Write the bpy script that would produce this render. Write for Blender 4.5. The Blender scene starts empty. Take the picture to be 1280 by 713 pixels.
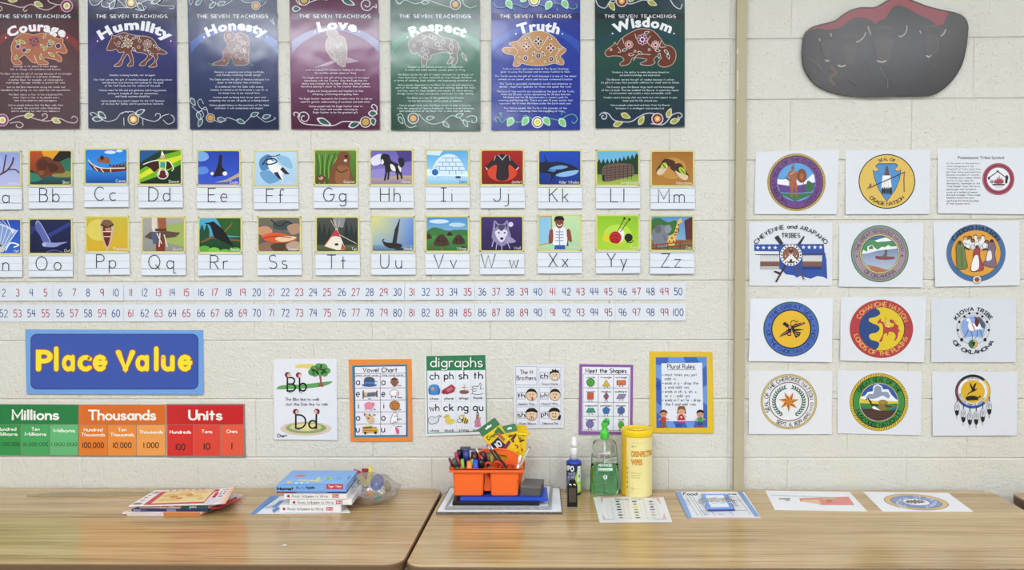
import bpy, bmesh, math, random
import numpy as np
from mathutils import Vector, Matrix
random.seed(7)
PI=math.pi
D=bpy.data; SC=bpy.context.scene; COL=SC.collection

# ---------------------------------------------------------------- camera
FPX=1040.0
CAMQ=(-.0374233,-.01608609,-.00310687)          # pitch, yaw, roll
CAM=np.array([1.74636,-2.84135,1.51414])
def cam_rows():
    p,y,r=CAMQ
    f=np.array([math.sin(y)*math.cos(p),math.cos(y)*math.cos(p),math.sin(p)])
    r0=np.array([math.cos(y),-math.sin(y),0.]); u0=np.cross(r0,f)
    return math.cos(r)*r0+math.sin(r)*u0, -math.sin(r)*r0+math.cos(r)*u0, f
RR,UU,FF=cam_rows()
cd=D.cameras.new('camera'); cam=D.objects.new('camera',cd); COL.objects.link(cam)
cd.sensor_width=36; cd.lens=36*FPX/1280; cd.clip_start=.05; cd.clip_end=60
M=Matrix.Identity(4)
for i in range(3): M[i][0]=RR[i]; M[i][1]=UU[i]; M[i][2]=-FF[i]; M[i][3]=CAM[i]
cam.matrix_world=M; SC.camera=cam

# ---------------------------------------------------------------- world, lamps, exposure
SC.view_settings.view_transform='Standard'; SC.view_settings.look='None'
SC.view_settings.gamma=1; SC.view_settings.use_curve_mapping=False
SC.view_settings.exposure=0.0
w=D.worlds.new('world'); SC.world=w; w.use_nodes=True
w.node_tree.nodes['Background'].inputs[0].default_value=(.8,.85,.9,1); w.node_tree.nodes['Background'].inputs[1].default_value=.2
Z0=2.2352; CEIL=Z0+5*.2032; ZT=.706; YF=-7.2; XL=-1.3; XR=5.7
LAMP_W=28.0
LAMPS=[(-.4,-2.25),(1.45,-2.25),(3.3,-2.25),(4.95,-2.25),(-.12,-3.5),(1.08,-3.5),(4.62,-3.95),(1.15,-6.3),(4.7,-6.3)]
LNAME=['nearest the wall at far left','nearest the wall, second from left','nearest the wall, third from left','nearest the wall at far right','in the middle of the room at left','in the middle of the room beside the left one','in the middle of the room at right','at the back of the room at left','at the back of the room at right']
def troffer_light(x,y,k=1.0):
    l=D.lights.new('troffer_lamp','AREA'); l.shape='RECTANGLE'; l.size=1.15; l.size_y=.55
    l.energy=LAMP_W*k; l.color=(.87,.925,1.0)
    o=D.objects.new('troffer_lamp',l); COL.objects.link(o); o.location=(x,y,CEIL-.02)
    return o
for (x,y) in LAMPS: troffer_light(x,y,.55 if y>-3 else 1.)

# ---------------------------------------------------------------- pixel -> place helpers
def back_a(x,y,Y=None,Z=None):
    x=np.asarray(x,float); y=np.asarray(y,float)
    d=((x-640)/FPX)[...,None]*RR+(-(y-356.5)/FPX)[...,None]*UU+FF
    t=(np.asarray(Y)-CAM[1])/d[...,1] if Z is None else (np.asarray(Z)-CAM[2])/d[...,2]
    return CAM+d*t[...,None]
def WP(x,y,Y=0.): return back_a(x,y,Y=Y)
def TP(x,y,h=0.): return back_a(x,y,Z=ZT+h)
def lin(c):
    c=c/255.
    return c/12.92 if c<=.04045 else ((c+.055)/1.055)**2.4
def hx(c,k=1.0):
    if isinstance(c,str):
        c=c.lstrip('#')
        if len(c)==3: c=''.join(q*2 for q in c)
        c=tuple(int(c[i:i+2],16) for i in(0,2,4))
    return tuple(min(.93,lin(v)*k) for v in c)+(1.,)

# ---------------------------------------------------------------- materials
MATS={}
def mat(name,color=None,rough=.5,metal=0.,coat=0.,trans=0.,ior=1.45,spec=.5,bump=None,alpha=None,sss=0):
    if name in MATS: return MATS[name]
    m=D.materials.new(name); m.use_nodes=True; nt=m.node_tree; b=nt.nodes['Principled BSDF']
    if color is not None: b.inputs['Base Color'].default_value=hx(color)
    b.inputs['Roughness'].default_value=rough; b.inputs['Metallic'].default_value=metal
    b.inputs['Coat Weight'].default_value=coat; b.inputs['Coat Roughness'].default_value=.12
    b.inputs['Transmission Weight'].default_value=trans; b.inputs['IOR'].default_value=ior
    b.inputs['Specular IOR Level'].default_value=spec
    if alpha is not None: b.inputs['Alpha'].default_value=alpha
    if bump:
        sc,st,ds=bump
        n=nt.nodes.new('ShaderNodeTexNoise'); n.inputs['Scale'].default_value=sc; n.inputs['Detail'].default_value=3
        g=nt.nodes.new('ShaderNodeNewGeometry'); nt.links.new(g.outputs['Position'],n.inputs['Vector'])
        bp=nt.nodes.new('ShaderNodeBump'); bp.inputs['Strength'].default_value=st; bp.inputs['Distance'].default_value=ds
        nt.links.new(n.outputs['Fac'],bp.inputs['Height']); nt.links.new(bp.outputs['Normal'],b.inputs['Normal'])
    MATS[name]=m; return m
def vcol(m):
    nt=m.node_tree; b=nt.nodes['Principled BSDF']
    a=nt.nodes.new('ShaderNodeVertexColor'); a.layer_name='Col'; nt.links.new(a.outputs['Color'],b.inputs['Base Color']); return m
PRINT=vcol(mat('printed_paper',rough=.6,spec=.3))
GLOSS=vcol(mat('laminated_print',rough=.14,spec=.7,bump=(3.6,.5,.007)))
LAMI=vcol(mat('laminated_sheet',rough=.2,spec=.5,bump=(24,.35,.002)))
PVC=vcol(mat('printed_plastic',rough=.35,spec=.5))

def noise_node(nt,vec,scale,detail=2,rough=.5,mapping=None):
    n=nt.nodes.new('ShaderNodeTexNoise'); n.inputs['Scale'].default_value=scale; n.inputs['Detail'].default_value=detail
    n.inputs['Roughness'].default_value=rough
    if mapping:
        mp=nt.nodes.new('ShaderNodeMapping'); mp.inputs['Scale'].default_value=mapping
        nt.links.new(vec,mp.inputs['Vector']); vec=mp.outputs[0]
    nt.links.new(vec,n.inputs['Vector']); return n
def ramp(nt,fac,stops):
    r=nt.nodes.new('ShaderNodeValToRGB'); nt.links.new(fac,r.inputs[0])
    e=r.color_ramp.elements
    while len(e)<len(stops): e.new(.5)
    for i,(p,c) in enumerate(stops): e[i].position=p; e[i].color=hx(c) if not isinstance(c,tuple) else c
    return r
def mk_block():
    m=mat('painted_block','#d9d6cb',rough=.33,spec=.6); nt=m.node_tree; b=nt.nodes['Principled BSDF']
    g=nt.nodes.new('ShaderNodeNewGeometry').outputs['Position']
    n1=noise_node(nt,g,95,4,.6); n2=noise_node(nt,g,48,3,.5)
    v=nt.nodes.new('ShaderNodeTexVoronoi'); v.inputs['Scale'].default_value=68; nt.links.new(g,v.inputs['Vector'])
    pit=nt.nodes.new('ShaderNodeMapRange'); pit.inputs[1].default_value=.0; pit.inputs[2].default_value=.2; pit.inputs[3].default_value=-.7; pit.inputs[4].default_value=0
    nt.links.new(v.outputs['Distance'],pit.inputs[0])
    a=nt.nodes.new('ShaderNodeMath'); a.operation='ADD'; nt.links.new(n1.outputs[0],a.inputs[0]); nt.links.new(n2.outputs[0],a.inputs[1])
    a2=nt.nodes.new('ShaderNodeMath'); a2.operation='ADD'; nt.links.new(a.outputs[0],a2.inputs[0]); nt.links.new(pit.outputs[0],a2.inputs[1])
    bp=nt.nodes.new('ShaderNodeBump'); bp.inputs['Strength'].default_value=.8; bp.inputs['Distance'].default_value=.0042
    nt.links.new(a2.outputs[0],bp.inputs['Height']); nt.links.new(bp.outputs[0],b.inputs['Normal'])
    n3=noise_node(nt,g,3,3); r=ramp(nt,n3.outputs[0],[(.3,'#d6d2c6'),(.7,'#dbd8ce')]); nt.links.new(r.outputs[0],b.inputs['Base Color'])
    return m
BLOCK=mk_block()
def mk_wood():
    m=mat('oak_laminate','#b09068',rough=.2,spec=.9); nt=m.node_tree; b=nt.nodes['Principled BSDF']
    g=nt.nodes.new('ShaderNodeNewGeometry').outputs['Position']
    warp=noise_node(nt,g,1.0,3,.6,(1.6,9,9))
    n1=noise_node(nt,g,1.0,6,.62,(2.0,105,105)); n2=noise_node(nt,g,1.0,4,.6,(7,260,260)); n3=noise_node(nt,g,1.0,2,.5,(1.0,22,22))
    mx=nt.nodes.new('ShaderNodeMixRGB'); mx.inputs[0].default_value=.4; nt.links.new(n1.outputs[0],mx.inputs[1]); nt.links.new(n3.outputs[0],mx.inputs[2])
    mx2=nt.nodes.new('ShaderNodeMixRGB'); mx2.inputs[0].default_value=.3; nt.links.new(mx.outputs[0],mx2.inputs[1]); nt.links.new(n2.outputs[0],mx2.inputs[2])
    r=ramp(nt,mx2.outputs[0],[(.37,'#83663f'),(.46,'#a98958'),(.53,'#bd9f70'),(.64,'#d0b587')])
    nt.links.new(r.outputs[0],b.inputs['Base Color'])
    return m
WOOD=mk_wood()
EDGE=mat('brown_edge_band','#6b5136',rough=.45)

# ---------------------------------------------------------------- mesh helpers
def link(name,me,parent=None,loc=None):
    o=D.objects.new(name,me); COL.objects.link(o)
    if loc is not None: o.location=loc
    if parent: o.parent=parent
    return o
def tag(o,label=None,cat=None,group=None,kind=None):
    if label: o['label']=label
    if cat: o['category']=cat
    if group: o['group']=group
    if kind: o['kind']=kind
    return o
def empty(name,loc,label,cat,group=None,rz=0):
    o=D.objects.new(name,None); o.empty_display_size=.02; COL.objects.link(o); o.location=loc; o.rotation_euler[2]=rz
    return tag(o,label,cat,group)
class MB:
    """collects shapes; build() links them as one mesh"""
    def __init__(s): s.v=[]; s.f=[]; s.c=[]; s.m=[]; s.sm=[]
    def add(s,vs,fs,col=None,mi=0,sm=False):
        k=len(s.v); s.v+= [tuple(p) for p in vs]; s.f+=[tuple(i+k for i in f) for f in fs]
        s.c+=[hx(col) if col is not None else (1,1,1,1)]*len(vs); s.m+=[mi]*len(fs); s.sm+=[sm]*len(fs); return s
    def box(s,x0,x1,y0,y1,z0,z1,**k):
        vs=[(x,y,z) for z in(z0,z1) for y in(y0,y1) for x in(x0,x1)]
        return s.add(vs,[(0,2,3,1),(4,5,7,6),(0,1,5,4),(2,6,7,3),(0,4,6,2),(1,3,7,5)],**k)
    def prism(s,pts,z0,z1,**k):
        n=len(pts); vs=[(p[0],p[1],z0) for p in pts]+[(p[0],p[1],z1) for p in pts]
        return s.add(vs,[tuple(range(n))[::-1],tuple(range(n,2*n))]+[(i,(i+1)%n,n+(i+1)%n,n+i) for i in range(n)],**k)
    def lathe(s,prof,cx=0,cy=0,n=28,ax=1.,ay=1.,cap=True,**k):
        vs=[(cx+r*ax*math.cos(2*PI*j/n),cy+r*ay*math.sin(2*PI*j/n),z) for r,z in prof for j in range(n)]
        fs=[(i*n+j,i*n+(j+1)%n,(i+1)*n+(j+1)%n,(i+1)*n+j) for i in range(len(prof)-1) for j in range(n)]
        if cap: fs+= [tuple(range(n))[::-1], tuple(range((len(prof)-1)*n,len(prof)*n))]
        k.setdefault('sm',True); return s.add(vs,fs,**k)
    def rod(s,p,q,r,r2=None,n=10,**k):
        p=Vector(p); q=Vector(q); d=(q-p).normalized(); a=d.orthogonal().normalized(); b=d.cross(a)
        r2=r if r2 is None else r2; vs=[]
        for c,rr in((p,r),(q,r2)): vs+=[c+a*rr*math.cos(2*PI*j/n)+b*rr*math.sin(2*PI*j/n) for j in range(n)]
        return s.add(vs,[(j,(j+1)%n,n+(j+1)%n,n+j) for j in range(n)]+[tuple(range(n))[::-1],tuple(range(n,2*n))],**k)
    def tube(s,pts,r,n=8,**k):
        pts=[Vector(p) for p in pts]; vs=[]; up=None
        for i,p in enumerate(pts):
            d=(pts[min(i+1,len(pts)-1)]-pts[max(i-1,0)]).normalized()
            a=d.orthogonal().normalized() if up is None else (up-d*up.dot(d)).normalized(); up=a; b=d.cross(a)
            vs+=[p+a*r*math.cos(2*PI*j/n)+b*r*math.sin(2*PI*j/n) for j in range(n)]
        m=len(pts); k.setdefault('sm',True)
        return s.add(vs,[(i*n+j,i*n+(j+1)%n,(i+1)*n+(j+1)%n,(i+1)*n+j) for i in range(m-1) for j in range(n)]+[tuple(range(n))[::-1],tuple(range((m-1)*n,m*n))],**k)
    def build(s,name,m,parent=None,loc=None,bevel=0,seg=2,local=None):
        vs=s.v
        if local is not None: vs=[(a-local[0],b-local[1],c-local[2]) for a,b,c in vs]
        me=D.meshes.new(name); me.from_pydata(vs,[],s.f)
        for q in(m if isinstance(m,(list,tuple)) else [m]): me.materials.append(q)
        me.polygons.foreach_set('material_index',s.m); me.polygons.foreach_set('use_smooth',s.sm)
        at=me.color_attributes.new('Col','FLOAT_COLOR','POINT'); at.data.foreach_set('color',np.array(s.c,dtype=np.float32).ravel())
        bm=bmesh.new(); bm.from_mesh(me); bmesh.ops.recalc_face_normals(bm,faces=bm.faces)
        if bevel:
            bmesh.ops.remove_doubles(bm,verts=bm.verts,dist=1e-6)
            eg=[e for e in bm.edges if len(e.link_faces)==2 and e.calc_face_angle(0)>.5]
            bmesh.ops.bevel(bm,geom=eg,offset=bevel,segments=seg,affect='EDGES',profile=.6)
        bm.to_mesh(me); bm.free(); me.update()
        return link(name,me,parent,loc)
def rrect(x0,y0,x1,y1,r,n=5):
    p=[]
    for cx,cy,a in((x1-r,y1-r,0),(x0+r,y1-r,90),(x0+r,y0+r,180),(x1-r,y0+r,270)):
        for i in range(n+1):
            t=math.radians(a+90*i/n); p.append((cx+r*math.cos(t),cy+r*math.sin(t)))
    return p

# ================================================================ SETTING
floor=MB().box(XL,XR,YF,.3,-.1,0).build('floor',mat('floor_tile','#8b8a87',rough=.4)); tag(floor,kind='structure')
ceil=MB().box(XL,XR,YF,.3,CEIL,CEIL+.1).build('ceiling',mat('ceiling_tile','#e9e9e7',rough=.9)); tag(ceil,kind='structure')
pw=mat('painted_wall','#dadad6',rough=.5)
for nm,b in(('wall_left',(XL-.12,XL,YF,.3,0,CEIL)),('wall_right',(XR,XR+.12,YF,.3,0,CEIL)),('wall_front',(XL,XR,YF-.12,YF,0,CEIL))):
    tag(MB().box(*b).build(nm,pw),kind='structure')
wall=tag(MB().box(XL,XR,.0045,.2,0,CEIL).build('wall_back',mat('painted_mortar','#d8d5ca',rough=.45)),kind='structure')
def block_mesh(w,h=.2032):
    # tooled joints: sharp lower arris, rounded upper one that catches the light, shallow ends
    c=.0020; d=.0048; dv=.0019; x0,x1,z0,z1=.0001,w-.0001,.0003,h-.0003; zb,zt=z0+.0020,z1-.0058
    vs=[(x0,d,z0),(x1,d,z0),(x1,d,z1),(x0,d,z1),(x0+c,0,zb),(x1-c,0,zb),(x1-c,0,zt),(x0+c,0,zt),(x0,dv,zb),(x1,dv,zb),(x1,dv,zt),(x0,dv,zt)]
    me=D.meshes.new('block'); me.from_pydata(vs,[],[(4,5,6,7),(0,1,5,4),(2,3,7,6),(8,4,7,11),(5,9,10,6),(0,4,8),(1,9,5),(2,6,10),(3,11,7),(0,8,11,3),(1,2,10,9)])
    me.materials.append(BLOCK); return me
BM={}
XJ=6*.4064
for k in range(-5,11):
    zb=Z0-(k+1)*.2032
    xs=[]
    off=0 if k%2==0 else .2032
    x=off-.4064*6
    edges=sorted(set([XL,XR,XJ]+[round(off+.4064*c,4) for c in range(-7,17) if XL<off+.4064*c<XR and abs(off+.4064*c-XJ)>.01]))
    for a,b in zip(edges,edges[1:]):
        wd=round(b-a,4)
        if wd<.02: continue
        if wd not in BM: BM[wd]=block_mesh(wd)
        link('block',BM[wd],wall,(a,0,zb))
# painted metal raceway running up the wall
p0=WP(918.6,400,-.02)[0]; p1=WP(931.2,400,-.02)[0]
mb=MB().box(p0,p1,-.02,-.0002,0,CEIL)
post=mb.build('trim_1',mat('beige_paint','#b4aa8b',rough=.45,bump=(60,.2,.001)),bevel=.002); tag(post,kind='structure')
chip=MB()
for z,h in((2.06,.07),(2.18,.02),(1.95,.012)): chip.add([(p0+.0022,-.0204,z),(p0+.005,-.0204,z+.004),(p0+.0045,-.0204,z+h),(p0+.0022,-.0204,z+h*.9)],[(0,1,2,3)])
chip.build('paint_chip',mat('chipped_white','#e6e2d6'),post)
for (x,y),ln in zip(LAMPS,LNAME):
    r=empty('ceiling_light',(x,y,CEIL-.016),'flat ceiling light panel '+ln,'light','ceiling light panels')
    MB().box(-.61,.61,-.31,-.29,-.004,.016).box(-.61,.61,.29,.31,-.004,.016).box(-.61,-.59,-.29,.29,-.004,.016).box(.59,.61,-.29,.29,-.004,.016).build('frame',mat('white_metal','#e8e8e6',rough=.4),r)
    em=mat('diffuser_glow'); nt=em.node_tree; b=nt.nodes['Principled BSDF']; b.inputs['Emission Color'].default_value=(.95,.98,1,1); b.inputs['Emission Strength'].default_value=6
    MB().box(-.59,.59,-.29,.29,.008,.012).build('diffuser',em,r)

# ================================================================ TABLES
def table(name_lab,x0,x1,y0,y1,rz=0,shear=.052):
    """top with rounded corners, rubber edge band and folding legs"""
    cx,cy=(x0+x1)/2,(y0+y1)/2; w,d=(x1-x0)/2,(y1-y0)/2
    r=empty('folding_table',(cx,cy,0),name_lab,'table',rz=rz)
    sh=lambda pts:[(x+shear*y,y) for x,y in pts]
    MB().prism(sh(rrect(-w+.003,-d+.003,w-.003,d-.003,.045,8)),ZT-.026,ZT).build('tabletop',WOOD,r)
    P=sh(rrect(-w,-d,w,d,.048,8)); Q=sh(rrect(-w+.0032,-d+.0032,w-.0032,d-.0032,.045,8)); n=len(P)
    prof=[(0,ZT-.0005),(1,ZT-.0035),(1,ZT-.026),(0,ZT-.030)]
    vs=[]
    for t,z in prof:
        for i in range(n): vs.append(((P if t else Q)[i][0],(P if t else Q)[i][1],z))
    MB().add(vs,[(k*n+i,k*n+(i+1)%n,(k+1)*n+(i+1)%n,(k+1)*n+i) for k in range(3) for i in range(n)]).build('edge_band',EDGE,r)
    dm=mat('black_metal','#161514',rough=.45)
    MB().box(-w+.06,w-.06,-d+.05,-d+.07,ZT-.09,ZT-.031).box(-w+.06,w-.06,d-.07,d-.05,ZT-.09,ZT-.031).box(-w+.06,-w+.08,-d+.07,d-.07,ZT-.09,ZT-.031).box(w-.08,w-.06,-d+.07,d-.07,ZT-.09,ZT-.031).build('apron',dm,r)
    for sx in(-1,1):
        for sy in(-1,1):
            MB().rod((sx*(w-.12),sy*(d-.1),0),(sx*(w-.12),sy*(d-.1),ZT-.031),.014,n=12,sm=True).build('leg',dm,r)
    return r,cx,cy
a=TP(556,610); b=TP(503.5,704.5)
tabL=table('wood-grain folding table on the left, under the stack of books',1.4425-1.829,1.4425,-.712,-.0045)[0]
c=TP(1240,617.3)
tabR=table('wood-grain folding table at centre and right, carrying the orange caddy',1.4485,3.302,-.727,-.012,rz=-.002)[0]
t3=TP(1266,622)
tab3=table('wood-grain folding table mostly cut off at the right edge of the photo',t3[0],t3[0]+1.829,-.79,-.035)[0]
# chipped strip of edging along the back of the left table
pts=[(34,619.6),(60,620.2),(100,619.6),(135,619.2),(165,618.2),(190,617.6),(202,616.6),(200,613.6),(175,615.0),(150,614.6),(120,615.4),(92,615.2),(60,616.4)]
mb=MB(); W=[TP(x,y,.004) for x,y in pts]; mb.prism([(p[0],min(p[1],-.006)) for p in W],ZT+.0003,ZT+.0045)
st=mb.build('edging_strip',mat('splintered_edging','#a8977a',rough=.8,bump=(120,.8,.004)))
tag(st,'splintered strip of pale edging lying along the back of the left table','edging strip')
# grey metal radiator cover seen through the gap between the tables
mb=MB().box(3.335,5.6,-.031,-.001,0,.63)
cb=mb.build('radiator_cover',mat('grey_enamel','#7b8078',rough=.4),bevel=.003)
tag(cb,'flat grey metal cover along the wall behind the gap beside the right tables','radiator cover')
for i in range(21):
    MB().box(3.38+.1*i,3.45+.1*i,-.0335,-.0312,.585,.595).build('slot',mat('black_metal'),cb)
# ================================================================ LETTERING: a stroke alphabet (cap height 10)
def ac(cx,cy,rx,ry,s,e,n=8):
    return [(cx+rx*math.cos(math.radians(s+(e-s)*i/n)),cy+ry*math.sin(math.radians(s+(e-s)*i/n))) for i in range(n+1)]
G={
'A':(7,[[(0,0),(3.5,10),(7,0)],[(1.2,3.6),(5.8,3.6)]]),
'B':(6,[[(0,5.2),(3.2,5.2)]+ac(3.2,2.6,2.8,2.6,90,-90)+[(0,0),(0,10),(3,10)]+ac(3,7.6,2.4,2.4,90,-90)]),
'C':(7.4,[ac(4,5,4,5,45,315,12)]),
'D':(7,[[(0,0),(0,10),(2.5,10)]+ac(2.5,5,4.5,5,90,-90,10)+[(0,0)]]),
'E':(5.5,[[(5.5,10),(0,10),(0,0),(5.5,0)],[(0,5.2),(4.6,5.2)]]),
'F':(5.5,[[(5.5,10),(0,10),(0,0)],[(0,5.2),(4.6,5.2)]]),
'G':(8,[ac(4,5,4,5,48,360,12)+[(4.6,5)]]),
'H':(6.4,[[(0,0),(0,10)],[(6.4,0),(6.4,10)],[(0,5.2),(6.4,5.2)]]),
'I':(4.4,[[(0,10),(4.4,10)],[(2.2,10),(2.2,0)],[(0,0),(4.4,0)]]),
'J':(5,[[(5,10),(5,2.6)]+ac(2.5,2.6,2.5,2.6,0,-170,7)]),
'K':(6.2,[[(0,10),(0,0)],[(5.8,10),(0,4.4)],[(1.8,6),(6.2,0)]]),
'L':(5.2,[[(0,10),(0,0),(5.2,0)]]),
'M':(8,[[(0,0),(0,10),(4,2.5),(8,10),(8,0)]]),
'N':(6.6,[[(0,0),(0,10),(6.6,0),(6.6,10)]]),
'O':(8.4,[ac(4.2,5,4.2,5,90,450,16)]),
'P':(5.8,[[(0,0),(0,10),(3,10)]+ac(3,7.4,2.8,2.6,90,-90)+[(0,4.8)]]),
'Q':(8.4,[ac(4.2,5,4.2,5,90,450,16),[(5,3),(8.2,-.6)]]),
'R':(6,[[(0,0),(0,10),(3,10)]+ac(3,7.5,2.7,2.5,90,-90)+[(0,5)],[(2.8,5),(6,0)]]),
'S':(5.8,[ac(2.9,7.5,2.7,2.5,35,270,8)+ac(2.9,2.5,2.9,2.5,90,-145,8)[1:]]),
'T':(6.6,[[(0,10),(6.6,10)],[(3.3,10),(3.3,0)]]),
'U':(6.2,[[(0,10),(0,3.1)]+ac(3.1,3.1,3.1,3.1,180,360)+[(6.2,10)]]),
'V':(7,[[(0,10),(3.5,0),(7,10)]]),
'W':(10.4,[[(0,10),(2.8,0),(5.2,9),(7.6,0),(10.4,10)]]),
'X':(6.2,[[(0,10),(6.2,0)],[(6.2,10),(0,0)]]),
'Y':(6.4,[[(0,10),(3.2,5),(6.4,10)],[(3.2,5),(3.2,0)]]),
'Z':(6.2,[[(0,10),(6.2,10),(0,0),(6.2,0)]]),
'a':(5,[ac(2.4,2.9,2.4,2.9,40,320,10),[(4.9,5.9),(4.9,0)]]),
'b':(5,[[(0,10),(0,0)],ac(2.5,2.9,2.5,2.9,150,-150,10)]),
'c':(4.4,[ac(2.7,2.9,2.7,2.9,48,312,9)]),
'd':(5,[ac(2.5,2.9,2.5,2.9,35,325,10),[(5,10),(5,0)]]),
'e':(5,[[(.1,3.1),(4.9,3.1)]+ac(2.5,3,2.4,3,0,312,10)]),
'f':(3.6,[ac(2.6,8.2,1.5,1.8,30,180,5)+[(1.1,0)],[(0,5.6),(3,5.6)]]),
'g':(5,[ac(2.5,3,2.5,2.9,35,325,10),[(5,5.9),(5,-1.6)]+ac(2.6,-1.6,2.4,1.9,0,-155,6)]),
'h':(4.6,[[(0,10),(0,0)],[(0,3.4)]+ac(2.3,3.6,2.3,2.3,165,0,7)+[(4.6,0)]]),
'i':(.6,[[(.3,5.8),(.3,0)],[(.3,8),(.3,8.5)]]),
'j':(2.6,[[(2.3,5.8),(2.3,-1.6)]+ac(.4,-1.6,1.9,1.9,0,-120,5),[(2.3,8),(2.3,8.5)]]),
'k':(4.2,[[(0,10),(0,0)],[(4,6),(0,2.6)],[(1.3,3.7),(4.2,0)]]),
'l':(.6,[[(.3,10),(.3,0)]]),
'm':(7.6,[[(0,5.8),(0,0)],[(0,3.6)]+ac(1.9,4,1.9,1.8,165,0,6)+[(3.8,0)],[(3.8,3.6)]+ac(5.7,4,1.9,1.8,165,0,6)+[(7.6,0)]]),
'n':(4.4,[[(0,5.8),(0,0)],[(0,3.4)]+ac(2.2,3.6,2.2,2.2,165,0,7)+[(4.4,0)]]),
'o':(5.2,[ac(2.6,2.9,2.6,2.9,90,450,12)]),
'p':(5,[[(0,5.8),(0,-3.6)],ac(2.5,2.9,2.5,2.9,150,-150,10)]),
'q':(5.4,[ac(2.5,3,2.5,2.9,35,325,10),[(5,5.9),(5,-3),(5.8,-3.6),(7,-3.3)]]),
'r':(3.2,[[(0,5.8),(0,0)],[(0,3.6)]+ac(2.2,3.8,2.2,2.1,165,60,5)]),
's':(4,[ac(2,4.4,1.8,1.5,35,265,6)+ac(2,1.5,2,1.5,88,-145,6)[1:]]),
't':(3.6,[[(1.6,9),(1.6,0)],[(0,5.8),(3.4,5.8)]]),
'u':(4.4,[[(0,5.8),(0,2.2)]+ac(2.2,2.2,2.2,2.2,180,360,7)+[(4.4,5.8)],[(4.4,2),(4.4,0)]]),
'v':(4.6,[[(0,5.8),(2.3,0),(4.6,5.8)]]),
'w':(6.8,[[(0,5.8),(1.8,0),(3.4,5),(5,0),(6.8,5.8)]]),
'x':(4.4,[[(0,5.8),(4.4,0)],[(4.4,5.8),(0,0)]]),
'y':(4.6,[[(0,5.8),(2.4,0)],[(4.6,5.8),(1.2,-3.4)]]),
'z':(4.4,[[(0,5.8),(4.4,5.8),(0,0),(4.4,0)]]),
'0':(5.6,[ac(2.8,5,2.8,5,90,450,14)]),
'1':(1,[[(.5,10),(.5,0)]]),
'2':(5.2,[ac(2.6,7.4,2.5,2.6,165,-30,7)+[(0,0),(5.2,0)]]),
'3':(5,[ac(2.3,7.6,2.4,2.4,150,-80,7)+ac(2.3,2.6,2.7,2.6,88,-150,8)[1:]]),
'4':(5.6,[[(3.6,10),(3.6,10)],[(1,10),(.2,4.4),(5.6,4.4)],[(4.1,10),(4.1,0)]]),
'5':(5,[[(4.8,10),(.5,10),(.3,5.6)]+ac(2.3,3.1,2.7,3.1,115,-145,9)]),
'6':(5,[[(3.6,10)]+ac(3.2,3.6,3.0,6,118,180,4)+ac(2.6,2.8,2.5,2.8,180,525,12)]),
'7':(5.2,[[(0,10),(5.2,10),(1.8,0)]]),
'8':(5,[ac(2.5,7.6,2.1,2.4,-90,270,10),ac(2.5,2.6,2.6,2.6,90,450,12)]),
'9':(5,[ac(2.5,7.2,2.4,2.8,20,340,10),[(4.9,9.6),(4.9,0)]]),
',':(1,[[(.7,.6),(.2,-1.4)]]), '.':(1,[[(.5,0),(.5,.7)]]), '-':(3,[[(0,4),(3,4)]]), '!':(1,[[(.5,10),(.5,3)],[(.5,.6),(.5,0)]]),
"'":(1,[[(.5,10),(.5,8)]]), ':':(1,[[(.5,0),(.5,.7)],[(.5,4.6),(.5,5.3)]]), '"':(2,[[(.2,10),(.2,8)],[(1.8,10),(1.8,8)]]),
'*':(3,[ac(1.5,5,1.2,1.2,0,360,6)]), ' ':(2.6,[]),
}
def stroke(pts,w,rnd=False):
    """mitred ribbon polygons along pts"""
    P=[]
    for p in pts:
        if not P or abs(p[0]-P[-1][0])+abs(p[1]-P[-1][1])>1e-5: P.append(p)
    if len(P)<2:
        if P: x,y=P[0]; return [[(x+w/2*math.cos(t*PI/4),y+w/2*math.sin(t*PI/4)) for t in range(8)]]
        return []
    closed=abs(P[0][0]-P[-1][0])+abs(P[0][1]-P[-1][1])<1e-4 and len(P)>3
    n=len(P); Lf=[];Rt=[]
    for i in range(n):
        a=P[i-1] if i>0 else (P[-2] if closed else None); b=P[i+1] if i<n-1 else (P[1] if closed else None); p=P[i]
        def nd(u,v):
            dx,dy=v[0]-u[0],v[1]-u[1]; l=math.hypot(dx,dy) or 1; return dx/l,dy/l
        if a is None: d=nd(p,b); k=1
        elif b is None: d=nd(a,p); k=1
        else:
            d1=nd(a,p); d2=nd(p,b); d=(d1[0]+d2[0],d1[1]+d2[1]); l=math.hypot(*d)
            if l<.2: d=d1; k=1
            else: d=(d[0]/l,d[1]/l); k=min(1.7,1/max(.35,d[0]*d1[0]+d[1]*d1[1]))
        nx,ny=-d[1]*w/2*k,d[0]*w/2*k
        Lf.append((p[0]+nx,p[1]+ny)); Rt.append((p[0]-nx,p[1]-ny))
    out=[[Lf[i],Lf[i+1],Rt[i+1],Rt[i]] for i in range(n-1)]
    if rnd and not closed:
        for x,y in(P[0],P[-1]): out.append([(x+w/2*math.cos(t*PI/5),y+w/2*math.sin(t*PI/5)) for t in range(10)])
    if rnd:
        for i in range(1,n-1):
            d=(P[i][0]-P[i-1][0])*(P[i+1][0]-P[i][0])+(P[i][1]-P[i-1][1])*(P[i+1][1]-P[i][1])
            l=math.hypot(P[i][0]-P[i-1][0],P[i][1]-P[i-1][1])*math.hypot(P[i+1][0]-P[i][0],P[i+1][1]-P[i][1])
            if d<.8*l: out.append([(P[i][0]+w/2*math.cos(t*PI/5),P[i][1]+w/2*math.sin(t*PI/5)) for t in range(10)])
    return out
SG={}
def sglyph(ch,w,rnd):
    k=(ch,round(w,3),rnd)
    if k not in SG:
        g=G.get(ch) or G.get(ch.upper()) or G['-']
        SG[k]=(g[0],[q for s in g[1] for q in stroke(s,w,rnd)])
    return SG[k]
BG={}
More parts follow.
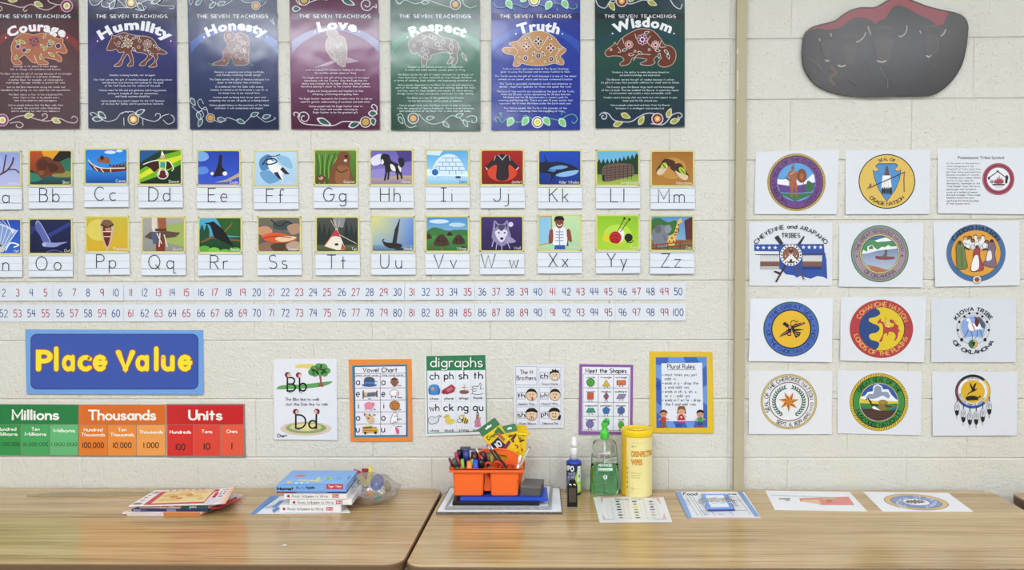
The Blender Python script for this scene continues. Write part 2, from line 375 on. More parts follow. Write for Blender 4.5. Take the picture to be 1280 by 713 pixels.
_tc=D.curves.new('t','FONT'); _to=D.objects.new('t',_tc); COL.objects.link(_to)
def _tx(body,off):
    _tc.body=body; _tc.size=1; _tc.offset=off; _tc.resolution_u=2; _tc.fill_mode='FRONT'
    bpy.context.view_layer.update(); me=_to.evaluated_get(bpy.context.evaluated_depsgraph_get()).to_mesh()
    v=[tuple(p.co) for p in me.vertices]; f=[tuple(p.vertices) for p in me.polygons]; return v,f
_ref={}
def bglyph(ch,off):
    k=(ch,off)
    if k not in BG:
        if off not in _ref:
            v,_=_tx('|',off); v2,_=_tx('H',off); _ref[off]=(max(p[0] for p in v),max(p[1] for p in v2))
        r,hh=_ref[off]; s=10/hh
        v,f=_tx(ch+'|',off); adv=(max(p[0] for p in v)-r)*s
        v,f=_tx(ch,off) if ch!=' ' else ([],[])
        BG[k]=(adv,[(p[0]*s,p[1]*s) for p in v],f)
    return BG[k]

# ================================================================ printed sheets
EPS=.00005
def catmull(pts,closed=False,n=5):
    m=len(pts); out=[]
    for i in range(m if closed else m-1):
        p=[pts[(i+j-1)%m] if closed else pts[max(0,min(m-1,i+j-1))] for j in range(4)]
        for k in range(n):
            t=k/n
            out.append(tuple(.5*((2*p[1][a])+(-p[0][a]+p[2][a])*t+(2*p[0][a]-5*p[1][a]+4*p[2][a]-p[3][a])*t*t+(-p[0][a]+3*p[1][a]-3*p[2][a]+p[3][a])*t**3) for a in(0,1)))
    if not closed: out.append(tuple(pts[-1]))
    return out
CR={'p1':(0,0,4.074),'p2':(225,0,4.0745),'p3':(480,0,4.0745),'p4':(730,0,4.076),'bear':(0,0,7.925),'hum':(108,0,8.385),'hon':(232,0,8.39),
'lov':(360,0,8.39),'res':(486,0,8.39),'tw':(610,0,5.12),'bis':(980,0,5.333),'pv':(0,400,3.879),'q1':(330,430,5.484),'q2':(520,430,5.485),'q3':(710,430,5.484)}
class Art:
    clip=None
    def __init__(s,name,label,cat,group,quad,paper='#e9e9ee',wall=True,h=0.,lift=(.0008,.004),gap=.0006,mt=None,fn=None,thick=.0004,outline=None,obj=None):
        s.fn=fn; s.wall=wall; s.h=h; s.lift=lift; s.mt=mt or PRINT; s.layer=5; s.child=None
        s.o=(0,0,1,1); s.parts=[]; s.quad=quad; s.cur=None
        if quad:
            s.yt=min(q[1] for q in quad); s.yb=max(q[1] for q in quad)
        if obj is None:
            c=np.mean(np.array(quad if outline is None else outline,float),axis=0); s.lift=(s.lift[0],s.lift[1])
            # root: the sheet itself
            pts=outline or quad
            s.loc=np.zeros(3); s.loc=s.M(np.array([[c[0],s.yb if wall else c[1],0.]]))[0].copy()
            n=len(pts); f=s.M(np.array([[p[0],p[1],0.] for p in pts])); b=f.copy()
            if wall: b[:,1]+=thick
            else: b[:,2]-=thick
            vs=[tuple(q) for q in np.vstack([f,b])-s.loc]; me=D.meshes.new(name)
            me.from_pydata(vs,[],[tuple(range(n)),tuple(range(n,2*n))[::-1]]+[(i,n+i,n+(i+1)%n,(i+1)%n) for i in range(n)])
            me.materials.append(s.mt); at=me.color_attributes.new('Col','FLOAT_COLOR','POINT'); at.data.foreach_set('color',np.tile(np.array(hx(paper),dtype=np.float32),2*n))
            bm=bmesh.new(); bm.from_mesh(me); bmesh.ops.recalc_face_normals(bm,faces=bm.faces); bm.to_mesh(me); bm.free()
            s.root=link(name,me,None,tuple(s.loc)); tag(s.root,label,cat,group)
        else: s.root=obj; s.loc=np.array([0.,0,0])
    def M(s,a):
        """(x,y,layer) -> world"""
        if s.fn: return s.fn(a[:,0],a[:,1],a[:,2]*EPS)
        if s.wall:
            t=np.clip((a[:,1]-s.yt)/max(1e-6,s.yb-s.yt),-.1,1.1)
            Y=-(s.lift[0]+s.lift[1]*t+a[:,2]*EPS); return back_a(a[:,0],a[:,1],Y=Y)
        return back_a(a[:,0],a[:,1],Z=ZT+s.h+a[:,2]*EPS)
    def part(s,name,label=None):
        s.cur=dict(name=name,v=[],f=[],c=[],label=label); s.parts.append(s.cur); return s
    def at(s,ox,oy=None,sx=1,sy=None):
        if isinstance(ox,str): ox,oy,sx=CR[ox]
        s.o=(ox,oy,sx,sy or sx); return s
    def _a(s,polys,cols):
        """polys: list of (verts,faces) in crop px; one layer"""
        if s.cur is None: s.part('print')
        s.layer+=1; ox,oy,sx,sy=s.o; c=s.cur
        for pi,((vs,fs),cl) in enumerate(zip(polys,cols)):
            ly=s.layer+(pi%9)*.07
            k=len(c['v'])
            for x,y in vs:
                if s.clip: x=min(max(x,s.clip[0]),s.clip[2]); y=min(max(y,s.clip[1]),s.clip[3])
                c['v'].append((ox+x/sx,oy+y/sy,ly))
            for f in fs: c['f'].append(tuple(i+k for i in f))
            if isinstance(cl,list): c['c']+=[hx(q) if isinstance(q,str) else q for q in cl]
            else: c['c']+=[hx(cl)]*len(vs)
        return s
    def P(s,pts,c,c2=None):
        ys=[p[1] for p in pts]; cl=c
        if c2:
            a,b=np.array(hx(c)),np.array(hx(c2)); y0,y1=min(ys),max(ys); cl=[tuple(a+(b-a)*((y-y0)/max(1e-6,y1-y0))) for y in ys]
        return s._a([(pts,[tuple(range(len(pts)))])],[cl])
    def B(s,pts,c,c2=None,n=5): return s.P(catmull(pts,True,n),c,c2)
    def R(s,x0,y0,x1,y1,c,c2=None,r=0):
        if r: return s.P(rrect(x0,y0,x1,y1,r,4),c,c2)
        return s.P([(x0,y0),(x1,y0),(x1,y1),(x0,y1)],c,c2)
    def E(s,cx,cy,rx,ry=None,c='#000',rot=0,n=20,c2=None):
        ry=ry or rx; cr,sr=math.cos(math.radians(rot)),math.sin(math.radians(rot)); p=[]
        for i in range(n):
            t=2*PI*i/n; x,y=rx*math.cos(t),ry*math.sin(t); p.append((cx+x*cr-y*sr,cy+x*sr+y*cr))
        return s.P(p,c,c2)
    def L(s,pts,w,c,rnd=False): 
        q=stroke(pts,w,rnd); return s._a([(p,[tuple(range(len(p)))]) for p in q],[c]*len(q))
    def ML(s,lines,w,c,rnd=False):
        q=[p for l in lines for p in stroke(l,w,rnd)]; return s._a([(p,[tuple(range(len(p)))]) for p in q],[c]*len(q))
    def C(s,pts,w,c,closed=False,n=5,rnd=False):
        q=catmull(pts,closed,n)
        if closed: q.append(q[0])
        return s.L(q,w,c,rnd)
    def O(s,cx,cy,rx,ry,w,c,a0=0,a1=360,n=32):
        return s.L([(cx+rx*math.cos(math.radians(a0+(a1-a0)*i/n)),cy+ry*math.sin(math.radians(a0+(a1-a0)*i/n))) for i in range(n+1)],w,c)
    def SB(s,pts,c,oc,w):  # filled smooth shape with outline
        q=catmull(pts,True,4); s.P(q,c); return s.L(q+[q[0]],w,oc)
    def ST(s,cx,cy,r,c,n=5,k=.42,rot=0):
        return s.P([(cx+(r if i%2==0 else r*k)*math.sin(math.radians(rot)+PI*i/n),cy-(r if i%2==0 else r*k)*math.cos(math.radians(rot)+PI*i/n)) for i in range(2*n)],c)
    def leaf(s,x,y,ang,l,w,c,oc=None,ow=3):
        a=math.radians(ang); ca,sa=math.cos(a),math.sin(a); p=[(0,0),(.3*l,-.5*w),(.65*l,-.42*w),(l,0),(.65*l,.42*w),(.3*l,.5*w)]
        q=[(x+u*ca-v*sa,y+u*sa+v*ca) for u,v in p]
        if oc: s.P(catmull([(x+(u-.5*l)*1.12*ca+.5*l*ca-v*1.12*sa,y+(u-.5*l)*1.12*sa+.5*l*sa+v*1.12*ca) for u,v in p],True,2),oc); 
        k=(1-ow/w*1.1) if oc else 1
        return s.P(catmull([(x+((u-.5*l)*k+.5*l)*ca-v*k*sa,y+((u-.5*l)*k+.5*l)*sa+v*k*ca) for u,v in p],True,2),c)
    def flower(s,x,y,rs,cs):
        for r,c in zip(rs,cs): s.E(x,y,r,r,c)
        return s
    def _lay(s,txt,font,w,rnd,xs,track):
        g=[];x=0
        for ch in txt:
            if font=='s':
                adv,q=sglyph(ch,w,rnd); polys=[(p,[tuple(range(len(p)))]) for p in q]; adv=adv+2.1+track
            else:
                adv,v,f=bglyph(ch,font); polys=[(v,f)] if v else []; adv+=track
            g.append((x,adv,polys)); x+=adv*xs
        return g,x-(2.1 if font=='s' else 0)*xs
    def T(s,txt,x,y,h,c,w=1.2,al='l',font='s',rnd=False,xs=1.,track=0,rot=0,fit=None):
        g,W=s._lay(txt,font,w,rnd,xs,track); k=h/10.
        if fit: xs*=fit/(W*k); g,W=s._lay(txt,font,w,rnd,xs,track)
        x0={'l':0,'c':-W/2,'r':-W}[al]; cr,sr=math.cos(math.radians(rot)),math.sin(math.radians(rot)); P=[]
        for gx,adv,polys in g:
            for vs,fs in polys:
                P.append(([(x+((gx+x0+u*xs)*k)*cr+(v*k)*sr, y+((gx+x0+u*xs)*k)*sr-(v*k)*cr) for u,v in vs],fs))
        return s._a(P,[c]*len(P)) if P else s
    def AT(s,txt,cx,cy,r,h,c,a0,a1,w=1.6,font='s',bottom=False,rnd=False,xs=1.,ry=None):
        """text along an arc; angles in degrees clockwise from 12 o'clock"""
        g,W=s._lay(txt,font,w,rnd,1.,0); k=h/10.; P=[]; ry=ry or r
        xs=(.88 if font!='s' else 1)*max(.55,min(1.7,(r+h*.4)*math.radians(abs(a1-a0))/max(1e-6,W*k))); g,W=s._lay(txt,font,w,rnd,xs,0)
        for gx,adv,polys in g:
            m=gx+adv*xs/2-1*xs; t=math.radians(a0+(a1-a0)*m/max(W,1e-6)); 
            px,py=cx+r*math.sin(t),cy-ry*math.cos(t); rot=t if not bottom else t-PI
            cr,sr=math.cos(rot),math.sin(rot)
            for vs,fs in polys:
                q=[]
                for u,v in vs:
                    a=(u*xs-(adv*xs/2-1*xs))*k; b=v*k
                    q.append((px+a*cr+b*sr,py+a*sr-b*cr))
                P.append((q,fs))
        return s._a(P,[c]*len(P)) if P else s
    def done(s):
        for c in s.parts:
            if not c['v']: continue
            a=s.M(np.array(c['v']))-s.loc
            me=D.meshes.new(c['name']); me.from_pydata(a.tolist(),[],c['f']); me.materials.append(s.mt)
            at=me.color_attributes.new('Col','FLOAT_COLOR','POINT'); at.data.foreach_set('color',np.array(c['c'],dtype=np.float32).ravel())
            o=link(c['name'],me,s.root)
            if c['label']: o['label']=c['label']
        return s.root
# ================================================================ seven teachings posters
WHT='#d8d3dc'
def body(A,cx,lines,col,ch=6.05):
    for y,t in lines: A.T(t,cx,y+4,8.6,col,w=1.9,al='c',fit=len(t)*ch)
def poster(crop,quad,label,bg,band,title,tx,ty,trad,span,th,ring,cx,group='teaching posters along the top of the wall'):
    A=Art('poster',label,'poster',group,quad,bg[0],mt=GLOSS,lift=(.0012,.006))
    q=quad; A.part('background').at(0,0,1)
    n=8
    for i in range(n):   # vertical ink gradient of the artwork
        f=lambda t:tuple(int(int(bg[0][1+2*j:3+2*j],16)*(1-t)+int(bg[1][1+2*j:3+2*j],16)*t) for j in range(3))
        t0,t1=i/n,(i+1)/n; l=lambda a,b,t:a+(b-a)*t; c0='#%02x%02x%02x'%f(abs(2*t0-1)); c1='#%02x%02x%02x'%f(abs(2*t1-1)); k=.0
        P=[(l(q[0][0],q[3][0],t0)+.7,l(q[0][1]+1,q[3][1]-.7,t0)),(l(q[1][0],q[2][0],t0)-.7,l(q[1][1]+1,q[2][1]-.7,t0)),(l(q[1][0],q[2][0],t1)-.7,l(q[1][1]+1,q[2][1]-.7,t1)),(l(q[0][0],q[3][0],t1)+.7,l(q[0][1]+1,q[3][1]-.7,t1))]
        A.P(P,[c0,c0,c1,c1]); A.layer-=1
    A.layer+=1
    A.at(crop); ox,oy,sc=CR[crop]; L=(q[3][0]-ox)*sc+4; R_=(q[2][0]-ox)*sc-5; hw=(R_-L)/2; c=(L+R_)/2
    up=[];lo=[]
    for i in range(25):
        x=L+(R_-L)*i/24; d=x-c; up.append((x,470-math.sqrt(340**2-d*d))); lo.append((x,430-math.sqrt(272**2-d*d) if abs(d)<272 else 430))
    A.P(up+lo[::-1],ring)
    A.R(L,66,R_,98,band)
    A.part('lettering')
    A.T('THE SEVEN TEACHINGS',cx,91,16,WHT,w=2.1,al='c',fit=364,track=1)
    # title on an arc
    A.AT(title,tx,ty+trad,trad,th,'#f0f0f2',-span,span,font=.048,w=0)
    for s in(-1,1):
        a=math.radians(span+2.6)*s; A.E(tx+(trad+8)*math.sin(a),ty+trad-(trad+8)*math.cos(a),4,4,'#f0f0f2',n=8)
    return A
def vine(A,curves,w,c,oc=None):
    for k in curves:
        A.C(k,w,c,n=4)
def spiral(x,y,r,a0,turns=1.25,dr=1):
    return [(x+r*(1-.75*i/9)*math.cos(math.radians(a0)+dr*turns*2*PI*i/9),y+r*(1-.75*i/9)*math.sin(math.radians(a0)+dr*turns*2*PI*i/9)) for i in range(10)]

# --- courage
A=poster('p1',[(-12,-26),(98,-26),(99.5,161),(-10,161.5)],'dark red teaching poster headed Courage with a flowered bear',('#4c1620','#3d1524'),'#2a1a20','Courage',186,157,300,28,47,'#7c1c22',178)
A.part('bear').at('bear')
A.SB([(110,470),(135,400),(190,345),(250,328),(330,347),(400,330),(470,332),(540,365),(580,388),(605,376),(625,395),(622,425),(640,450),(650,480),(665,500),(655,525),(620,527),(575,515),(555,522),(590,550),(612,580),(603,612),(580,608),(545,590),(490,580),(445,568),(433,592),(475,618),(472,638),(430,640),(385,640),(365,620),(362,600),(345,560),(335,548),(350,590),(365,612),(345,625),(310,608),(250,548),(215,560),(185,590),(215,618),(205,640),(150,640),(122,620),(112,580),(118,530)],'#a85c38','#d9a27c',7)
for x,y,r in((178,462,20),(240,498,22),(492,443,22),(576,455,24)): A.flower(x,y,(r+5,r),('#e3c1cf','#3c1238'))
for i in range(7): A.E(338+38*math.cos(i*.9),412+38*math.sin(i*.9),14,14,'#a3174a' if i%2 else '#3b2050')
A.E(338,412,14,14,'#4a2d63')
for x,y,a,l in((200,440,-140,60),(250,430,-150,70),(430,380,-60,50),(480,400,20,60),(400,440,40,60),(150,590,-70,50),(400,590,-80,60),(480,520,35,75),(540,420,160,60),(300,490,150,60),(430,500,-45,60)): A.leaf(x,y,a,l,26,'#7d8a4e','#d8cf9e',5)
A.part('flower_border').at('p1')
vine(A,[[(30,625),(85,595),(130,590),(180,606),(240,617),(300,603),(345,622),(385,625),(394,603),(374,592),(364,604)],[(215,612),(240,598),(236,581),(216,583),(220,593)],[(50,628),(95,622),(118,635),(106,650),(84,645),(86,634)],[(0,12),(60,25),(110,38),(160,22),(200,42),(245,50),(290,25)],[(135,32),(118,48),(128,58),(140,48)],[(-20,35),(5,34),(10,48),(0,56)],[(240,-20),(250,10),(285,22),(310,25)]],5,'#c8aeb2')
for x,y,a in((140,603,-10),(280,615,25),(55,5,10),(190,22,25)): A.leaf(x-15,y-10,a,48,26,'#a9ab62','#e0d7ae',5)
for x,y in((12,612),(340,30)): A.flower(x,y,(33,27,18,10),('#c89aae','#6a1f50','#e9dcc0','#c9c03a'))
A.part('small_text').at('p1')
body(A,182,[(338,'Courage is the ability to face danger,'),(353,'fear or change with confidence and bravery.'),(376,'The Bear carries the gift of courage because of its strength'),(391,'and natural ability to overcome challenges.'),(407,'A mother Bear, for example, will stand against'),(421,'much larger, stronger animals to protect her cubs.'),(444,'Just as the Bear hibernates during the winter and'),(459,'reawakens each spring, we, too, need rest and rejuvenation.'),(482,'The Bear shows us how to live a balanced life,'),(497,'where there is time to be playful and a'),(512,'time to be assertive and courageous.'),(536,'Native people believe that the Bear calls them'),(551,'to awaken the potential within themselves'),(566,'and to stand up for what they believe in.')],'#cdb5bd')
A.done()
# --- humility
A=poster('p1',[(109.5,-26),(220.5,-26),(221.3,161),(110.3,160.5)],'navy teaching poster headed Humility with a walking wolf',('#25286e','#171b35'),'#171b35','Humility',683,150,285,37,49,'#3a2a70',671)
A.part('wolf').at('hum')
A.SB([(270,365),(300,378),(350,350),(410,343),(460,360),(540,375),(620,380),(680,400),(720,440),(750,490),(800,525),(848,555),(800,570),(740,560),(752,600),(730,650),(740,690),(700,705),(650,700),(680,680),(715,640),(712,600),(660,570),(700,560),(690,600),(640,645),(620,680),(590,690),(555,685),(575,655),(620,620),(640,580),(590,555),(540,550),(470,530),(485,590),(492,640),(485,690),(430,692),(440,670),(462,640),(440,580),(425,570),(390,620),(360,690),(295,698),(300,680),(340,650),(380,580),(395,545),(345,550),(310,515),(270,530),(215,525),(225,480),(245,430),(260,410)],'#6b3a2c','#cdb6b0',6)
for x,y,r in((437,453,40),(640,460,38)):
    for i in range(8): A.E(x+r*math.cos(i*PI/4),y+r*math.sin(i*PI/4),12,12,'#cbb9b4'); A.layer-=1
    A.layer+=1
    A.flower(x,y,(24,17,9),('#d8b28a','#5d3330','#d8cfc9'))
for i in range(8): A.E(640+36*math.cos(i*PI/4),460+36*math.sin(i*PI/4),7,7,'#2a2740')
for x,y in((545,395),(548,493),(340,450),(758,512),(560,430)): A.O(x,y,14,14,5,'#d3c7c5')
for x,y,a in((340,380,20),(400,400,-40),(480,410,-30),(370,500,-60),(480,500,40),(600,520,10),(650,530,60),(700,470,40)): A.leaf(x,y,a,50,24,'#2f4a46','#d8cfc9',6)
A.C([(280,410),(330,380),(380,430),(420,400)],5,'#cdb6b0'); A.C([(290,440),(330,490),(350,480)],5,'#cdb6b0')
A.part('flower_border').at('p1')
V=[[(470,590),(458,578),(478,574),(500,590),(540,618),(590,608),(620,575),(680,570),(720,600),(790,618),(830,590),(860,582)],[(790,618),(812,605),(815,582),(795,580),(792,592)],[(830,610),(855,632),(885,620),(885,598),(870,585)],[(620,580),(640,568),(655,575)],[(630,600),(632,640)],[(727,600),(728,640)],
[(455,0),(470,25),(500,22),(515,5),(540,-8)],[(520,5),(520,30),(548,38),(558,22),(545,15)],[(540,-10),(600,0),(640,35),(680,38),(720,15),(760,0),(810,25),(850,30),(885,32),(880,45),(862,42)],[(560,48),(600,40),(650,40)],[(690,45),(720,55),(745,40),(735,30)]]
vine(A,V,3.6,'#c9ccd8')
for x,y,a in((470,605,5),(500,570,40),(690,582,-25),(560,45,-60),(700,15,50),(770,15,-20)): A.leaf(x,y,a,52,24,'#24443f','#c9ccd8',5)
for x,y in((679,608),(667,14)): A.flower(x,y,(29,25,19,14,9),('#d8cdbd','#3a2c33','#d9a55e','#e8c88a','#f0dfb0'))
A.part('small_text')
body(A,676,[(383,'Humility is being humble, not arrogant.'),(406,'The Wolf carries the gift of humility because of its giving nature'),(421,'and devotion to protecting and working for the good'),(437,'of the Wolf family and the welfare of the pack.'),(460,'Wolves mate for life and are generous and loving parents,'),(476,'setting an example of what our communities'),(491,'and family systems should be.'),(514,'Native people have great respect for the Wolf because'),(529,'of its love for family and its protective instincts.')],'#c3c4d6')
A.done()
# --- honesty
A=poster('p2',[(233.7,-26),(345.5,-26),(348.6,162),(237.5,161.7)],'slate blue teaching poster headed Honesty with a seated figure',('#26376a','#1c2644'),'#333c52','Honesty',283,151,300,29,47,'#3d5ca6',268)
A.part('seated_figure').at('hon')
A.SB([(405,385),(415,345),(450,326),(490,335),(515,360),(560,347),(615,358),(655,390),(668,440),(665,520),(660,590),(668,640),(640,680),(570,685),(520,680),(490,620),(478,592),(450,640),(425,682),(360,685),(290,680),(290,665),(370,630),(395,590),(390,545),(420,510),(440,460),(420,440)],'#6b3f36','#c4aca8',5)
A.C([(440,470),(470,430),(510,420),(520,370)],4,'#c4aca8'); A.C([(400,560),(440,540),(490,560),(560,520),(600,440)],4,'#c4aca8')
for x,y,r in((455,375,16),(565,410,22),(545,380,14),(600,450,18),(640,460,18),(545,490,16),(515,522,12),(590,535,18),(617,515,12),(620,600,14),(645,630,14),(535,590,15),(578,612,13),(455,510,12),(485,548,12),(625,545,11)): A.O(x,y,r,r*1.15,5,'#cfc6c6',n=12)
A.flower(403,635,(9,),('#d8a44a',))
for x,y,a in((270,680,-150),(300,690,180),(460,670,-120),(490,670,-60),(660,670,-30),(680,680,10)): A.leaf(x,y,a,44,14,'#3c7a5a')
A.part('flower_border').at('p2')
vine(A,[[(120,530),(105,505),(90,520),(105,550),(140,560)],[(60,540),(95,570),(130,545),(150,590),(205,625),(240,600),(290,615),(330,622),(375,585),(410,605),(440,622),(485,605),(478,598)],[(90,580),(110,565),(120,590),(100,612)],[(45,-5),(55,25),(75,-10),(110,-20),(150,-5),(200,28),(240,20),(290,-12),(330,12),(370,14)],[(400,40),(430,20),(440,5)],[(460,100),(480,125),(470,95)]],3.4,'#b9c3cd')
for x,y,a in((55,500,60),(90,570,75),(110,605,110),(190,605,10),(290,610,25),(360,590,-20),(420,600,-15),(80,25,-40),(150,40,-40),(190,25,-20)): A.leaf(x,y,a,44,22,'#3a5d5c','#b9c3cd',4)
for x,y in((155,601),(387,29)): A.flower(x,y,(23,19,15),('#c9c4c0','#2c2c40','#c9964a'))
A.part('small_text')
body(A,302,[(367,'Honesty is speaking and acting truthfully,'),(382,'and thereby remaining morally upright.'),(405,'The Sabe carries the gift of honesty because it is'),(421,'closer to the Creator than to humans.'),(442,'It is believed that the Sabe walks among'),(458,"humans to remind us of the Creator's wish for us"),(474,'to remain true to our natural form.'),(496,'Actions such as being true to our spirit and'),(512,'accepting who we are will guide us in being honest.'),(536,'Native people believe in the existence of the Sabe'),(551,'and honor it with acceptance and respect.')],'#c3c8d8')
A.done()
# --- love
A=poster('p2',[(361.3,-26),(472.5,-26),(475,162.3),(364,161.7)],'maroon and mauve teaching poster headed Love with a perched eagle',('#7d3f6a','#4a1b36'),'#5b4258','Love',800,148,300,19,49,'#8a86ac',789)
A.part('eagle').at('lov')
A.P([(290,705),(470,640),(500,655),(400,690)],'#a88f9c'); A.P([(615,605),(745,642),(620,660)],'#a88f9c')
A.ML([[(285,708),(470,640)],[(615,605),(745,642),(620,660)]],4,'#d8ccc8')
A.SB([(405,345),(430,318),(480,312),(515,335),(540,370),(590,400),(615,470),(618,560),(605,660),(595,700),(560,695),(500,650),(440,590),(400,510),(400,440),(425,385)],'#a2908f','#d9cfc6',5)
for i in range(46):
    x=430+150*random.random(); y=370+ 300*random.random()
    if abs(x-(455+ (y-330)*.25))<75-abs(y-480)*.12: A.O(x,y,9,12,3.5,'#cfc8be',n=7)
A.flower(530,567,(17,9),('#6e7f8c','#c8c4c0'))
A.part('flower_border').at('p2')
vine(A,[[(585,590),(578,578),(592,572),(610,585),(605,605),(630,630),(700,638),(780,640),(830,620),(900,622),(950,625)],spiral(632,600,34,180,1.3),[(975,585),(985,560),(1000,570),(1003,545),(985,532),(975,545),(985,552)],spiral(950,22,36,20,1.4),[(985,30),(1000,40),(998,20)],[(830,0),(880,20)],[(590,0),(620,25),(700,-2),(750,0)]],5,'#d8cdd4')
for x,y,a,l in((700,605,25,75),(860,645,-20,60),(960,578,0,45),(980,600,80,40),(825,-5,25,70),(572,45,0,42)): A.leaf(x,y,a,l,28,'#2f5a50','#ded5da',5)
for x,y in((945,622),(632,0)): A.flower(x,y,(29,24,18),('#d8cdd4','#3a2434','#c9a04e'))
A.part('small_text')
body(A,793,[(356,'Love is a powerful emotion or feeling of affection'),(372,'for another person, place or thing.'),(396,'The Eagle carries the gift of love because of its unique'),(411,'relationship with the Creator. Only the Eagle has the'),(426,'ability and strength to fly higher than any other animal,'),(441,'therefore placing it closer to the Creator than all others.'),(464,'Eagles are loving parents and teachers to their'),(480,'offspring, protecting and guiding them.'),(503,"The Eagle feather represents the Creator's love for us and our"),(519,'need for greater understanding of ourselves and each other.'),(542,'Native people hold the Eagle feather close to'),(557,'their heart and consider receiving an'),(573,'Eagle feather to be the greatest gift.')],'#d8c6d2')
A.done()
# --- respect
A=poster('p3',[(487.7,-26),(600,-26),(600.5,163.5),(488.8,163)],'green teaching poster headed Respect with a bison',('#2a6a4c','#1f3d34'),'#33504e','Respect',272,157,300,27,49,'#3f8465',261)
A.part('bison').at('res')
A.SB([(208,470),(215,430),(250,400),(300,365),(360,335),(430,325),(500,355),(560,390),(640,410),(700,425),(730,460),(732,520),(715,570),(722,620),(700,675),(665,685),(665,655),(685,620),(660,595),(640,600),(665,620),(655,660),(620,672),(612,655),(645,610),(640,570),(580,548),(500,565),(450,580),(440,610),(400,640),(395,685),(360,685),(345,670),(345,600),(325,585),(290,550),(270,570),(235,545),(215,510)],'#6e5f58','#c9d0c8',5)
A.C([(732,480),(760,530),(785,560)],5,'#c9d0c8'); A.leaf(765,560,55,95,32,'#6e5f58','#c9d0c8',5)
for x,y,r in((265,480,15),(385,460,22),(355,520,18),(400,540,20),(385,598,22),(510,465,22),(570,440,20),(655,490,22),(440,380,20),(480,400,18),(370,390,18),(660,440,14),(540,500,16),(650,540,16)): A.O(x,y,r,r*1.15,5,'#cfd6d2',n=12)
A.E(395,540,14,14,'#4a5a86'); A.C([(450,500),(520,520),(590,520),(640,560),(690,555)],5,'#cfd6d2'); A.C([(290,430),(340,430),(400,380),(460,410)],5,'#cfd6d2')
A.part('flower_border').at('p3')
vine(A,[[(65,590),(85,578),(100,600),(110,635),(135,650),(165,640)],[(175,580),(210,615),(250,632),(300,620),(340,590),(380,598),(400,615),(440,620)],[(420,600),(440,590),(468,595),(470,620),(450,625),(448,612)],[(60,5),(80,18),(110,0),(160,20),(220,0),(270,18),(340,38)],[(400,0),(410,25),(440,40),(470,30)],[(60,0),(70,20),(90,18)]],3.6,'#b5cfc6')
for x,y,a in((75,595,60),(215,605,-10),(300,622,40),(365,595,-20),(405,610,60),(190,12,0)): A.leaf(x,y,a,42,20,'#2c5a47','#b5cfc6',4)
for x,y in((149,603),(364,22)): A.flower(x,y,(29,24,16),('#c3cbc2','#3d2a2c','#cfa04e'))
A.part('small_text')
body(A,262,[(341,'Respect is the special esteem or consideration'),(356,'in which one holds another person, place or thing.'),(380,'The Bison carries the gift of respect because for as long as we'),(395,'have been here, we have sustained our lives through the Bison'),(410,'in terms of clothing, food, shelter, and expressing ourselves in art.'),(433,'Native people depended on the Bison for survival and used every'),(447,'part of the animal - hides for tipis and clothing, bones for tools'),(462,'and toys, meat for food, bladders and muscles for stews and bow'),(477,'strings, horns for cups and spoons, and brains for hide tanning.'),(499,'The Bison is a way of life guided by the Creator'),(514,'to live harmoniously with a sense of balance.'),(537,'Native people have seen the Bison driven to near extinction.'),(552,'With the renewal of Native traditions, there is a revitalization'),(566,'and symbolization of the Bison that is alive and well today.')],'#bcd6cb',ch=6.1)
A.done()
# --- truth
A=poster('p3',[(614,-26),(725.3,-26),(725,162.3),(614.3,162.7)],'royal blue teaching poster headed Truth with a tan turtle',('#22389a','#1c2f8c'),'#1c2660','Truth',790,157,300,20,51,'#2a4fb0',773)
A.part('turtle').at('tw')
A.SB([(92,322),(105,305),(140,303),(165,300),(135,280),(160,268),(190,262),(230,225),(280,205),(330,198),(385,212),(430,245),(465,290),(500,318),(480,345),(462,360),(485,390),(480,415),(445,410),(420,405),(370,418),(300,420),(240,412),(215,405),(195,425),(160,420),(170,385),(165,355),(120,345)],'#bd8c5c','#dccdb8',4)
for x,y,c in((245,298,'#7a1420'),(402,308,'#7a1420'),(322,264,'#14142c')):
    for a in(0,90,180,270): A.leaf(x,y,a,32,19,c,'#e8e0d6',5)
    A.E(x,y,7,7,'#e8e0d6')
A.C([(160,295),(190,330),(165,370)],4,'#e8d9c0'); A.C([(480,300),(440,350),(440,400)],4,'#e8d9c0')
for x,y,r in((240,372,14),(405,378,14),(322,358,15)): A.flower(x,y,(r+3,r-1,5),('#e8e0d6','#1d1c4a','#cfc4c0'))
for x,y in((137,327),(200,282),(200,365),(283,390),(365,395),(452,315),(437,362),(195,400),(448,396)): A.flower(x,y,(8,4),('#e3d3be','#4a2a30'))
for x,y,a in((235,250,-20),(410,252,-160),(300,330,120),(345,330,55)): A.leaf(x,y,a,34,15,'#2f6048','#e8e0d6',4)
A.C([(262,240),(300,300),(322,320),(350,290),(385,235)],4,'#e8d9c0')
A.part('flower_border').at('p3')
vine(A,[[(575,622),(565,605),(585,600),(600,625),(625,605),(655,600),(670,622),(700,618),(715,590),(745,600),(770,620),(800,605),(850,605),(895,612),(930,590),(965,583),(985,605),(970,628),(955,620)],[(600,595),(590,575),(605,580)],[(840,580),(838,560),(855,570)],[(905,585),(910,568),(925,575)],[(560,10),(570,35),(610,38),(640,20),(680,25),(720,40),(750,15),(800,25),(830,35),(870,15),(920,30),(960,45),(985,35),(975,20)],[(655,40),(665,52)],[(880,40),(885,55)]],5,'#5aa0a2')
for x,y,a in((655,600,120),(733,598,125),(815,598,55),(895,605,55),(625,0,60),(700,10,-60),(850,5,120),(910,0,60)): A.leaf(x,y,a,50,32,'#7fc27a','#b6e0cf',6)
for x,y in((782,623),(765,3)): A.flower(x,y,(30,25,20,14),('#e8e6ee','#17172c','#f0eedc','#dcd84a'))
A.part('small_text')
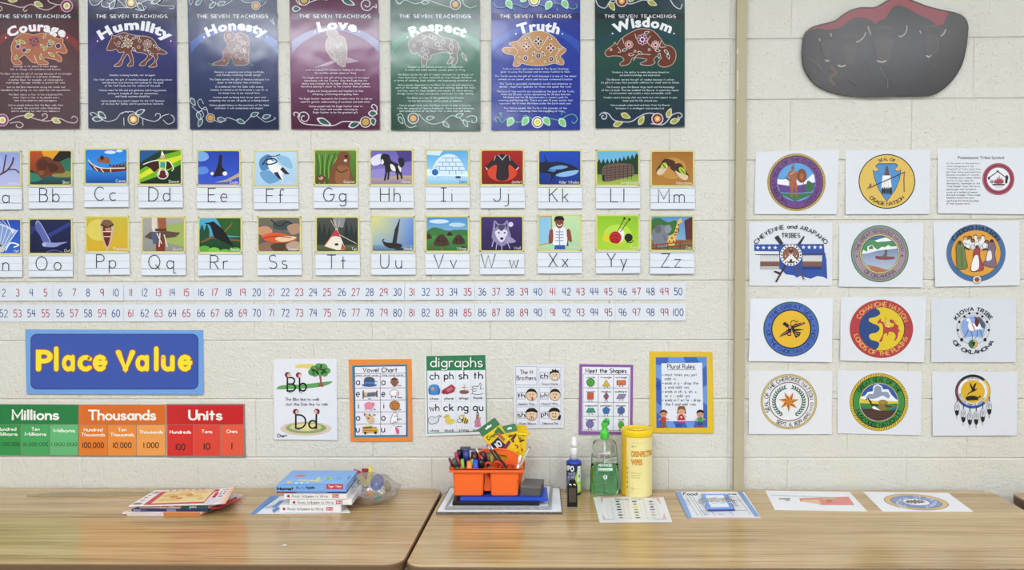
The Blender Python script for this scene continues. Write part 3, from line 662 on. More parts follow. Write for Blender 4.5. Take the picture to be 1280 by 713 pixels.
body(A,772,[(351,'Truth is to know and understand all The Seven Teachings'),(366,'given to us by the Creator and to remain faithful to them.'),(388,'The Turtle carries the gift of truth because it is one of the oldest'),(404,'animals on our planet, and is said to have witnessed Creation.'),(427,'The Turtle is grounded, methodical, careful and attentive to'),(442,'details - important qualities for those who speak the truth.'),(466,'The laws of time and life are recorded on the back of the Turtle.'),(481,'There are 28 outer scutes representing the 28 days between'),(496,"full moons and the 28 days between a woman's cycle for"),(511,'creating and bearing life. There are also 13 inner scutes that'),(527,'represent the 13 times the Moon circles the Earth each year.'),(551,'For Native people, the Turtle is the reminder of the'),(566,"Creator's teachings from the beginning of time.")],'#bcc6ea',ch=6.1)
A.done()
# --- wisdom
A=poster('p4',[(743.3,-26),(856,-26),(855.8,158.8),(744.5,160.5)],'dark teal teaching poster headed Wisdom with a brown beaver',('#1d4a3c','#1a2c40'),'#1a2424','Wisdom',302,136,300,28,49,'#1f4350',287)
A.part('beaver').at('tw')
A.SB([(748,340),(765,315),(800,290),(812,270),(825,285),(850,250),(900,215),(960,188),(1010,185),(1060,200),(1100,240),(1130,285),(1170,295),(1200,330),(1200,380),(1175,415),(1130,430),(1095,420),(1090,395),(1110,370),(1080,360),(1060,385),(1070,400),(1040,418),(985,415),(975,405),(1010,390),(1010,378),(930,370),(910,400),(890,415),(850,420),(845,405),(870,385),(850,362),(800,358),(765,362)],'#6a3424','#c9b0a6',4)
for x,y,r,c in((988,253,22,'#7a2f6c'),(902,285,17,'#c96a3a'),(1072,287,17,'#c9704a')):
    for i in range(8): A.E(x+r*1.1*math.cos(i*PI/4),y+r*1.1*math.sin(i*PI/4),r*.55,r*.55,'#d8ccd0',n=8); A.layer-=1
    A.layer+=1
    for i in range(8): A.E(x+r*1.1*math.cos(i*PI/4),y+r*1.1*math.sin(i*PI/4),r*.38,r*.38,c,n=8); A.layer-=1
    A.layer+=1
    A.flower(x,y,(r*.7,r*.45),('#e3d8dc','#4a2050'))
for x,y,a in((870,325,-20),(910,350,0),(970,330,30),(1010,215,-20),(1080,320,10),(1140,320,40),(1160,345,70),(1110,340,100)): A.leaf(x-12,y,a,36,17,'#2f4a44','#dcd0cc',4)
for p in([(830,300),(850,330),(830,335)],[(860,240),(870,280)],[(1110,260),(1100,300),(1140,300)],[(930,390),(960,350),(1040,350)],[(940,215),(950,250)],[(1040,230),(1020,270),(1050,300)]): A.C(p,4,'#d6c6c0')
for x,y in((787,318),(940,328),(1032,318)): A.O(x,y,7,7,4,'#d6c6c0',n=10)
A.part('flower_border').at('p4')
vine(A,[spiral(100,595,22,200,1.2),[(100,572),(125,580),(150,610),(190,620),(240,620),(280,595),(320,578),(360,580),(400,600)],[(340,630),(400,635),(430,610),(450,585),(485,575),(500,590),(488,602),(478,592)],[(60,0),(75,30),(110,40),(140,0),(200,10),(240,20),(300,0),(340,10)],[(440,0),(460,30),(490,45),(500,20)],[(150,15),(180,0)]],5,'#c8ccd2')
for x,y,a in((150,640,-20),(190,580,25),(280,635,-60),(425,600,-70),(440,625,-20),(130,10,60),(230,8,-50),(325,5,25)): A.leaf(x,y,a,50,26,'#a5a84a','#d8d2b0',5)
for x,y in((374,606),(192,5)): A.flower(x,y,(31,25,16,9),('#d8c2c6','#6a2436','#e0a05a','#edd08a'))
A.part('small_text')
body(A,287,[(368,'Wisdom is the ability to make decisions based on'),(383,'personal knowledge and experience.'),(406,'The Beaver carries the gift of wisdom because it utilizes'),(421,'its gifts in ways that promote wellness for itself and its family.'),(444,'The Creator gave the Beaver large teeth and the knowledge'),(460,'of how to build. This has enabled the Beaver to positively impact'),(475,'its environment and create a more sustainable world.'),(497,'Wisdom means knowing what your limits are with respect to your'),(513,'body and the life around you.'),(536,'Native people understand and learn from the Beaver'),(552,'because it is intelligent and productive.')],'#b9c8c8')
A.done()

# ================================================================ bison-herd cut-out panel
OUT=[(100,0),(520,50),(480,55),(440,75)]
o=[(690,0),(780,-28),(860,2),(960,40),(1060,65),(1150,85),(1205,115),(1228,165),(1228,220),(1215,330),(1185,440),(1130,530),(1070,590),(1010,628),(940,640),(760,642),(600,648),(480,643),(380,630),(280,600),(210,560),(160,500),(130,430),(123,350),(130,260),(150,210),(190,178),(250,160),(340,135),(400,90),(460,60),(520,47),(600,47),(650,25)]
oc=catmull(o,True,4); ol=[(980+x/5.333,y/5.333) for x,y in oc]
GLOB=vcol(mat('glossy_panel',rough=.22,spec=.6,bump=(2.2,.2,.004)))
A=Art('wall_panel','glossy irregular cut-out panel of a dark bison herd under a red sky','wall panel',None,[(1003,-5),(1211,-5),(1211,121),(1003,121)],'#26201f',outline=ol,mt=GLOB,lift=(.012,.001),thick=.011)
A.part('picture').at('bis')
inn=[(640+(x-640)*.985,320+(y-320)*.98) for x,y in oc]
def herd(p): return None
ys=[y for _,y in inn]; cl=[]
for x,y in inn:
    k='#8a2a30' if y<60 else '#7a3a3c' if y<135 else '#4a3a3c' if y<190 else '#2c2727' if y<420 else '#221e1f'
    cl.append(k)
A.P(inn,'#2a2425')
A.B([(150,225),(185,188),(250,168),(340,145),(400,100),(460,70),(520,57),(600,56),(655,35),(695,8),(780,-18),(860,12),(960,50),(1060,75),(1100,90),(1080,120),(1060,160),(1000,165),(900,100),(800,45),(740,40),(690,100),(660,150),(610,160),(560,125),(480,118),(420,150),(390,185),(280,200),(200,220)],'#8d3036','#7c2a30')
A.B([(160,215),(230,190),(330,205),(420,150),(480,122),(560,128),(605,168),(600,330),(400,520),(250,540),(160,420),(140,300)],'#302a2a')
A.B([(610,165),(690,120),(730,50),(780,36),(860,80),(960,125),(1010,170),(1040,300),(900,520),(650,560),(560,400)],'#2b2829')
A.B([(1010,180),(1060,170),(1095,95),(1160,100),(1200,130),(1215,200),(1190,380),(1100,540),(980,560),(960,300)],'#302a28')
for cx,cy,sx_ in((285,300,.8),(440,330,1.),(665,300,1.25),(980,270,1.)):
    A.B([(cx-52*sx_,cy-90*sx_),(cx+52*sx_,cy-90*sx_),(cx+40*sx_,cy+30*sx_),(cx+25*sx_,cy+95*sx_),(cx-25*sx_,cy+95*sx_),(cx-42*sx_,cy+30*sx_)],'#3a322f')
    A.B([(cx-60*sx_,cy-80*sx_),(cx+60*sx_,cy-80*sx_),(cx+44*sx_,cy-30*sx_),(cx,cy-50*sx_),(cx-44*sx_,cy-30*sx_)],'#2e2827')
for p in([(820,170),(815,210),(790,240),(765,242)],[(545,215),(530,250),(495,278),(480,276)],[(1078,195),(1065,225),(1045,240)],[(560,175),(568,205),(580,230)],[(235,255),(240,275)],[(310,220),(318,245)],[(905,205),(915,225)]): A.C(p,9,'#8f857c',n=4)
for x0,x1,y in((620,682,408),(358,410,438),(948,984,374),(275,303,402)): A.C([(x0,y-4),((x0+x1)/2,y+6),(x1,y-4)],9,'#a89a80',n=3)
A.C([(640,450),(665,500),(690,540),(690,590)],6,'#5a504b'); A.C([(310,440),(345,490),(305,520),(340,570)],18,'#5c4430'); A.C([(160,385),(210,420),(250,460)],8,'#5a504b'); A.C([(1020,250),(1025,330),(960,400),(1010,440)],6,'#4c433c'); A.C([(245,280),(265,360),(300,400)],5,'#4c433c')
A.C([(680,520),(740,545),(700,510)],4,'#4a423e'); A.C([(420,520),(480,570),(530,600)],6,'#40383a'); A.C([(600,300),(610,360),(650,400)],4,'#4a4341')
A.done()
# ================================================================ alphabet cards
SHW={'B':'Bear','C':'Canoe','D':'Dancer','E':'Eagle','F':'Feathers','G':'Gopher','H':'Horse','I':'Igloo','J':'Jacket','K':'Killer Whales','L':'Longhouse','M':'Moccasins','N':'Net','O':'Owl','P':'Papoose','Q':'Quiver','R':'Raven','S':'Salmon','T':'Tipi','U':'Umiak','V':'Village','W':'Wolf','X':'X-Ray','Y':'Yarn','Z':'Zoo','A':'Antlers'}
def pic_A(A):
    A.R(0,0,100,80,'#8fa0d8','#b8bce0'); A.B([(0,10),(40,0),(60,30),(30,60),(0,60)],'#a4b2e2')
    A.C([(20,80),(50,55),(68,44),(80,28),(84,12)],4,'#5a2c30'); A.C([(58,50),(62,30),(66,6)],3.4,'#5a2c30'); A.C([(70,42),(88,42),(98,50)],3,'#5a2c30'); A.C([(44,60),(38,40),(40,26)],3,'#5a2c30')
def pic_B(A):
    A.R(0,0,100,80,'#b84e20','#5c2a1c'); A.B([(30,0),(75,0),(66,16),(45,22)],'#e39a28'); A.P([(55,20),(72,0),(100,0),(100,50),(70,50)],'#241c1c')
    A.B([(60,36),(80,22),(100,18),(100,50),(70,50)],'#2c6e56'); A.P([(0,45),(12,50),(22,58),(0,70)],'#2a1a1a'); A.R(0,60,100,80,'#2a5a58','#173a40')
    A.B([(-2,52),(20,56),(30,68),(0,74)],'#2e7a66'); A.B([(55,56),(80,48),(100,50),(100,62),(60,62)],'#8c8a44')
    A.B([(14,30),(20,20),(34,13),(50,16),(58,24),(72,26),(82,40),(84,52),(60,54),(40,56),(34,66),(26,64),(18,50)],'#6a3820')
    A.B([(18,30),(30,20),(42,24),(42,40),(30,48),(20,42)],'#54291a'); A.E(28,52,7,6,'#87512f'); A.B([(44,30),(60,30),(70,44),(50,50)],'#4c2618')
def pic_C(A):
    A.R(0,0,100,80,'#1f7fd8','#3f9ae0'); A.E(60,6,14,4,'#cfe3f4'); A.E(82,3,8,3,'#cfe3f4'); A.P([(55,44),(80,34),(100,28),(100,48),(50,50)],'#4a6a8c'); A.R(0,48,100,80,'#2a7cd0','#0d4c9c')
    A.B([(4,22),(16,34),(40,42),(80,40),(98,42),(98,50),(60,54),(30,52),(14,42)],'#6b2b22'); A.C([(6,24),(18,36),(42,44),(96,44)],2.5,'#e8dfd0')
    A.P([(26,18),(38,22),(46,16),(58,20),(60,34),(44,32),(30,30)],'#8c5a3a'); A.P([(40,12),(46,20),(40,26),(34,20)],'#3a2020'); A.ML([[(20,40),(30,52)],[(34,42),(44,54)],[(60,42),(62,54)]],2,'#e0d8c8')
    for x in range(60,96,8): A.E(x,38,3,3,'#5a3426',n=8)
def pic_D(A):
    A.R(0,0,100,80,'#1c3a28','#0c2414'); A.P([(0,48),(60,10),(100,0),(100,34),(40,64),(0,78)],'#6fae1c'); A.P([(0,58),(60,22),(100,12),(100,22),(40,50),(0,70)],'#d8dc28'); A.P([(0,0),(50,0),(0,30)],'#1d5590')
    A.B([(8,34),(26,28),(44,26),(58,24),(70,26),(78,40),(64,46),(50,42),(36,52),(24,42)],'#3a1410'); A.C([(8,34),(40,24),(70,26),(82,42),(78,50)],2,'#f0f0ea')
    A.E(56,16,6,5,'#d9a890'); A.P([(54,0),(60,12),(52,12)],'#f2f2f0'); A.P([(46,22),(66,22),(64,44),(48,44)],'#dfe04a'); A.R(50,28,62,42,'#2aa0a0')
    A.B([(42,52),(50,46),(62,46),(70,56),(64,68),(54,70),(44,62)],'#5a1616'); A.O(56,58,13,11,2,'#e8e8e0'); A.ML([[(50,44),(46,60)],[(62,44),(66,60)]],3,'#e8e8e0')
def pic_E(A):
    A.R(0,0,100,80,'#1f3fa8','#3a58c8'); A.B([(0,0),(20,4),(26,16),(14,24),(0,22)],'#7ba6dc'); A.B([(0,40),(20,38),(24,52),(0,56)],'#5a86d4'); A.P([(40,76),(70,68),(100,52),(100,62),(70,74)],'#b7a488')
    A.B([(52,8),(58,14),(58,36),(66,48),(62,58),(48,60),(36,62),(42,48),(48,30)],'#1c1a22'); A.E(65,54,6,5,'#e8e8ea'); A.E(34,54,4,4,'#e8e0d8')
def pic_F(A):
    A.R(0,0,100,80,'#bcd8ea','#a8c8e4'); A.B([(10,20),(30,6),(44,20),(34,40),(14,44)],'#4a86b8'); A.B([(50,8),(80,14),(90,40),(64,30)],'#8ab8d8'); A.B([(10,50),(40,46),(60,66),(30,76)],'#6a9cc8')
    A.B([(30,20),(44,24),(64,52),(66,70),(54,60),(34,42)],'#f0f0f2'); A.P([(44,50),(54,48),(66,70),(54,62)],'#2c2430'); A.B([(46,24),(62,34),(82,52),(72,54),(54,42)],'#ececee'); A.P([(60,42),(66,36),(84,54),(72,54)],'#2c2430')
    A.C([(16,32),(26,20),(44,16),(52,24),(36,30),(24,28)],3,'#3c3438'); A.C([(20,30),(30,12),(48,10),(60,6)],2,'#3c3438')
def pic_G(A):
    A.R(0,0,100,80,'#5c8a34','#3c6428')
    for i in range(9): A.C([(5+i*6,80),(8+i*5,40),(2+i*8,6+3*(i%3))],2,'#7fae4a' if i%2 else '#2c4c1c',n=3)
    A.B([(36,60),(40,40),(52,22),(56,8),(68,2),(82,6),(86,20),(84,34),(88,50),(90,80),(36,80)],'#7a4a2c'); A.B([(54,40),(70,36),(84,44),(80,76),(50,76)],'#94603c')
    A.E(76,14,5,4,'#3a2018'); A.E(74,24,4,3,'#e0d0c0'); A.C([(50,42),(62,52),(80,46)],3,'#5a3220'); A.E(14,68,12,10,'#6a4028'); A.E(14,66,6,4,'#c0a088'); A.E(12,64,2,2,'#20100c',n=8)
def pic_H(A):
    A.R(0,0,100,80,'#6a62b4','#8a7cc0'); A.B([(0,20),(20,8),(30,14),(26,30),(6,36)],'#e0dcec'); A.P([(60,0),(100,0),(100,24),(76,30)],'#4a3a84'); A.R(0,60,100,80,'#c0a87c','#8a78a8'); A.B([(0,48),(40,44),(60,60),(0,66)],'#9088c8')
    A.B([(24,16),(30,8),(44,10),(50,24),(66,32),(74,40),(72,56),(60,52),(46,50),(36,54),(34,36),(26,34)],'#201a20'); A.B([(66,20),(78,18),(82,32),(74,40)],'#201a20')
    A.ML([[(38,50),(34,72)],[(44,50),(42,70)],[(64,52),(66,70)],[(72,50),(76,68)]],4.5,'#201a20'); A.B([(48,32),(58,38),(60,50),(50,46)],'#e8e2e0'); A.B([(28,20),(32,28),(28,34),(25,28)],'#e8e2e0'); A.B([(66,36),(74,42),(72,52)],'#e8e2e0')
def pic_I(A):
    A.R(0,0,100,80,'#58a8e0','#a8d4ee'); A.P([(0,0),(40,0),(30,12),(0,10)],'#d4e8f4'); A.R(0,56,100,80,'#bcdcf0','#8cc0e4'); A.P([(0,44),(100,52),(100,62),(0,60)],'#e0f0f8')
    A.B([(16,56),(20,30),(34,14),(52,8),(70,12),(84,26),(92,44),(94,56)],'#d6e8f4')
    A.ML([[(18,48),(94,48)],[(20,38),(90,38)],[(26,28),(86,28)],[(36,18),(78,18)]]+[[(x,y),(x+1,y+9)] for x,y in((30,38),(46,38),(62,38),(78,38),(38,28),(54,28),(70,28),(46,19),(62,19),(54,48),(70,48),(84,48))],1.4,'#4c8cc0')
    A.E(20,50,12,10,'#a8d0ec'); A.E(20,53,8,9,'#2a68b0'); A.O(20,52,9,9,2,'#e8f4fa'); A.E(76,64,7,3,'#3a4a60')
def pic_J(A):
    A.R(0,0,100,80,'#a82420','#7c1614'); A.E(50,52,36,22,'#d24428'); A.B([(36,12),(50,8),(64,12),(70,18),(90,40),(84,46),(66,34),(64,68),(36,68),(36,34),(12,46),(8,40),(30,18)],'#2a2226')
    A.L([(40,10),(50,22),(60,10)],2,'#b8b4b8'); A.L([(10,40),(14,46)],2.5,'#d8d4d4'); A.L([(84,46),(90,40)],2.5,'#d8d4d4'); A.L([(30,24),(34,12)],2,'#a89898'); A.L([(66,12),(70,24)],2,'#a89898')
def pic_K(A):
    A.R(0,0,100,80,'#1c4ab8','#12307c'); A.B([(0,28),(14,26),(12,6),(22,26),(50,26),(80,34),(96,46),(90,56),(60,60),(40,58),(26,76),(28,56),(0,50)],'#1a2034')
    A.B([(24,42),(50,34),(70,38),(50,44)],'#6aa0d8'); A.B([(40,58),(60,50),(94,46),(88,56),(60,62)],'#8ab8e4'); A.B([(20,46),(40,44),(36,50)],'#4a80c0')
def pic_L(A):
    A.R(0,0,100,80,'#6ab0d8','#7cb8cc'); A.P([(0,28)]+[(i*5,(30-(12 if i%2 else 0)-max(0,i-8)*1.2)) for i in range(1,20)]+[(100,10),(100,60),(0,60)],'#1c3a24'); A.R(0,56,100,80,'#7c9c3c','#a0b448')
    A.B([(12,52),(16,36),(40,30),(74,30),(88,36),(88,58),(60,66),(22,74),(14,66)],'#6b564c')
    A.ML([[(14,y),(88,y-8)] for y in(42,48,54,60,66)]+[[(x,34),(x,68)] for x in(24,34,44,54,64,74,84)],1.3,'#3c2e2a'); A.P([(12,56),(18,58),(18,74),(12,70)],'#20181a')
def pic_M(A):
    A.R(0,0,100,80,'#a06a2c','#b07a34'); A.E(50,40,34,26,'#c08c44')
    A.B([(10,46),(20,30),(30,18),(44,18),(56,24),(54,36),(40,36),(30,50),(16,54)],'#4a2c20'); A.B([(12,48),(26,34),(36,30),(38,38),(26,54),(16,56)],'#d8c0a0'); A.E(29,34,6,9,'#a8c83c',rot=40)
    A.B([(44,38),(54,30),(70,28),(78,40),(90,58),(84,68),(68,62),(54,48)],'#4a2c20'); A.B([(56,46),(70,52),(88,58),(84,68),(70,64)],'#d8c0a0'); A.E(74,46,6,11,'#a8c83c',rot=-40); A.ML([[(26,30),(34,40)],[(70,42),(80,52)]],2,'#2c1c14')
def pic_N(A):
    A.R(0,0,100,80,'#2448b0','#3464c8'); A.P([(30,0),(94,26),(70,62),(60,76),(20,70),(0,30),(0,0)],'#8098cc')
    A.ML([[(20+i*12,0),(90-i*2,26+i*2)] for i in range(5)]+[[(94-i*12,24-i*4),(60-i*4,70)] for i in range(6)],1.6,'#dfe4f0'); A.C([(64,74),(76,56),(96,60),(84,66)],3,'#eef2f8'); A.B([(30,60),(50,56),(60,76),(30,76)],'#c8c8c0')
    for x,y in((46,50),(52,62),(40,66)): A.E(x,y,3,3,'#3a2c34',n=8)
def pic_O(A):
    A.R(0,0,100,80,'#1c2350','#12163a'); A.P([(40,36),(100,4),(100,14),(40,48)],'#2e3a80'); A.P([(0,20),(30,6),(0,40)],'#2a3474')
    A.B([(14,10),(18,3),(26,10),(38,30),(48,46),(50,56),(34,56),(24,38),(14,24)],'#5c64a8'); A.C([(14,12),(18,3),(26,10),(40,34),(50,54)],1.6,'#b4bce0')
    A.B([(30,58),(38,54),(60,56),(90,54),(76,60),(62,66),(40,66),(32,64)],'#8c94c8'); A.E(35,60,5,5,'#a8b0dc'); A.C([(40,78),(60,74),(80,78)],2,'#4a58a0')
def pic_P(A):
    A.R(0,0,100,80,'#c8b43c','#d4a824'); A.E(30,30,30,26,'#d9c85c'); A.B([(34,14),(40,4),(54,4),(64,12),(66,26),(62,50),(54,76),(48,76),(38,50),(34,28)],'#c8b090')
    A.B([(36,14),(42,6),(56,6),(64,14),(62,22),(38,22)],'#7a5a3c'); A.B([(40,24),(50,20),(60,24),(56,56),(50,70),(42,50)],'#6c2018'); A.E(52,28,7,7,'#b08468'); A.ML([[(40,34),(60,34)],[(42,46),(58,46)]],2,'#e8dcc0'); A.C([(34,16),(50,24),(66,16)],3,'#3a2c20')
def pic_Q(A):
    A.R(0,0,100,80,'#a8a49c','#8c8c84'); A.P([(50,20),(100,10),(100,70),(60,60)],'#9cae5c'); A.P([(22,0),(34,0),(36,40),(28,44),(22,24)],'#dccfc0'); A.P([(36,0),(56,0),(58,30),(40,36)],'#9a5638'); A.R(32,44,54,80,'#7a3420')
    A.P([(4,46),(18,34),(60,32),(92,36),(80,46),(50,50),(20,52)],'#5c4438'); A.P([(20,36),(34,34),(36,60),(26,64)],'#4a5a78'); A.ML([[(34,36),(46,62)],[(52,40),(60,70)],[(42,36),(40,70)]],2.6,'#e0d4c4'); A.R(30,26,58,32,'#5c2c1c')
def pic_R(A):
    A.R(0,0,100,80,'#4fa4d0','#3c9080'); A.P([(40,0),(100,0),(100,44),(60,40),(50,16)],'#2c5a24'); A.P([(0,30),(6,14),(12,30),(18,10),(24,30),(24,50),(0,50)],'#1d4a30'); A.R(0,46,100,80,'#1c4a28','#143a1c')
    A.L([(4,58),(30,46),(60,50),(100,54)],5,'#7a5230'); A.L([(60,34),(80,12)],3,'#8a6238'); A.B([(12,12),(24,10),(34,8),(42,14),(56,26),(68,42),(76,56),(84,68),(70,62),(48,52),(36,46),(30,28),(24,16)],'#121418')
    A.E(12,74,14,8,'#5aa83c'); A.E(36,78,14,8,'#74c048'); A.E(88,78,14,8,'#5aa83c'); A.E(62,79,12,5,'#68b040')
def pic_S(A):
    A.R(0,0,100,80,'#6c6a62','#5a4c44'); A.B([(40,10),(70,6),(86,22),(60,30),(36,24)],'#3c4a48'); A.C([(30,4),(50,20),(70,10),(90,20)],3,'#22282a')
    A.B([(0,24),(20,20),(34,32),(20,44),(0,38)],'#c8906c'); A.B([(70,20),(96,14),(100,34),(80,40)],'#b08a70'); A.B([(8,44),(30,36),(60,38),(84,46),(92,52),(70,58),(40,60),(16,54)],'#d8582c'); A.B([(40,50),(60,44),(92,46),(80,54),(56,58)],'#e8c8a0')
    A.B([(0,66),(20,58),(40,66),(36,80),(0,80)],'#8a6a58'); A.B([(66,66),(84,56),(100,60),(100,76),(76,78)],'#b89a84'); A.B([(30,66),(60,60),(66,74),(40,80)],'#54382c'); A.C([(10,50),(40,44),(80,48)],2,'#8c3018')
def pic_T(A):
    A.R(0,0,100,80,'#4a4c48','#2c342c'); A.P([(40,0),(70,0),(64,24),(44,20)],'#8c8c90')
    for i,x in enumerate((6,18,30,72,84,96)): A.P([(x-10,62),(x,8+6*(i%3)),(x+10,62)],'#23302a')
    A.R(0,66,100,80,'#5c6448','#444c34'); A.P([(18,68),(46,28),(50,28),(70,76),(50,78)],'#e8e0cc'); A.P([(34,46),(48,27),(58,46),(46,44)],'#b83448'); A.P([(62,60),(70,76),(58,76)],'#b84a38')
    A.ML([[(48,30),(34,6)],[(49,30),(44,4)],[(50,30),(56,6)],[(50,30),(40,4)],[(54,40),(96,62)]],1.6,'#c8bca8'); A.E(48,64,5,3,'#38302c'); A.L([(18,68),(46,30)],2,'#b84a38')
def pic_U(A):
    A.P([(0,0),(100,0),(100,80),(0,80)],['#d8d884','#6a96d8','#3c6cc4','#7ca8c8'])
    A.R(0,66,100,80,'#7c98b0','#4a6aa0'); A.B([(24,56),(34,60),(60,62),(72,66),(66,74),(44,74),(30,68)],'#2c241c'); A.P([(48,62),(54,30),(66,4),(62,34),(58,62)],'#2a2c30'); A.L([(57,64),(66,4)],2,'#201c1c'); A.C([(24,56),(28,52)],3,'#201c1c'); A.E(66,76,12,3,'#23304c')
def pic_V(A):
    A.R(0,0,100,80,'#4a90c8','#a0c4d8'); A.E(30,10,24,5,'#c8dcea'); A.E(74,18,20,5,'#b8d2e4'); A.B([(0,34),(20,24),(50,32),(70,30),(100,32),(100,50),(0,50)],'#3c7440'); A.R(0,44,100,80,'#4c8a44','#2e6830')
    for x,y,r in((36,56,17),(78,54,14),(4,46,8),(56,40,6)): A.B([(x-r,y+r*.7),(x-r*.8,y-r*.3),(x,y-r*.9),(x+r*.8,y-r*.3),(x+r,y+r*.7)],'#4a3228'); A.ML([[(x-r*.8,y),(x+r*.8,y)],[(x-r*.4,y-r*.6),(x-r*.4,y+r*.5)],[(x+r*.3,y-r*.6),(x+r*.3,y+r*.5)]],1.4,'#2a1c18')
    A.L([(12,64),(14,78)],3,'#7a4030'); A.L([(38,72),(38,80)],3,'#9a6040'); A.E(86,74,12,4,'#1f4a28')
def pic_W(A):
    A.R(0,0,100,80,'#43306c','#2a1c48'); A.P([(0,50),(20,30),(40,50),(40,80),(0,80)],'#322454'); A.E(72,18,6,6,'#d8d0e8'); A.B([(28,30),(32,8),(42,16),(54,16),(64,8),(68,30),(72,50),(60,66),(48,70),(36,62),(26,50)],'#8c84a8')
    A.B([(34,36),(44,30),(50,34),(56,30),(64,36),(60,50),(52,60),(46,60),(38,50)],'#d8d4e4'); A.P([(34,14),(40,20),(34,28)],'#3c3450'); A.P([(62,14),(64,28),(58,20)],'#3c3450'); A.B([(40,22),(50,18),(58,22),(52,32),(46,32)],'#4c4464')
    A.E(43,38,2.5,2,'#201828',n=8); A.E(57,38,2.5,2,'#201828',n=8); A.E(50,52,4,3,'#18141c'); A.B([(60,46),(74,50),(84,60),(60,62)],'#9c94b8'); A.ML([[(30,56),(26,72)],[(38,64),(36,78)],[(50,70),(50,80)],[(64,62),(70,76)]],2,'#b8b0cc')
def pic_X(A):
    A.R(0,0,100,80,'#c0dca8','#a8d0a0'); A.P([(0,4),(28,0),(30,66),(0,70)],'#8cc0dc'); A.ML([[(0,2),(30,0),(32,64),(0,70)]],2.5,'#d87c3c'); A.P([(30,34),(70,34),(72,72),(34,72)],'#2c3038')
    A.B([(38,26),(60,26),(68,40),(66,72),(36,72),(34,40)],'#e8e8ec'); A.ML([[(40,y),(60,y)] for y in(38,45,52,59)]+[[(50,32),(50,70)]],2,'#7890a8'); A.B([(40,10),(44,2),(54,1),(60,10),(58,24),(50,30),(42,24)],'#8c4634'); A.B([(38,14),(40,2),(56,0),(62,10),(56,10),(44,10)],'#1c1414')
    A.E(46,14,1.6,1.6,'#201010',n=8); A.E(54,14,1.6,1.6,'#201010',n=8); A.C([(45,20),(50,24),(56,20)],2,'#f0e8e4'); A.B([(26,36),(34,34),(34,62),(24,64)],'#8c4634'); A.B([(68,34),(76,34),(80,62),(70,56)],'#8c4634'); A.R(38,70,64,80,'#2c58a0')
def pic_Y(A):
    A.R(0,0,100,80,'#8cc028','#a8d03c'); A.E(50,44,34,24,'#b4d848'); A.E(22,52,9,9,'#dcc82c'); A.E(56,46,10,16,'#e8e8e0'); A.E(76,52,10,10,'#1c1c1c'); A.E(44,52,15,15,'#a81c20'); A.C([(32,46),(44,42),(56,48)],1.5,'#d04040'); A.C([(32,54),(44,50),(58,56)],1.5,'#d04040')
    A.ML([[(48,40),(66,6)],[(56,38),(78,8)]],2,'#5a3c24'); A.E(66,6,3,3,'#3a2418',n=8); A.E(78,8,3,3,'#3a2418',n=8); A.C([(16,60),(30,64),(50,68),(64,64)],2,'#dcc82c'); A.C([(70,62),(82,64),(88,58)],2,'#1c1c1c')
def pic_Z(A):
    A.R(0,0,100,80,'#5a90c4','#88acc8'); A.B([(0,10),(20,4),(40,14),(60,10),(64,40),(0,44)],'#3c6c34'); A.P([(80,10),(100,0),(100,60),(84,60)],'#5c2c34'); A.R(0,56,100,80,'#8c6c4c','#4c6c44')
    A.B([(2,36),(12,24),(20,20),(34,22),(44,20),(50,32),(40,44),(40,72),(10,72),(4,56)],'#787c84'); A.E(40,30,8,10,'#8c9098'); A.C([(30,44),(34,56),(44,52)],4,'#686c74'); A.E(16,30,8,10,'#60646c')
    A.P([(64,10),(72,4),(76,12),(68,18),(62,44),(56,70),(36,70),(42,48),(56,40)],'#e0b860')
    for x,y in((66,20),(62,30),(58,44),(50,52),(44,60),(54,60),(60,38)): A.E(x,y,2.4,2.4,'#7c4420',n=7)
    A.ML([[(0,70),(100,58)],[(0,78),(100,68)]],2.4,'#8c2c24'); A.ML([[(12,66),(12,80)],[(40,62),(40,80)],[(70,60),(70,78)]],2.4,'#8c2c24')
DESC={'A':'branching antlers','B':'a brown bear in a stream','C':'a carved canoe on blue water','D':'a dancer on green and yellow','E':'an eagle in a blue sky','F':'black-tipped white feathers','G':'a brown gopher in grass','H':'a black and white horse','I':'a snow igloo','J':'a black jacket on red','K':'a killer whale on blue','L':'a longhouse before dark trees','M':'a pair of moccasins','N':'a fishing net on blue','O':'a white owl on dark blue','P':'a cradleboard on yellow','Q':'a quiver at someone\'s hip','R':'a black raven on a branch','S':'an orange salmon on stones','T':'a white and red tipi','U':'a small sailing boat','V':'round huts on a green field','W':'a grey wolf face on purple','X':'a boy holding an X-ray','Y':'balls of yarn and needles','Z':'an elephant and a giraffe'}
C1={'A':(-28.3,188.4),'B':(35.3,187),'C':(104.9,185.3),'D':(172.6,186),'E':(245.7,187),'F':(317.3,188),'G':(391.8,186.4),'H':(461.4,186.4),'I':(531.6,186.4),'J':(600.1,186.5),'K':(672,187),'L':(744.4,187),'M':(812.8,187.8),
'N':(-28,273),'O':(35.3,272.6),'P':(106.2,270),'Q':(176.4,270.5),'R':(247.3,271),'S':(321.2,270.5),'T':(394,270.4),'U':(463.6,270),'V':(531.3,269.8),'W':(599.5,269.4),'X':(671.6,268.2),'Y':(744.6,268.2),'Z':(812.2,268.8)}
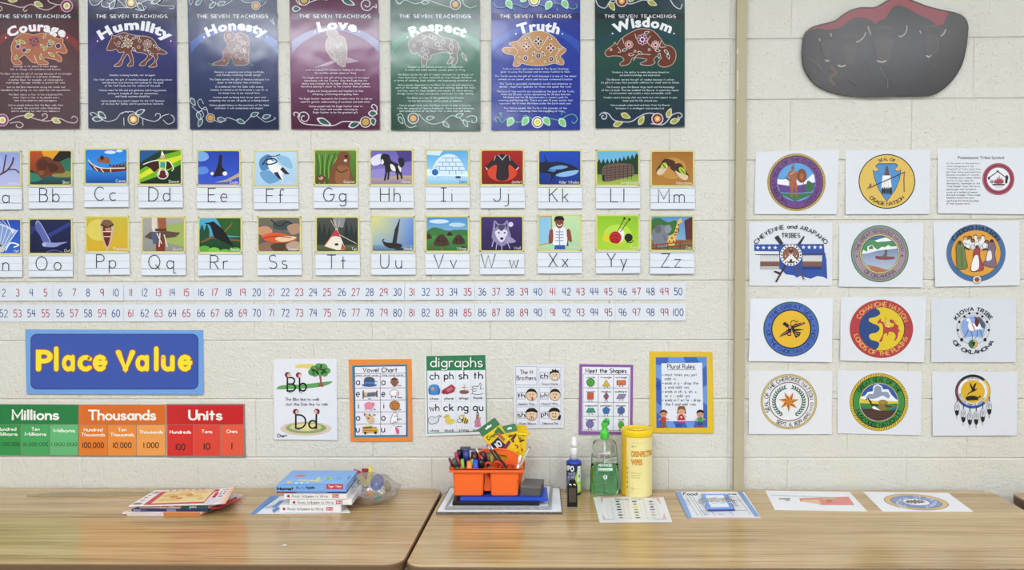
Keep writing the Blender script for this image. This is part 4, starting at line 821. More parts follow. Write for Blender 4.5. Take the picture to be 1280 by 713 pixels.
for ch,(x,y) in C1.items():
    W_=55.6; sk={'Q':1.5,'A':2,'N':2}.get(ch,.6)
    up={'T':0,'E':0}.get(ch,0)
    A=Art('alphabet_card','alphabet card %s%s with a picture of %s'%(ch,ch.lower(),DESC[ch]),'alphabet card','alphabet cards in two rows',[(x,y),(x+W_-.3,y),(x+W_+.3,y+74.2),(x+.6,y+74.6)],'#dfe3ea',lift=(.0008,.005))
    A.part('picture').at(0,0,1)
    A.R(x+.1,y+.1,x+W_-.3,y+45.6,'#d9cf82'); A.R(x+1.4,y+1.4,x+W_-1.6,y+44.2,'#6c6a3c',r=2.2)
    A.at(x+2,y+2,100/(W_-4.2),80/41.6); A.R(0,0,100,80,'#6688aa'); 
    A.clip=(0,0,100,80); globals()['pic_'+ch](A); A.clip=None
    A.T(SHW[ch],97,78,6.5,'#dcdcd8' if ch not in 'I' else '#46566c',w=1.3,al='r')
    A.at(0,0,1); # frame over ragged picture edges
    for q in([(x+.1,y+.1),(x+W_-.3,y+.1),(x+W_-.3,y+2),(x+.1,y+2)],[(x+.1,y+43.8),(x+W_-.3,y+43.8),(x+W_-.3,y+45.8),(x+.1,y+45.8)],[(x+.1,y+.1),(x+2,y+.1),(x+2,y+45.6),(x+.1,y+45.6)],[(x+W_-2.2,y+.1),(x+W_-.3,y+.1),(x+W_-.3,y+45.6),(x+W_-2.2,y+45.6)]): A.P(q,'#d9cf82'); A.layer-=1
    A.layer+=1
    for cx,cy,a,b in((x+2,y+2,1,1),(x+W_-2.2,y+2,-1,1),(x+2,y+43.8,1,-1),(x+W_-2.2,y+43.8,-1,-1)): A.P([(cx,cy),(cx+1.8*a,cy),(cx+.5*a,cy+.5*b),(cx,cy+1.8*b)],'#d9cf82'); A.layer-=1
    A.layer+=1
    A.part('writing_lines')
    A.ML([[(x+.6,y+47.4),(x+W_-.2,y+47.4)],[(x+.6,y+65.6),(x+W_-.2,y+65.6)]],.55,'#85878c'); A.ML([[(x+.6,y+56.4),(x+W_-.2,y+56.4)]],.4,'#c4c8d0'); A.L([(x+.6,y+74),(x+W_,y+73.8)],.6,'#8c8e92')
    A.part('letters'); s=ch+' '*(1 if ch!='I' else 1)+ch.lower()
    if ch=='W': A.T('W',x+2,y+65.4,17,'#15151a',w=.62,xs=1.0); A.T('w',x+37,y+65.4,17,'#15151a',w=.62,xs=1.0)
    elif ch=='L': A.T('L',x+19,y+65.4,16.8,'#15151a',w=.6); A.T('l',x+35,y+65.4,16.8,'#15151a',w=.6)
    else:
        A.T(s.replace(' ',''),x+W_/2,y+65.4,16.8,'#15151a',w=.6,al='c',track=1.6 if ch not in 'UOVQ' else 3)
    A.done()

# ================================================================ number strips 1-100
def words(n):
    u='zero one two three four five six seven eight nine ten eleven twelve thirteen fourteen fifteen sixteen seventeen eighteen nineteen'.split()
    if n<20: return u[n]
    if n==100: return 'one hundred'
    return '.. .. twenty thirty forty fifty sixty seventy eighty ninety'.split()[n//10]+('-'+u[n%10] if n%10 else '')
XB=[-22,66,154.2,242,330,418,505.6,593.5,681.6,769,857.2]
for row in(0,1):
    for j in range(10):
        a,b=XB[j],XB[j+1]; f=lambda x:-1.6*x/857.
        yt=(355.2,381.2)[row]; yb=(376.3,402.6)[row]; lo=50*row+5*j+1
        lab='white number strip reading %s to %s, in the %s row of numbers'%(words(lo),words(lo+4),('upper','lower')[row])
        lf=random.uniform(.001,.005)
        A=Art('number_strip',lab,'number strip','number strips under the alphabet cards',[(a+.2,yt+f(a)),(b-.2,yt+f(b)),(b-.1,yb+f(b)),(a+.3,yb+f(a))],'#d8dce2',lift=(.0008,lf))
        A.part('numbers').at(0,0,1)
        for i in range(5):
            n=lo+i; A.T(str(n),a+9.2+17.4*i,yt+f(a)+15.3,8.9,'#23427f' if n%2==0 else '#a82a3c',w=1.15,al='c',rnd=False,xs=.86)
        A.done()

# ================================================================ place value poster and chart
A=Art('poster','blue poster reading Place Value in big yellow letters','poster',None,[(31.5,412),(254.2,413),(253.8,493.5),(33.2,492.6)],'#6f9fd8',mt=LAMI,lift=(.001,.006))
A.part('panel').at('pv'); A.R(148,68,962,338,'#1c2f74',r=30); A.R(151,71,959,334,'#3450a4',r=28)
A.part('lettering')
for col,sw in(('#b3492a',30),('#f2dc2c',22.5)):
    for ch,x,wd,hh in(('P',187,56,83),('l',270,0,100),('a',310,44,100),('c',387,46,100),('e',460,51,100),('V',574,69,83),('a',667,46,100),('l',755,0,100),('u',792,44,100),('e',872,51,100)):
        A.T(ch,x,240,hh,col,w=sw*10/hh,rnd=True,xs=(wd/(hh/10.))/sglyph(ch,1,True)[0] if wd else 1); A.layer-=1
    A.layer+=1
A.T('-------------',940,350,5,'#2c4c84',w=1.2); A.done()
def column(A,x0,x1,h,y1,col,head,lines,num,ncol='#16120f'):
    A.R(x0,h,x1,y1,col); cx=(x0+x1)/2
    for i,t in enumerate(lines): A.T(t,cx,(head+i*24),15.5,'#f0ece4',w=2.,al='c',rnd=False,xs=.92)
def chart(label,quad,cols,hd,title,tx,tw,sub,y):
    A=Art('place_value_chart',label,'chart','place value charts in a row',quad,'#8c8078',mt=LAMI,lift=(.001,.003)); A.part('header').at('pv')
    x0,x1=hd[0],hd[1]; A.R(x0,y[0],x1,y[1],hd[2]); A.T(title,tx,y[1]-24,44,'#f2efe8',w=1.9,al='c',rnd=True,fit=tw)
    for (a,b,c,ls,n,ly,ny,nh) in sub:
        A.part('column'); A.at('pv'); A.R(a,y[1]+2,b,y[2],c)
        for i,t in enumerate(ls): A.T(t,(a+b)/2,ly+i*24,15.5,'#f0ece4',w=1.9,al='c',xs=.95,fit=min(b-a-8,len(t)*12.6))
        A.T(n,(a+b)/2,ny,nh,'#15110f',w=1.6 if nh>20 else 1.15,al='c',fit=min(b-a-12,len(n)*14.5) if len(n)>1 else None)
    return A
chart('green place value chart headed Millions',[(-19,505.4),(98.2,506),(98.2,570.3),(-19,569.6)],0,(-72,379,'#1d7a3c'),'Millions',172,220,[(-72,-36,'#2c8a44',['',''],'',538,612,20),(-34,101,'#2f9248',['Hundred','Millions'],'100,000,000',538,612,17),(106,239,'#45a45c',['Ten','Millions'],'10,000,000',538,613,17),(244,379,'#62b676',['Millions'],'1,000,000',545,613,17)],(412,507,656)).done()
chart('orange place value chart headed Thousands',[(98.4,506),(206.8,506.2),(206.8,570.8),(98.4,570.4)],0,(382,801,'#d6691c'),'Thousands',592,322,[(382,521,'#de7a28',['Hundred','Thousands'],'100,000',541,621,25),(524,661,'#e68a38',['Ten','Thousands'],'10,000',541,621,25),(664,801,'#ea9c50',['Thousands'],'1,000',552,621,25)],(414,508,658)).done()
A=chart('red place value chart headed Units',[(207.4,505.2),(306,505),(307.2,572),(208.6,571.4)],0,(809,1180,'#c51d20'),'Units',996,156,[(812,937,'#d42c28',['Hundreds'],'100',552,632,30),(940,1066,'#dc4434',['Tens'],'10',550,630,30),(1069,1180,'#e2583e',['Ones'],'1',549,628,30)],(414,508,660))
A.done()
# ================================================================ six phonics posters over the tables
A=Art('poster','white laminated poster of the letters Bb and Dd with a tree and a rug','poster','small phonics posters above the tables',[(342,448.8),(420.6,448.8),(421.8,550.6),(343,549.6)],'#e2e3e8',mt=LAMI,lift=(.001,.004))
A.part('picture').at('q1')
A.B([(92,300),(130,285),(250,280),(360,268),(466,258),(440,280),(380,296),(260,308),(100,312)],'#5f9e58')
A.B([(215,150),(250,140),(330,138),(345,160),(320,172),(260,166),(222,168)],'#e0cf6c')
A.P([(375,205),(392,205),(396,260),(410,295),(370,295),(384,260)],'#8b5a4c'); A.L([(384,225),(420,195)],5,'#8b5a4c')
for x,y,r in((345,175,30),(375,155,26),(405,160,30),(430,185,26),(385,190,34),(330,195,28),(350,205,25),(415,205,24)): A.E(x,y,r,r*.85,'#5c9c55'); A.layer-=1
A.layer+=1; A.L([(355,168),(368,178),(382,164)],4,'#8c3c34')
A.E(286,582,176,48,'#d9c3b0'); A.E(288,578,140,38,'#8fa35e'); A.E(285,572,110,28,'#ccc79c'); A.E(290,570,75,20,'#e0d48c')
A.T('Bb',160,324,92,'#151515',w=1.15,rnd=True,xs=1,track=1); A.T('D',218,580,92,'#151515',w=1.15,rnd=True,xs=1.05); A.T('d',308,580,92,'#151515',w=1.15,rnd=True,xs=1.1)
for x,y,d in((162,213,1),(238,215,1),(218,466,1),(362,465,-1)):
    A.E(x,y,20,19,'#7a2a3a'); A.E(x+8*d,y+4,11,14,'#e0b4a4')
A.ML([[(165,330),(190,338)],[(240,330),(262,340)]],6,'#7a9c8c'); A.ML([[(215,582),(245,588)]],8,'#3a4c9c'); A.ML([[(345,586),(368,580)]],8,'#a83c3c')
A.part('lettering'); A.T('The Bbs like to walk...',145,390,19,'#3c3c40',w=1.25,fit=252); A.T('...but the Dds like to talk.',135,424,19,'#3c3c40',w=1.25,fit=308)
A.T('Chart',90,641,22,'#15151a',w=1.8,fit=66); A.T('---------',432,640,5,'#a0a4aa',w=1.2); A.done()

A=Art('poster','orange-framed Vowel Chart poster','poster','small phonics posters above the tables',[(435.7,449.8),(514.4,449.2),(515.6,551.8),(438.4,552.4)],'#e8893c',mt=LAMI,lift=(.001,.004))
A.part('border').at('q1'); A.P([(602,148),(984,140),(990,640),(616,645)],'#4c93a4'); A.P([(612,154),(975,148),(982,632),(624,634)],'#28507a')
A.P([(622,160),(970,154),(974,626),(630,628)],'#e6e4ec'); A.part('grid')
A.ML([[(622,205),(970,202)],[(622,226),(970,222)],[(625,304),(972,302)],[(627,386),(972,385)],[(628,468),(972,466)],[(630,550),(974,549)],[(796,205),(800,627)]],3,'#1c2438')
A.part('lettering'); A.T('Vowel Chart',678,194,30,'#101014',w=1.7,fit=234); A.T('short vowel words',632,220,9,'#202028',w=2,fit=150); A.T('long vowel words',812,218,9,'#202028',w=2,fit=140)
for i,ch in enumerate('aeiou'):
    for x in(632,806): A.T(ch,x+(14 if ch=='i' else 0),(282,362,444,526,606)[i],48,'#101014',w=1.3)
A.part('printed_picture')
A.E(722,284,52,12,'#3f6fb8'); A.B([(688,240),(720,228),(756,240),(752,284),(692,284)],'#4a5568'); A.R(690,262,754,276,'#3f7fd0')
A.B([(866,250),(894,232),(922,250)],'#5c4030'); A.B([(868,256),(922,256),(914,280),(895,296),(876,280)],'#8c5a3c'); A.L([(894,234),(894,224)],4,'#5c4030')
A.R(676,320,684,378,'#4a4030'); A.R(770,320,778,366,'#4a4030'); A.P([(684,336),(770,330),(770,360),(684,366)],'#8c7c4c'); A.E(700,345,14,12,'#c8b48c'); A.P([(705,345),(760,336),(764,356),(710,364)],'#4c6488')
A.B([(862,335),(880,318),(912,320),(924,342),(908,358),(872,358)],'#f0f0ee'); A.C([(862,335),(880,318),(912,320),(924,342),(908,358),(872,358)],3,'#30302e',closed=True); A.ML([[(876,356),(876,374)],[(902,356),(902,374)]],4,'#30302e'); A.E(914,340,9,10,'#e8b0a0')
A.E(720,425,34,26,'#e08aa0'); A.E(742,412,16,14,'#e08aa0'); A.E(748,416,6,5,'#c05a78'); A.ML([[(700,445),(698,458)],[(735,448),(735,460)]],5,'#b05a70'); A.E(735,402,4,4,'#fff'); A.E(750,402,4,4,'#fff')
A.E(896,424,36,34,'#a0642c'); A.E(896,424,29,27,'#c88440'); A.ML([[(870,410),(922,410)],[(868,425),(924,425)],[(870,440),(922,440)],[(880,398),(880,450)],[(896,396),(896,452)],[(912,398),(912,450)]],3,'#8c5424')
A.B([(690,480),(730,486),(752,505),(758,530),(742,544),(715,540),(700,515)],'#d0b890'); A.E(706,492,17,14,'#e0c8a0'); A.E(690,486,6,10,'#8c5c3c'); A.E(724,488,6,10,'#8c5c3c'); A.E(716,512,8,5,'#b83c30'); A.E(704,498,4,3,'#201814')
A.B([(868,545),(872,510),(888,478),(908,476),(914,500),(910,540),(898,534),(884,544)],'#f0f0f2'); A.C([(868,545),(872,510),(888,478),(908,476),(914,500),(910,540),(898,534),(884,544)],3,'#40404a',closed=True); A.E(896,496,3,4,'#202028'); A.E(906,496,3,4,'#202028')
A.P([(675,568),(740,562),(752,578),(780,584),(782,608),(675,612)],'#d8a424'); A.ML([[(680,578),(740,574)]],10,'#4a5878'); A.L([(676,594),(780,598)],3,'#6c4c14'); A.E(694,612,9,9,'#20201e'); A.E(764,610,9,9,'#20201e')
A.B([(862,600),(880,570),(906,566),(922,585),(900,618),(872,612)],'#f0e8ee'); A.B([(900,570),(925,590),(922,622),(905,606)],'#d85c84'); A.P([(884,566),(888,552),(894,566)],'#d0b040')
for x,y,t in((762,262,'hat'),(915,290,'acorn'),(714,381,'bed'),(915,372,'sheep'),(750,452,'pig'),(925,454,'pie'),(746,490,'dog'),(915,520,'ghost'),(755,576,'bus'),(908,570,'unicorn')): A.T(t,x,y,9,'#202028',w=2)
A.done()

A=Art('poster','digraphs poster with a green title band','poster','small phonics posters above the tables',[(530.8,445),(607.2,443.8),(608.6,543),(532,545.4)],'#e4e6ea',mt=LAMI,lift=(.001,.004))
A.part('border').at('q2'); A.P([(70,84),(476,77),(488,600),(78,618)],'#4c8a6c'); A.P([(77,182),(474,178),(481,594),(84,612)],'#e2e4ea')
A.part('header'); A.P([(70,84),(476,77),(476,180),(76,185)],'#2f7a4f')
A.part('lettering'); A.T('digraphs',103,160,64,'#1f4a34',w=1.75,rnd=True,fit=358); A.T('digraphs',101,158,64,'#e8ece8',w=1.15,rnd=True,fit=354)
A.part('grid'); A.ML([[(172,184),(176,608)],[(272,184),(276,604)],[(374,182),(378,598)],[(80,398),(480,394)]],2,'#c0c4cc')
A.part('lettering')
for i,(a,b) in enumerate((('ch','wh'),('ph','ck'),('sh','ng'),('th','qu'))):
    x=(96,194,294,396)[i]; A.T(a,x,244-i,50,'#151518',w=1.35,fit=60); A.T(b,x-4,462-i,50,'#151518',w=1.35,fit=66)
for i,(a,b) in enumerate((('chair','whale'),('phone','duck'),('ship','sting'),('thumb','queen'))): A.T(a,(126,226,326,424)[i],385-i*2,17,'#303034',w=1.5,al='c',fit=62); A.T(b,(126,228,326,424)[i],604-i*2,17,'#303034',w=1.5,al='c',fit=66)
A.part('printed_picture')
A.B([(92,290),(125,278),(158,290),(160,335),(150,350),(100,350),(88,330)],'#4c88c8'); A.B([(84,312),(96,308),(102,345),(90,345)],'#3a70b0'); A.B([(150,310),(166,308),(162,345),(150,345)],'#3a70b0'); A.P([(104,300),(126,298),(124,318),(106,320)],'#c0a070')
A.P([(185,315),(245,278),(270,300),(262,330),(212,348),(186,338)],'#a03440'); A.P([(205,315),(240,294),(258,306),(222,332)],'#c0707c'); A.L([(184,318),(180,335),(196,345)],9,'#8c2834')
A.B([(300,325),(362,325),(350,342),(312,342)],'#8c4c50'); A.B([(308,300),(330,280),(352,296),(358,318),(304,320)],'#e8e0d8'); A.ML([[(330,278),(330,322)],[(304,320),(358,318)],[(310,300),(350,298)]],3,'#3c3434')
A.C([(400,345),(384,340),(390,325),(382,315),(392,308),(386,296),(400,290),(425,292),(440,268),(446,285),(440,310),(464,305)],3,'#3c3c40'); A.C([(400,345),(430,348),(464,340)],3,'#3c3c40'); A.ML([[(392,308),(415,308)],[(390,325),(415,324)]],3,'#3c3c40')
A.B([(84,520),(100,500),(135,505),(150,520),(145,545),(110,550),(88,540)],'#d4d8e0'); A.C([(84,520),(100,500),(135,505),(150,500),(155,490),(172,496),(158,505),(150,535),(110,550),(88,540)],3,'#303034',closed=True)
A.E(215,500,18,18,'#ddc458'); A.B([(205,515),(262,518),(256,545),(220,550),(202,535)],'#ddc458'); A.P([(186,502),(200,498),(200,508)],'#d8742c'); A.E(212,496,3,3,'#201c14')
A.E(335,525,26,20,'#d8c050',rot=30); A.ML([[(325,510),(318,535)],[(340,512),(332,545)],[(354,520),(346,548)]],7,'#201c18'); A.E(312,505,14,14,'#e8dcc0'); A.E(298,528,16,12,'#dce2ea',rot=-30); A.O(312,505,14,14,3,'#302c28'); A.O(298,528,16,12,3,'#302c28'); A.E(322,494,12,9,'#d8c050')
A.P([(408,520),(436,520),(446,568),(402,570)],'#c87c9c'); A.E(422,508,12,12,'#a87858'); A.P([(412,496),(414,478),(422,488),(430,478),(432,496)],'#8c6c34'); A.L([(408,526),(400,544)],4,'#a87858'); A.L([(436,524),(444,505)],4,'#a87858')
A.done()

def face(A,x,y,r,hair,extra):
    A.E(x,y,r,r*1.03,'#e2c2a0'); A.O(x,y,r,r*1.03,2.5,'#4c3c34')
    if hair=='spiky': A.P([(x-r,y-6),(x-r*1.0,y-r*.8),(x-r*.6,y-r*.8),(x-r*.5,y-r*1.3),(x-r*.1,y-r*.95),(x+r*.15,y-r*1.35),(x+r*.35,y-r*.9),(x+r*.8,y-r*1.1),(x+r*.75,y-r*.6),(x+r*1.1,y-r*.4),(x+r*.6,y-r*.55),(x,y-r*.6),(x-r*.6,y-r*.5)],'#15130f')
    elif hair=='top': A.B([(x-r*1.05,y-r*.2),(x-r*.7,y-r*.95),(x,y-r*1.2),(x+r*.7,y-r*.95),(x+r*1.05,y-r*.2),(x+r*.5,y-r*.6),(x-r*.5,y-r*.6)],'#15130f')
    else: A.B([(x-r*1.1,y-r*.45),(x-r*.7,y-r*1.1),(x,y-r*1.3),(x+r*.7,y-r*1.1),(x+r*1.1,y-r*.45),(x,y-r*.62)],'#15130f')
    A.E(x-9,y-5,3.4,4.6,'#15130f',n=8); A.E(x+9,y-5,3.4,4.6,'#15130f',n=8); extra(A,x,y)
A=Art('poster','white H Brothers poster with five cartoon boys\' faces','poster','small phonics posters above the tables',[(641.6,456),(705,455.2),(704.6,535.2),(642.6,536.2)],'#dcdde3',mt=LAMI,lift=(.001,.004))
A.part('grid').at('q2')
for q in((682,155,830,283),(842,160,994,286),(686,298,834,424),(845,298,994,424),(688,432,836,556),(846,430,994,556)):
    A.R(q[0],q[1],q[2],q[3],'#8c94b8' if q[0]==682 else '#b4b6c4'); A.R(q[0]+3,q[1]+3,q[2]-3,q[3]-3,'#e2e3ea')
for x,y in((850,196),(694,334),(852,334),(695,466),(855,466)): A.R(x,y,x+56,y+46,'#505878'); A.R(x+2.5,y+2.5,x+53.5,y+43.5,'#e6e7ee')
A.part('lettering'); A.T('The H',756,208,28,'#202024',w=1.3,al='c',fit=84); A.T('Brothers',757,248,28,'#202024',w=1.3,al='c',fit=132)
for t,x,y in(('ch',855,234),('th',699,370),('wh',853,368),('sh',700,502),('ph',858,498)): A.T(t,x,y,32,'#202024',w=1.5,fit=45)
for t,x,y in(('Crazy Charlie',918,281),('Impolite Theo',756,419),('Musical Whit',915,417),('Quiet Shawn',764,553),('Talkative Phil',918,552)): A.T(t,x,y,13,'#3c3c40',w=1.5,al='c',fit=112)
A.part('face_print')
face(A,952,218,35,'spiky',lambda A,x,y:(A.E(x,y+17,16,9,'#f0f0f0'),A.O(x,y+17,16,9,2.5,'#2c2420'),A.L([(x,y+9),(x,y+26)],2,'#2c2420')))
face(A,792,352,37,'top',lambda A,x,y:(A.C([(x-12,y+12),(x,y+18),(x+12,y+12)],3,'#2c2420'),A.E(x+6,y+26,7,9,'#c83c44')))
face(A,953,352,36,'top',lambda A,x,y:(A.ST(x,y+18,9,'#2c2420',4,.4),A.C([(x-36,y-40),(x-24,y-54)],3,'#2c2420')))
face(A,793,488,37,'cap',lambda A,x,y:(A.L([(x,y+8),(x,y+32)],5,'#8c6450'),A.C([(x-12,y+36),(x-10,y+18),(x,y+14),(x+10,y+18),(x+14,y+36)],3,'#4c3428')))
face(A,948,485,36,'cap',lambda A,x,y:(A.C([(x-14,y+10),(x,y+20),(x+14,y+10)],4,'#2c2420'),A.B([(x+26,y+20),(x+40,y+4),(x+46,y+10),(x+40,y+34),(x+30,y+40)],'#15130f')))
A.done()

A=Art('poster','purple-framed Meet the Shapes poster','poster','small phonics posters above the tables',[(724.2,455.4),(791.4,456.4),(790.6,543.4),(723.4,543.6)],'#8a5a9c',mt=LAMI,lift=(.001,.003))
A.part('panel').at('q3'); A.P([(98,158),(428,162),(422,604),(96,598)],'#e4e4ec')
A.part('grid'); A.ML([[(104,208),(418,212)],[(104,302),(418,306)],[(103,400),(416,404)],[(102,496),(415,500)],[(102,592),(414,597)],[(104,208),(102,592)],[(208,209),(205,594)],[(312,210),(309,596)],[(418,212),(414,597)]],2.6,'#2c2834')
A.part('lettering'); A.T('Meet the Shapes',120,200,30,'#15131a',w=1.8,fit=280)
nm=['circle','triangle','rectangle','square','rhombus','parallelogram','trapezoid','pentagon','hexagon','octagon','','oval']
for i,n in enumerate(nm):
    if n: A.T(n,(156,261,364)[i%3],(236,333,430,524)[i//3],11,'#202028',w=2,al='c',fit=min(82,len(n)*9.5))
A.part('shape_print'); K='#2c2834'
def sh(pts,c): A.P(pts,K); cx=sum(p[0] for p in pts)/len(pts); cy=sum(p[1] for p in pts)/len(pts); A.P([(cx+(x-cx)*.88,cy+(y-cy)*.88) for x,y in pts],c)
ng=lambda cx,cy,r,n,o=0:[(cx+r*math.sin(o+2*PI*i/n),cy-r*math.cos(o+2*PI*i/n)) for i in range(n)]
sh(ng(155,265,29,20),'#4ea23c'); sh([(262,244),(290,292),(234,292)],'#e0b83c'); sh([(333,250),(396,250),(396,284),(333,284)],'#d8703c'); sh([(132,336),(176,336),(176,382),(132,382)],'#c8583c'); sh([(262,330),(282,361),(262,392),(242,361)],'#8c5a6c'); sh([(348,345),(400,345),(384,378),(330,378)],'#8c88a8')
sh([(138,440),(174,440),(190,472),(122,472)],'#3c9478'); sh(ng(262,458,28,5),'#3c70b4'); sh(ng(364,458,28,6),'#4c68a8'); sh(ng(150,550,28,8,.4),'#7a6cac'); sh([(240,535),(262,527),(285,548),(262,572),(244,560)],'#3c5c9c'); sh([(364+20*math.sin(i/3.),555-26*math.cos(i/3.)) for i in range(19)],'#58a83c')
for cx,cy in((155,298),(262,298),(364,290),(154,392),(262,398),(364,386),(155,482),(262,492),(364,490),(150,584),(262,585),(364,588)): A.ML([[(cx-8,cy-8),(cx-10,cy+4),(cx-16,cy+5)],[(cx+8,cy-8),(cx+10,cy+4),(cx+16,cy+5)]],3,K)
for cx,cy in((155,262),(262,275),(364,266),(154,358),(262,358),(364,360),(155,456),(262,456),(364,458),(150,548),(364,553)): A.ML([[(cx-6,cy-5),(cx-5,cy-5)],[(cx-6,cy+5),(cx+6,cy+5)]],2.4,'#20182c'); 
A.done()

A=Art('poster','yellow-framed Plural Rules poster with three children','poster','small phonics posters above the tables',[(811.8,439.8),(890.6,440.2),(892,541.8),(812.6,541.4)],'#dcb82c',mt=LAMI,lift=(.001,.004))
A.part('border').at('q3'); A.P([(602,94),(951,90),(956,574),(606,578)],'#3a62b4')
A.P([(690,94),(790,92),(810,140),(680,140)],'#6a94d4'); A.P([(603,140),(640,150),(640,250),(603,230)],'#6a94d4'); A.P([(880,92),(951,91),(951,150),(925,170)],'#5c88cc'); A.P([(925,300),(953,280),(954,420),(925,400)],'#6a94d4'); A.P([(606,400),(642,430),(642,500),(606,470)],'#5c88cc'); A.P([(660,540),(720,530),(740,576),(660,577)],'#6a94d4'); A.P([(800,535),(870,535),(860,575),(820,576)],'#6a94d4'); A.E(620,290,18,30,'#2c50a0'); A.E(760,560,22,14,'#2c50a0')
A.part('panel'); A.P([(640,134),(920,130),(928,530),(643,532)],'#dfe2ea')
A.part('lettering'); A.T('Plural Rules:',778,170,30,'#202430',w=1.6,al='c',fit=192); A.L([(682,178),(876,177)],3,'#202430')
for y,t,x,wd in((221,'most times you just',664,218),(249,'add -s',664,74),(279,'ends in y - drop the',664,228),(307,'y and add -ies',664,164),(337,'ends in ch, s, sh, x,',665,220),(366,'or z - add -es',665,168),(395,'ends in f or fe - drop',665,244),(424,'the f and add -ves',668,206)):
    A.T(t,x,y,19,'#303440',w=1.5,fit=wd)
for y in(214,271,330,388): A.E(650,y,4,4,'#202430',n=10)
A.part('children_print')
def kid(x,y,shirt,hair,girl=False,skin='#c89472'):
    if girl: A.B([(x-28,y+20),(x-22,y-28),(x,y-34),(x+24,y-28),(x+30,y+20),(x,y+5)],hair)
    A.E(x,y,24,22,skin); A.B([(x-25,y-4),(x-20,y-22),(x,y-30),(x+20,y-22),(x+26,y-4),(x,y-14)],hair)
    A.E(x-8,y+2,2.6,3,'#20140f',n=8); A.E(x+8,y+2,2.6,3,'#20140f',n=8); A.C([(x-6,y+11),(x,y+14),(x+6,y+11)],2,'#7a3428')
    if girl: A.P([(x-12,y+22),(x+12,y+22),(x+30,y+62),(x-30,y+62)],shirt); A.P([(x-8,y+40),(x,y+34),(x+8,y+40),(x,y+50)],'#e8d8dc'); A.ML([[(x-10,y+62),(x-10,y+76)],[(x+10,y+62),(x+10,y+76)]],6,skin); A.E(x-14,y+78,10,5,'#b83c54'); A.E(x+14,y+78,10,5,'#b83c54')
    else: A.R(x-18,y+22,x+18,y+54,shirt); A.R(x-17,y+54,x+17,y+80,'#3c4c6c' if shirt!='#b03c34' else '#7a5c40'); A.E(x-14,y+86,12,6,'#a83c5c'); A.E(x+14,y+86,12,6,'#a83c5c')
    A.L([(x-18,y+28),(x-34,y+44)],8,skin); A.L([(x+18,y+28),(x+36,y+42)],8,skin)
kid(655,482,'#b03c34','#5a3826'); kid(777,462,'#b8283c','#8c5434',True,'#d8a888'); kid(907,482,'#3f9a58','#15120f')
A.done()

# ================================================================ nation seals on the right-hand wall
SG_='nation seal sheets in rows right of the post'
def sheet(label,quad,paper='#dcdee3',cat='paper sheet',**k):
    k.setdefault('lift',(.0008,.003+.004*random.random())); return Art('seal_sheet',label,cat,SG_,quad,paper,mt=LAMI,**k)
def rope(A,cx,cy,r,w,c1,c2,n=60,ry=None):
    ry=ry or r
    A.O(cx,cy,r,ry,w,c1,n=48); A.ML([[(cx+(r-w*.4)*math.cos(2*PI*i/n),cy+(ry-w*.4)*math.sin(2*PI*i/n)),(cx+(r+w*.4)*math.cos(2*PI*(i+.7)/n),cy+(ry+w*.4)*math.sin(2*PI*(i+.7)/n))] for i in range(n)],w*.22,c2)
E_=lambda x0,y0,s=7.508:(x0,y0,s)
# chickasaw
A=sheet('sheet with the purple Chickasaw Nation seal of a standing archer',[(944.6,190.4),(1049,187.2),(1045.8,268),(943,267.8)]); A.part('seal').at(930,180,7.508)
A.E(492,360,274,271,'#3a2c1c',n=48); rope(A,492,360,262,20,'#c2a45c','#6c5024',80); A.E(492,360,250,246,'#4a2c20',n=48); A.E(492,360,245,241,'#6c3c84',n=48)
A.part('lettering'); A.AT('THE GREAT SEAL OF THE CHICKASAW NATION',492,360,197,30,'#2a1838',-158,158,w=1.7); A.E(494,577,11,9,'#2a1838'); A.E(494,577,7,5,'#7a4c94')
A.part('picture'); A.E(492,360,186,183,'#2c1c38',n=40); A.E(492,360,182,179,'#5a9cd4',n=40)
A.clip=None; cc=lambda pts:[(lambda d:(x,y) if d<=181 else (492+(x-492)*181/d,360+(y-360)*179/d))(math.hypot(x-492,y-360)) for x,y in pts]
A.P(cc([(310,330),(350,336),(400,330),(430,345),(500,340),(580,345),(640,285),(672,280),(674,400),(310,400)]),'#ecebee'); A.P(cc([(311,378),(400,390),(450,400),(560,380),(672,360),(665,430),(600,470),(340,470)]),'#5c3c84'); A.P(cc([(325,455),(500,470),(660,450),(640,500),(480,545),(340,490)]),'#3f6c3c'); A.L(cc([(330,468),(500,464),(655,458)]),7,'#5a9cd4')
A.B([(580,440),(590,360),(605,345),(640,370),(650,420),(630,440)],'#2f6a38')
A.E(458,225,15,20,'#8c5030'); A.B([(415,275),(440,250),(480,255),(500,280),(492,350),(500,410),(430,410),(425,340)],'#a45c34'); A.P([(436,400),(468,400),(452,500),(440,500)],'#a45c34'); A.P([(478,400),(500,400),(500,490),(490,490)],'#a45c34'); A.E(542,300,45,66,'#5c2c1c'); A.E(542,300,40,60,'#8a4426'); A.E(542,305,18,30,'#b0642c'); A.C([(420,290),(400,320),(430,350)],8,'#8c5030'); A.C([(380,320),(410,325),(440,345)],4,'#3c2418'); A.L([(430,290),(480,256)],4,'#e0d0b8'); A.L([(560,365),(550,460)],5,'#5c3424'); A.L([(460,190),(470,205)],5,'#2c1c14'); A.ML([[(510,362),(520,378)],[(535,365),(545,382)]],6,'#e8e4e0')
A.done()
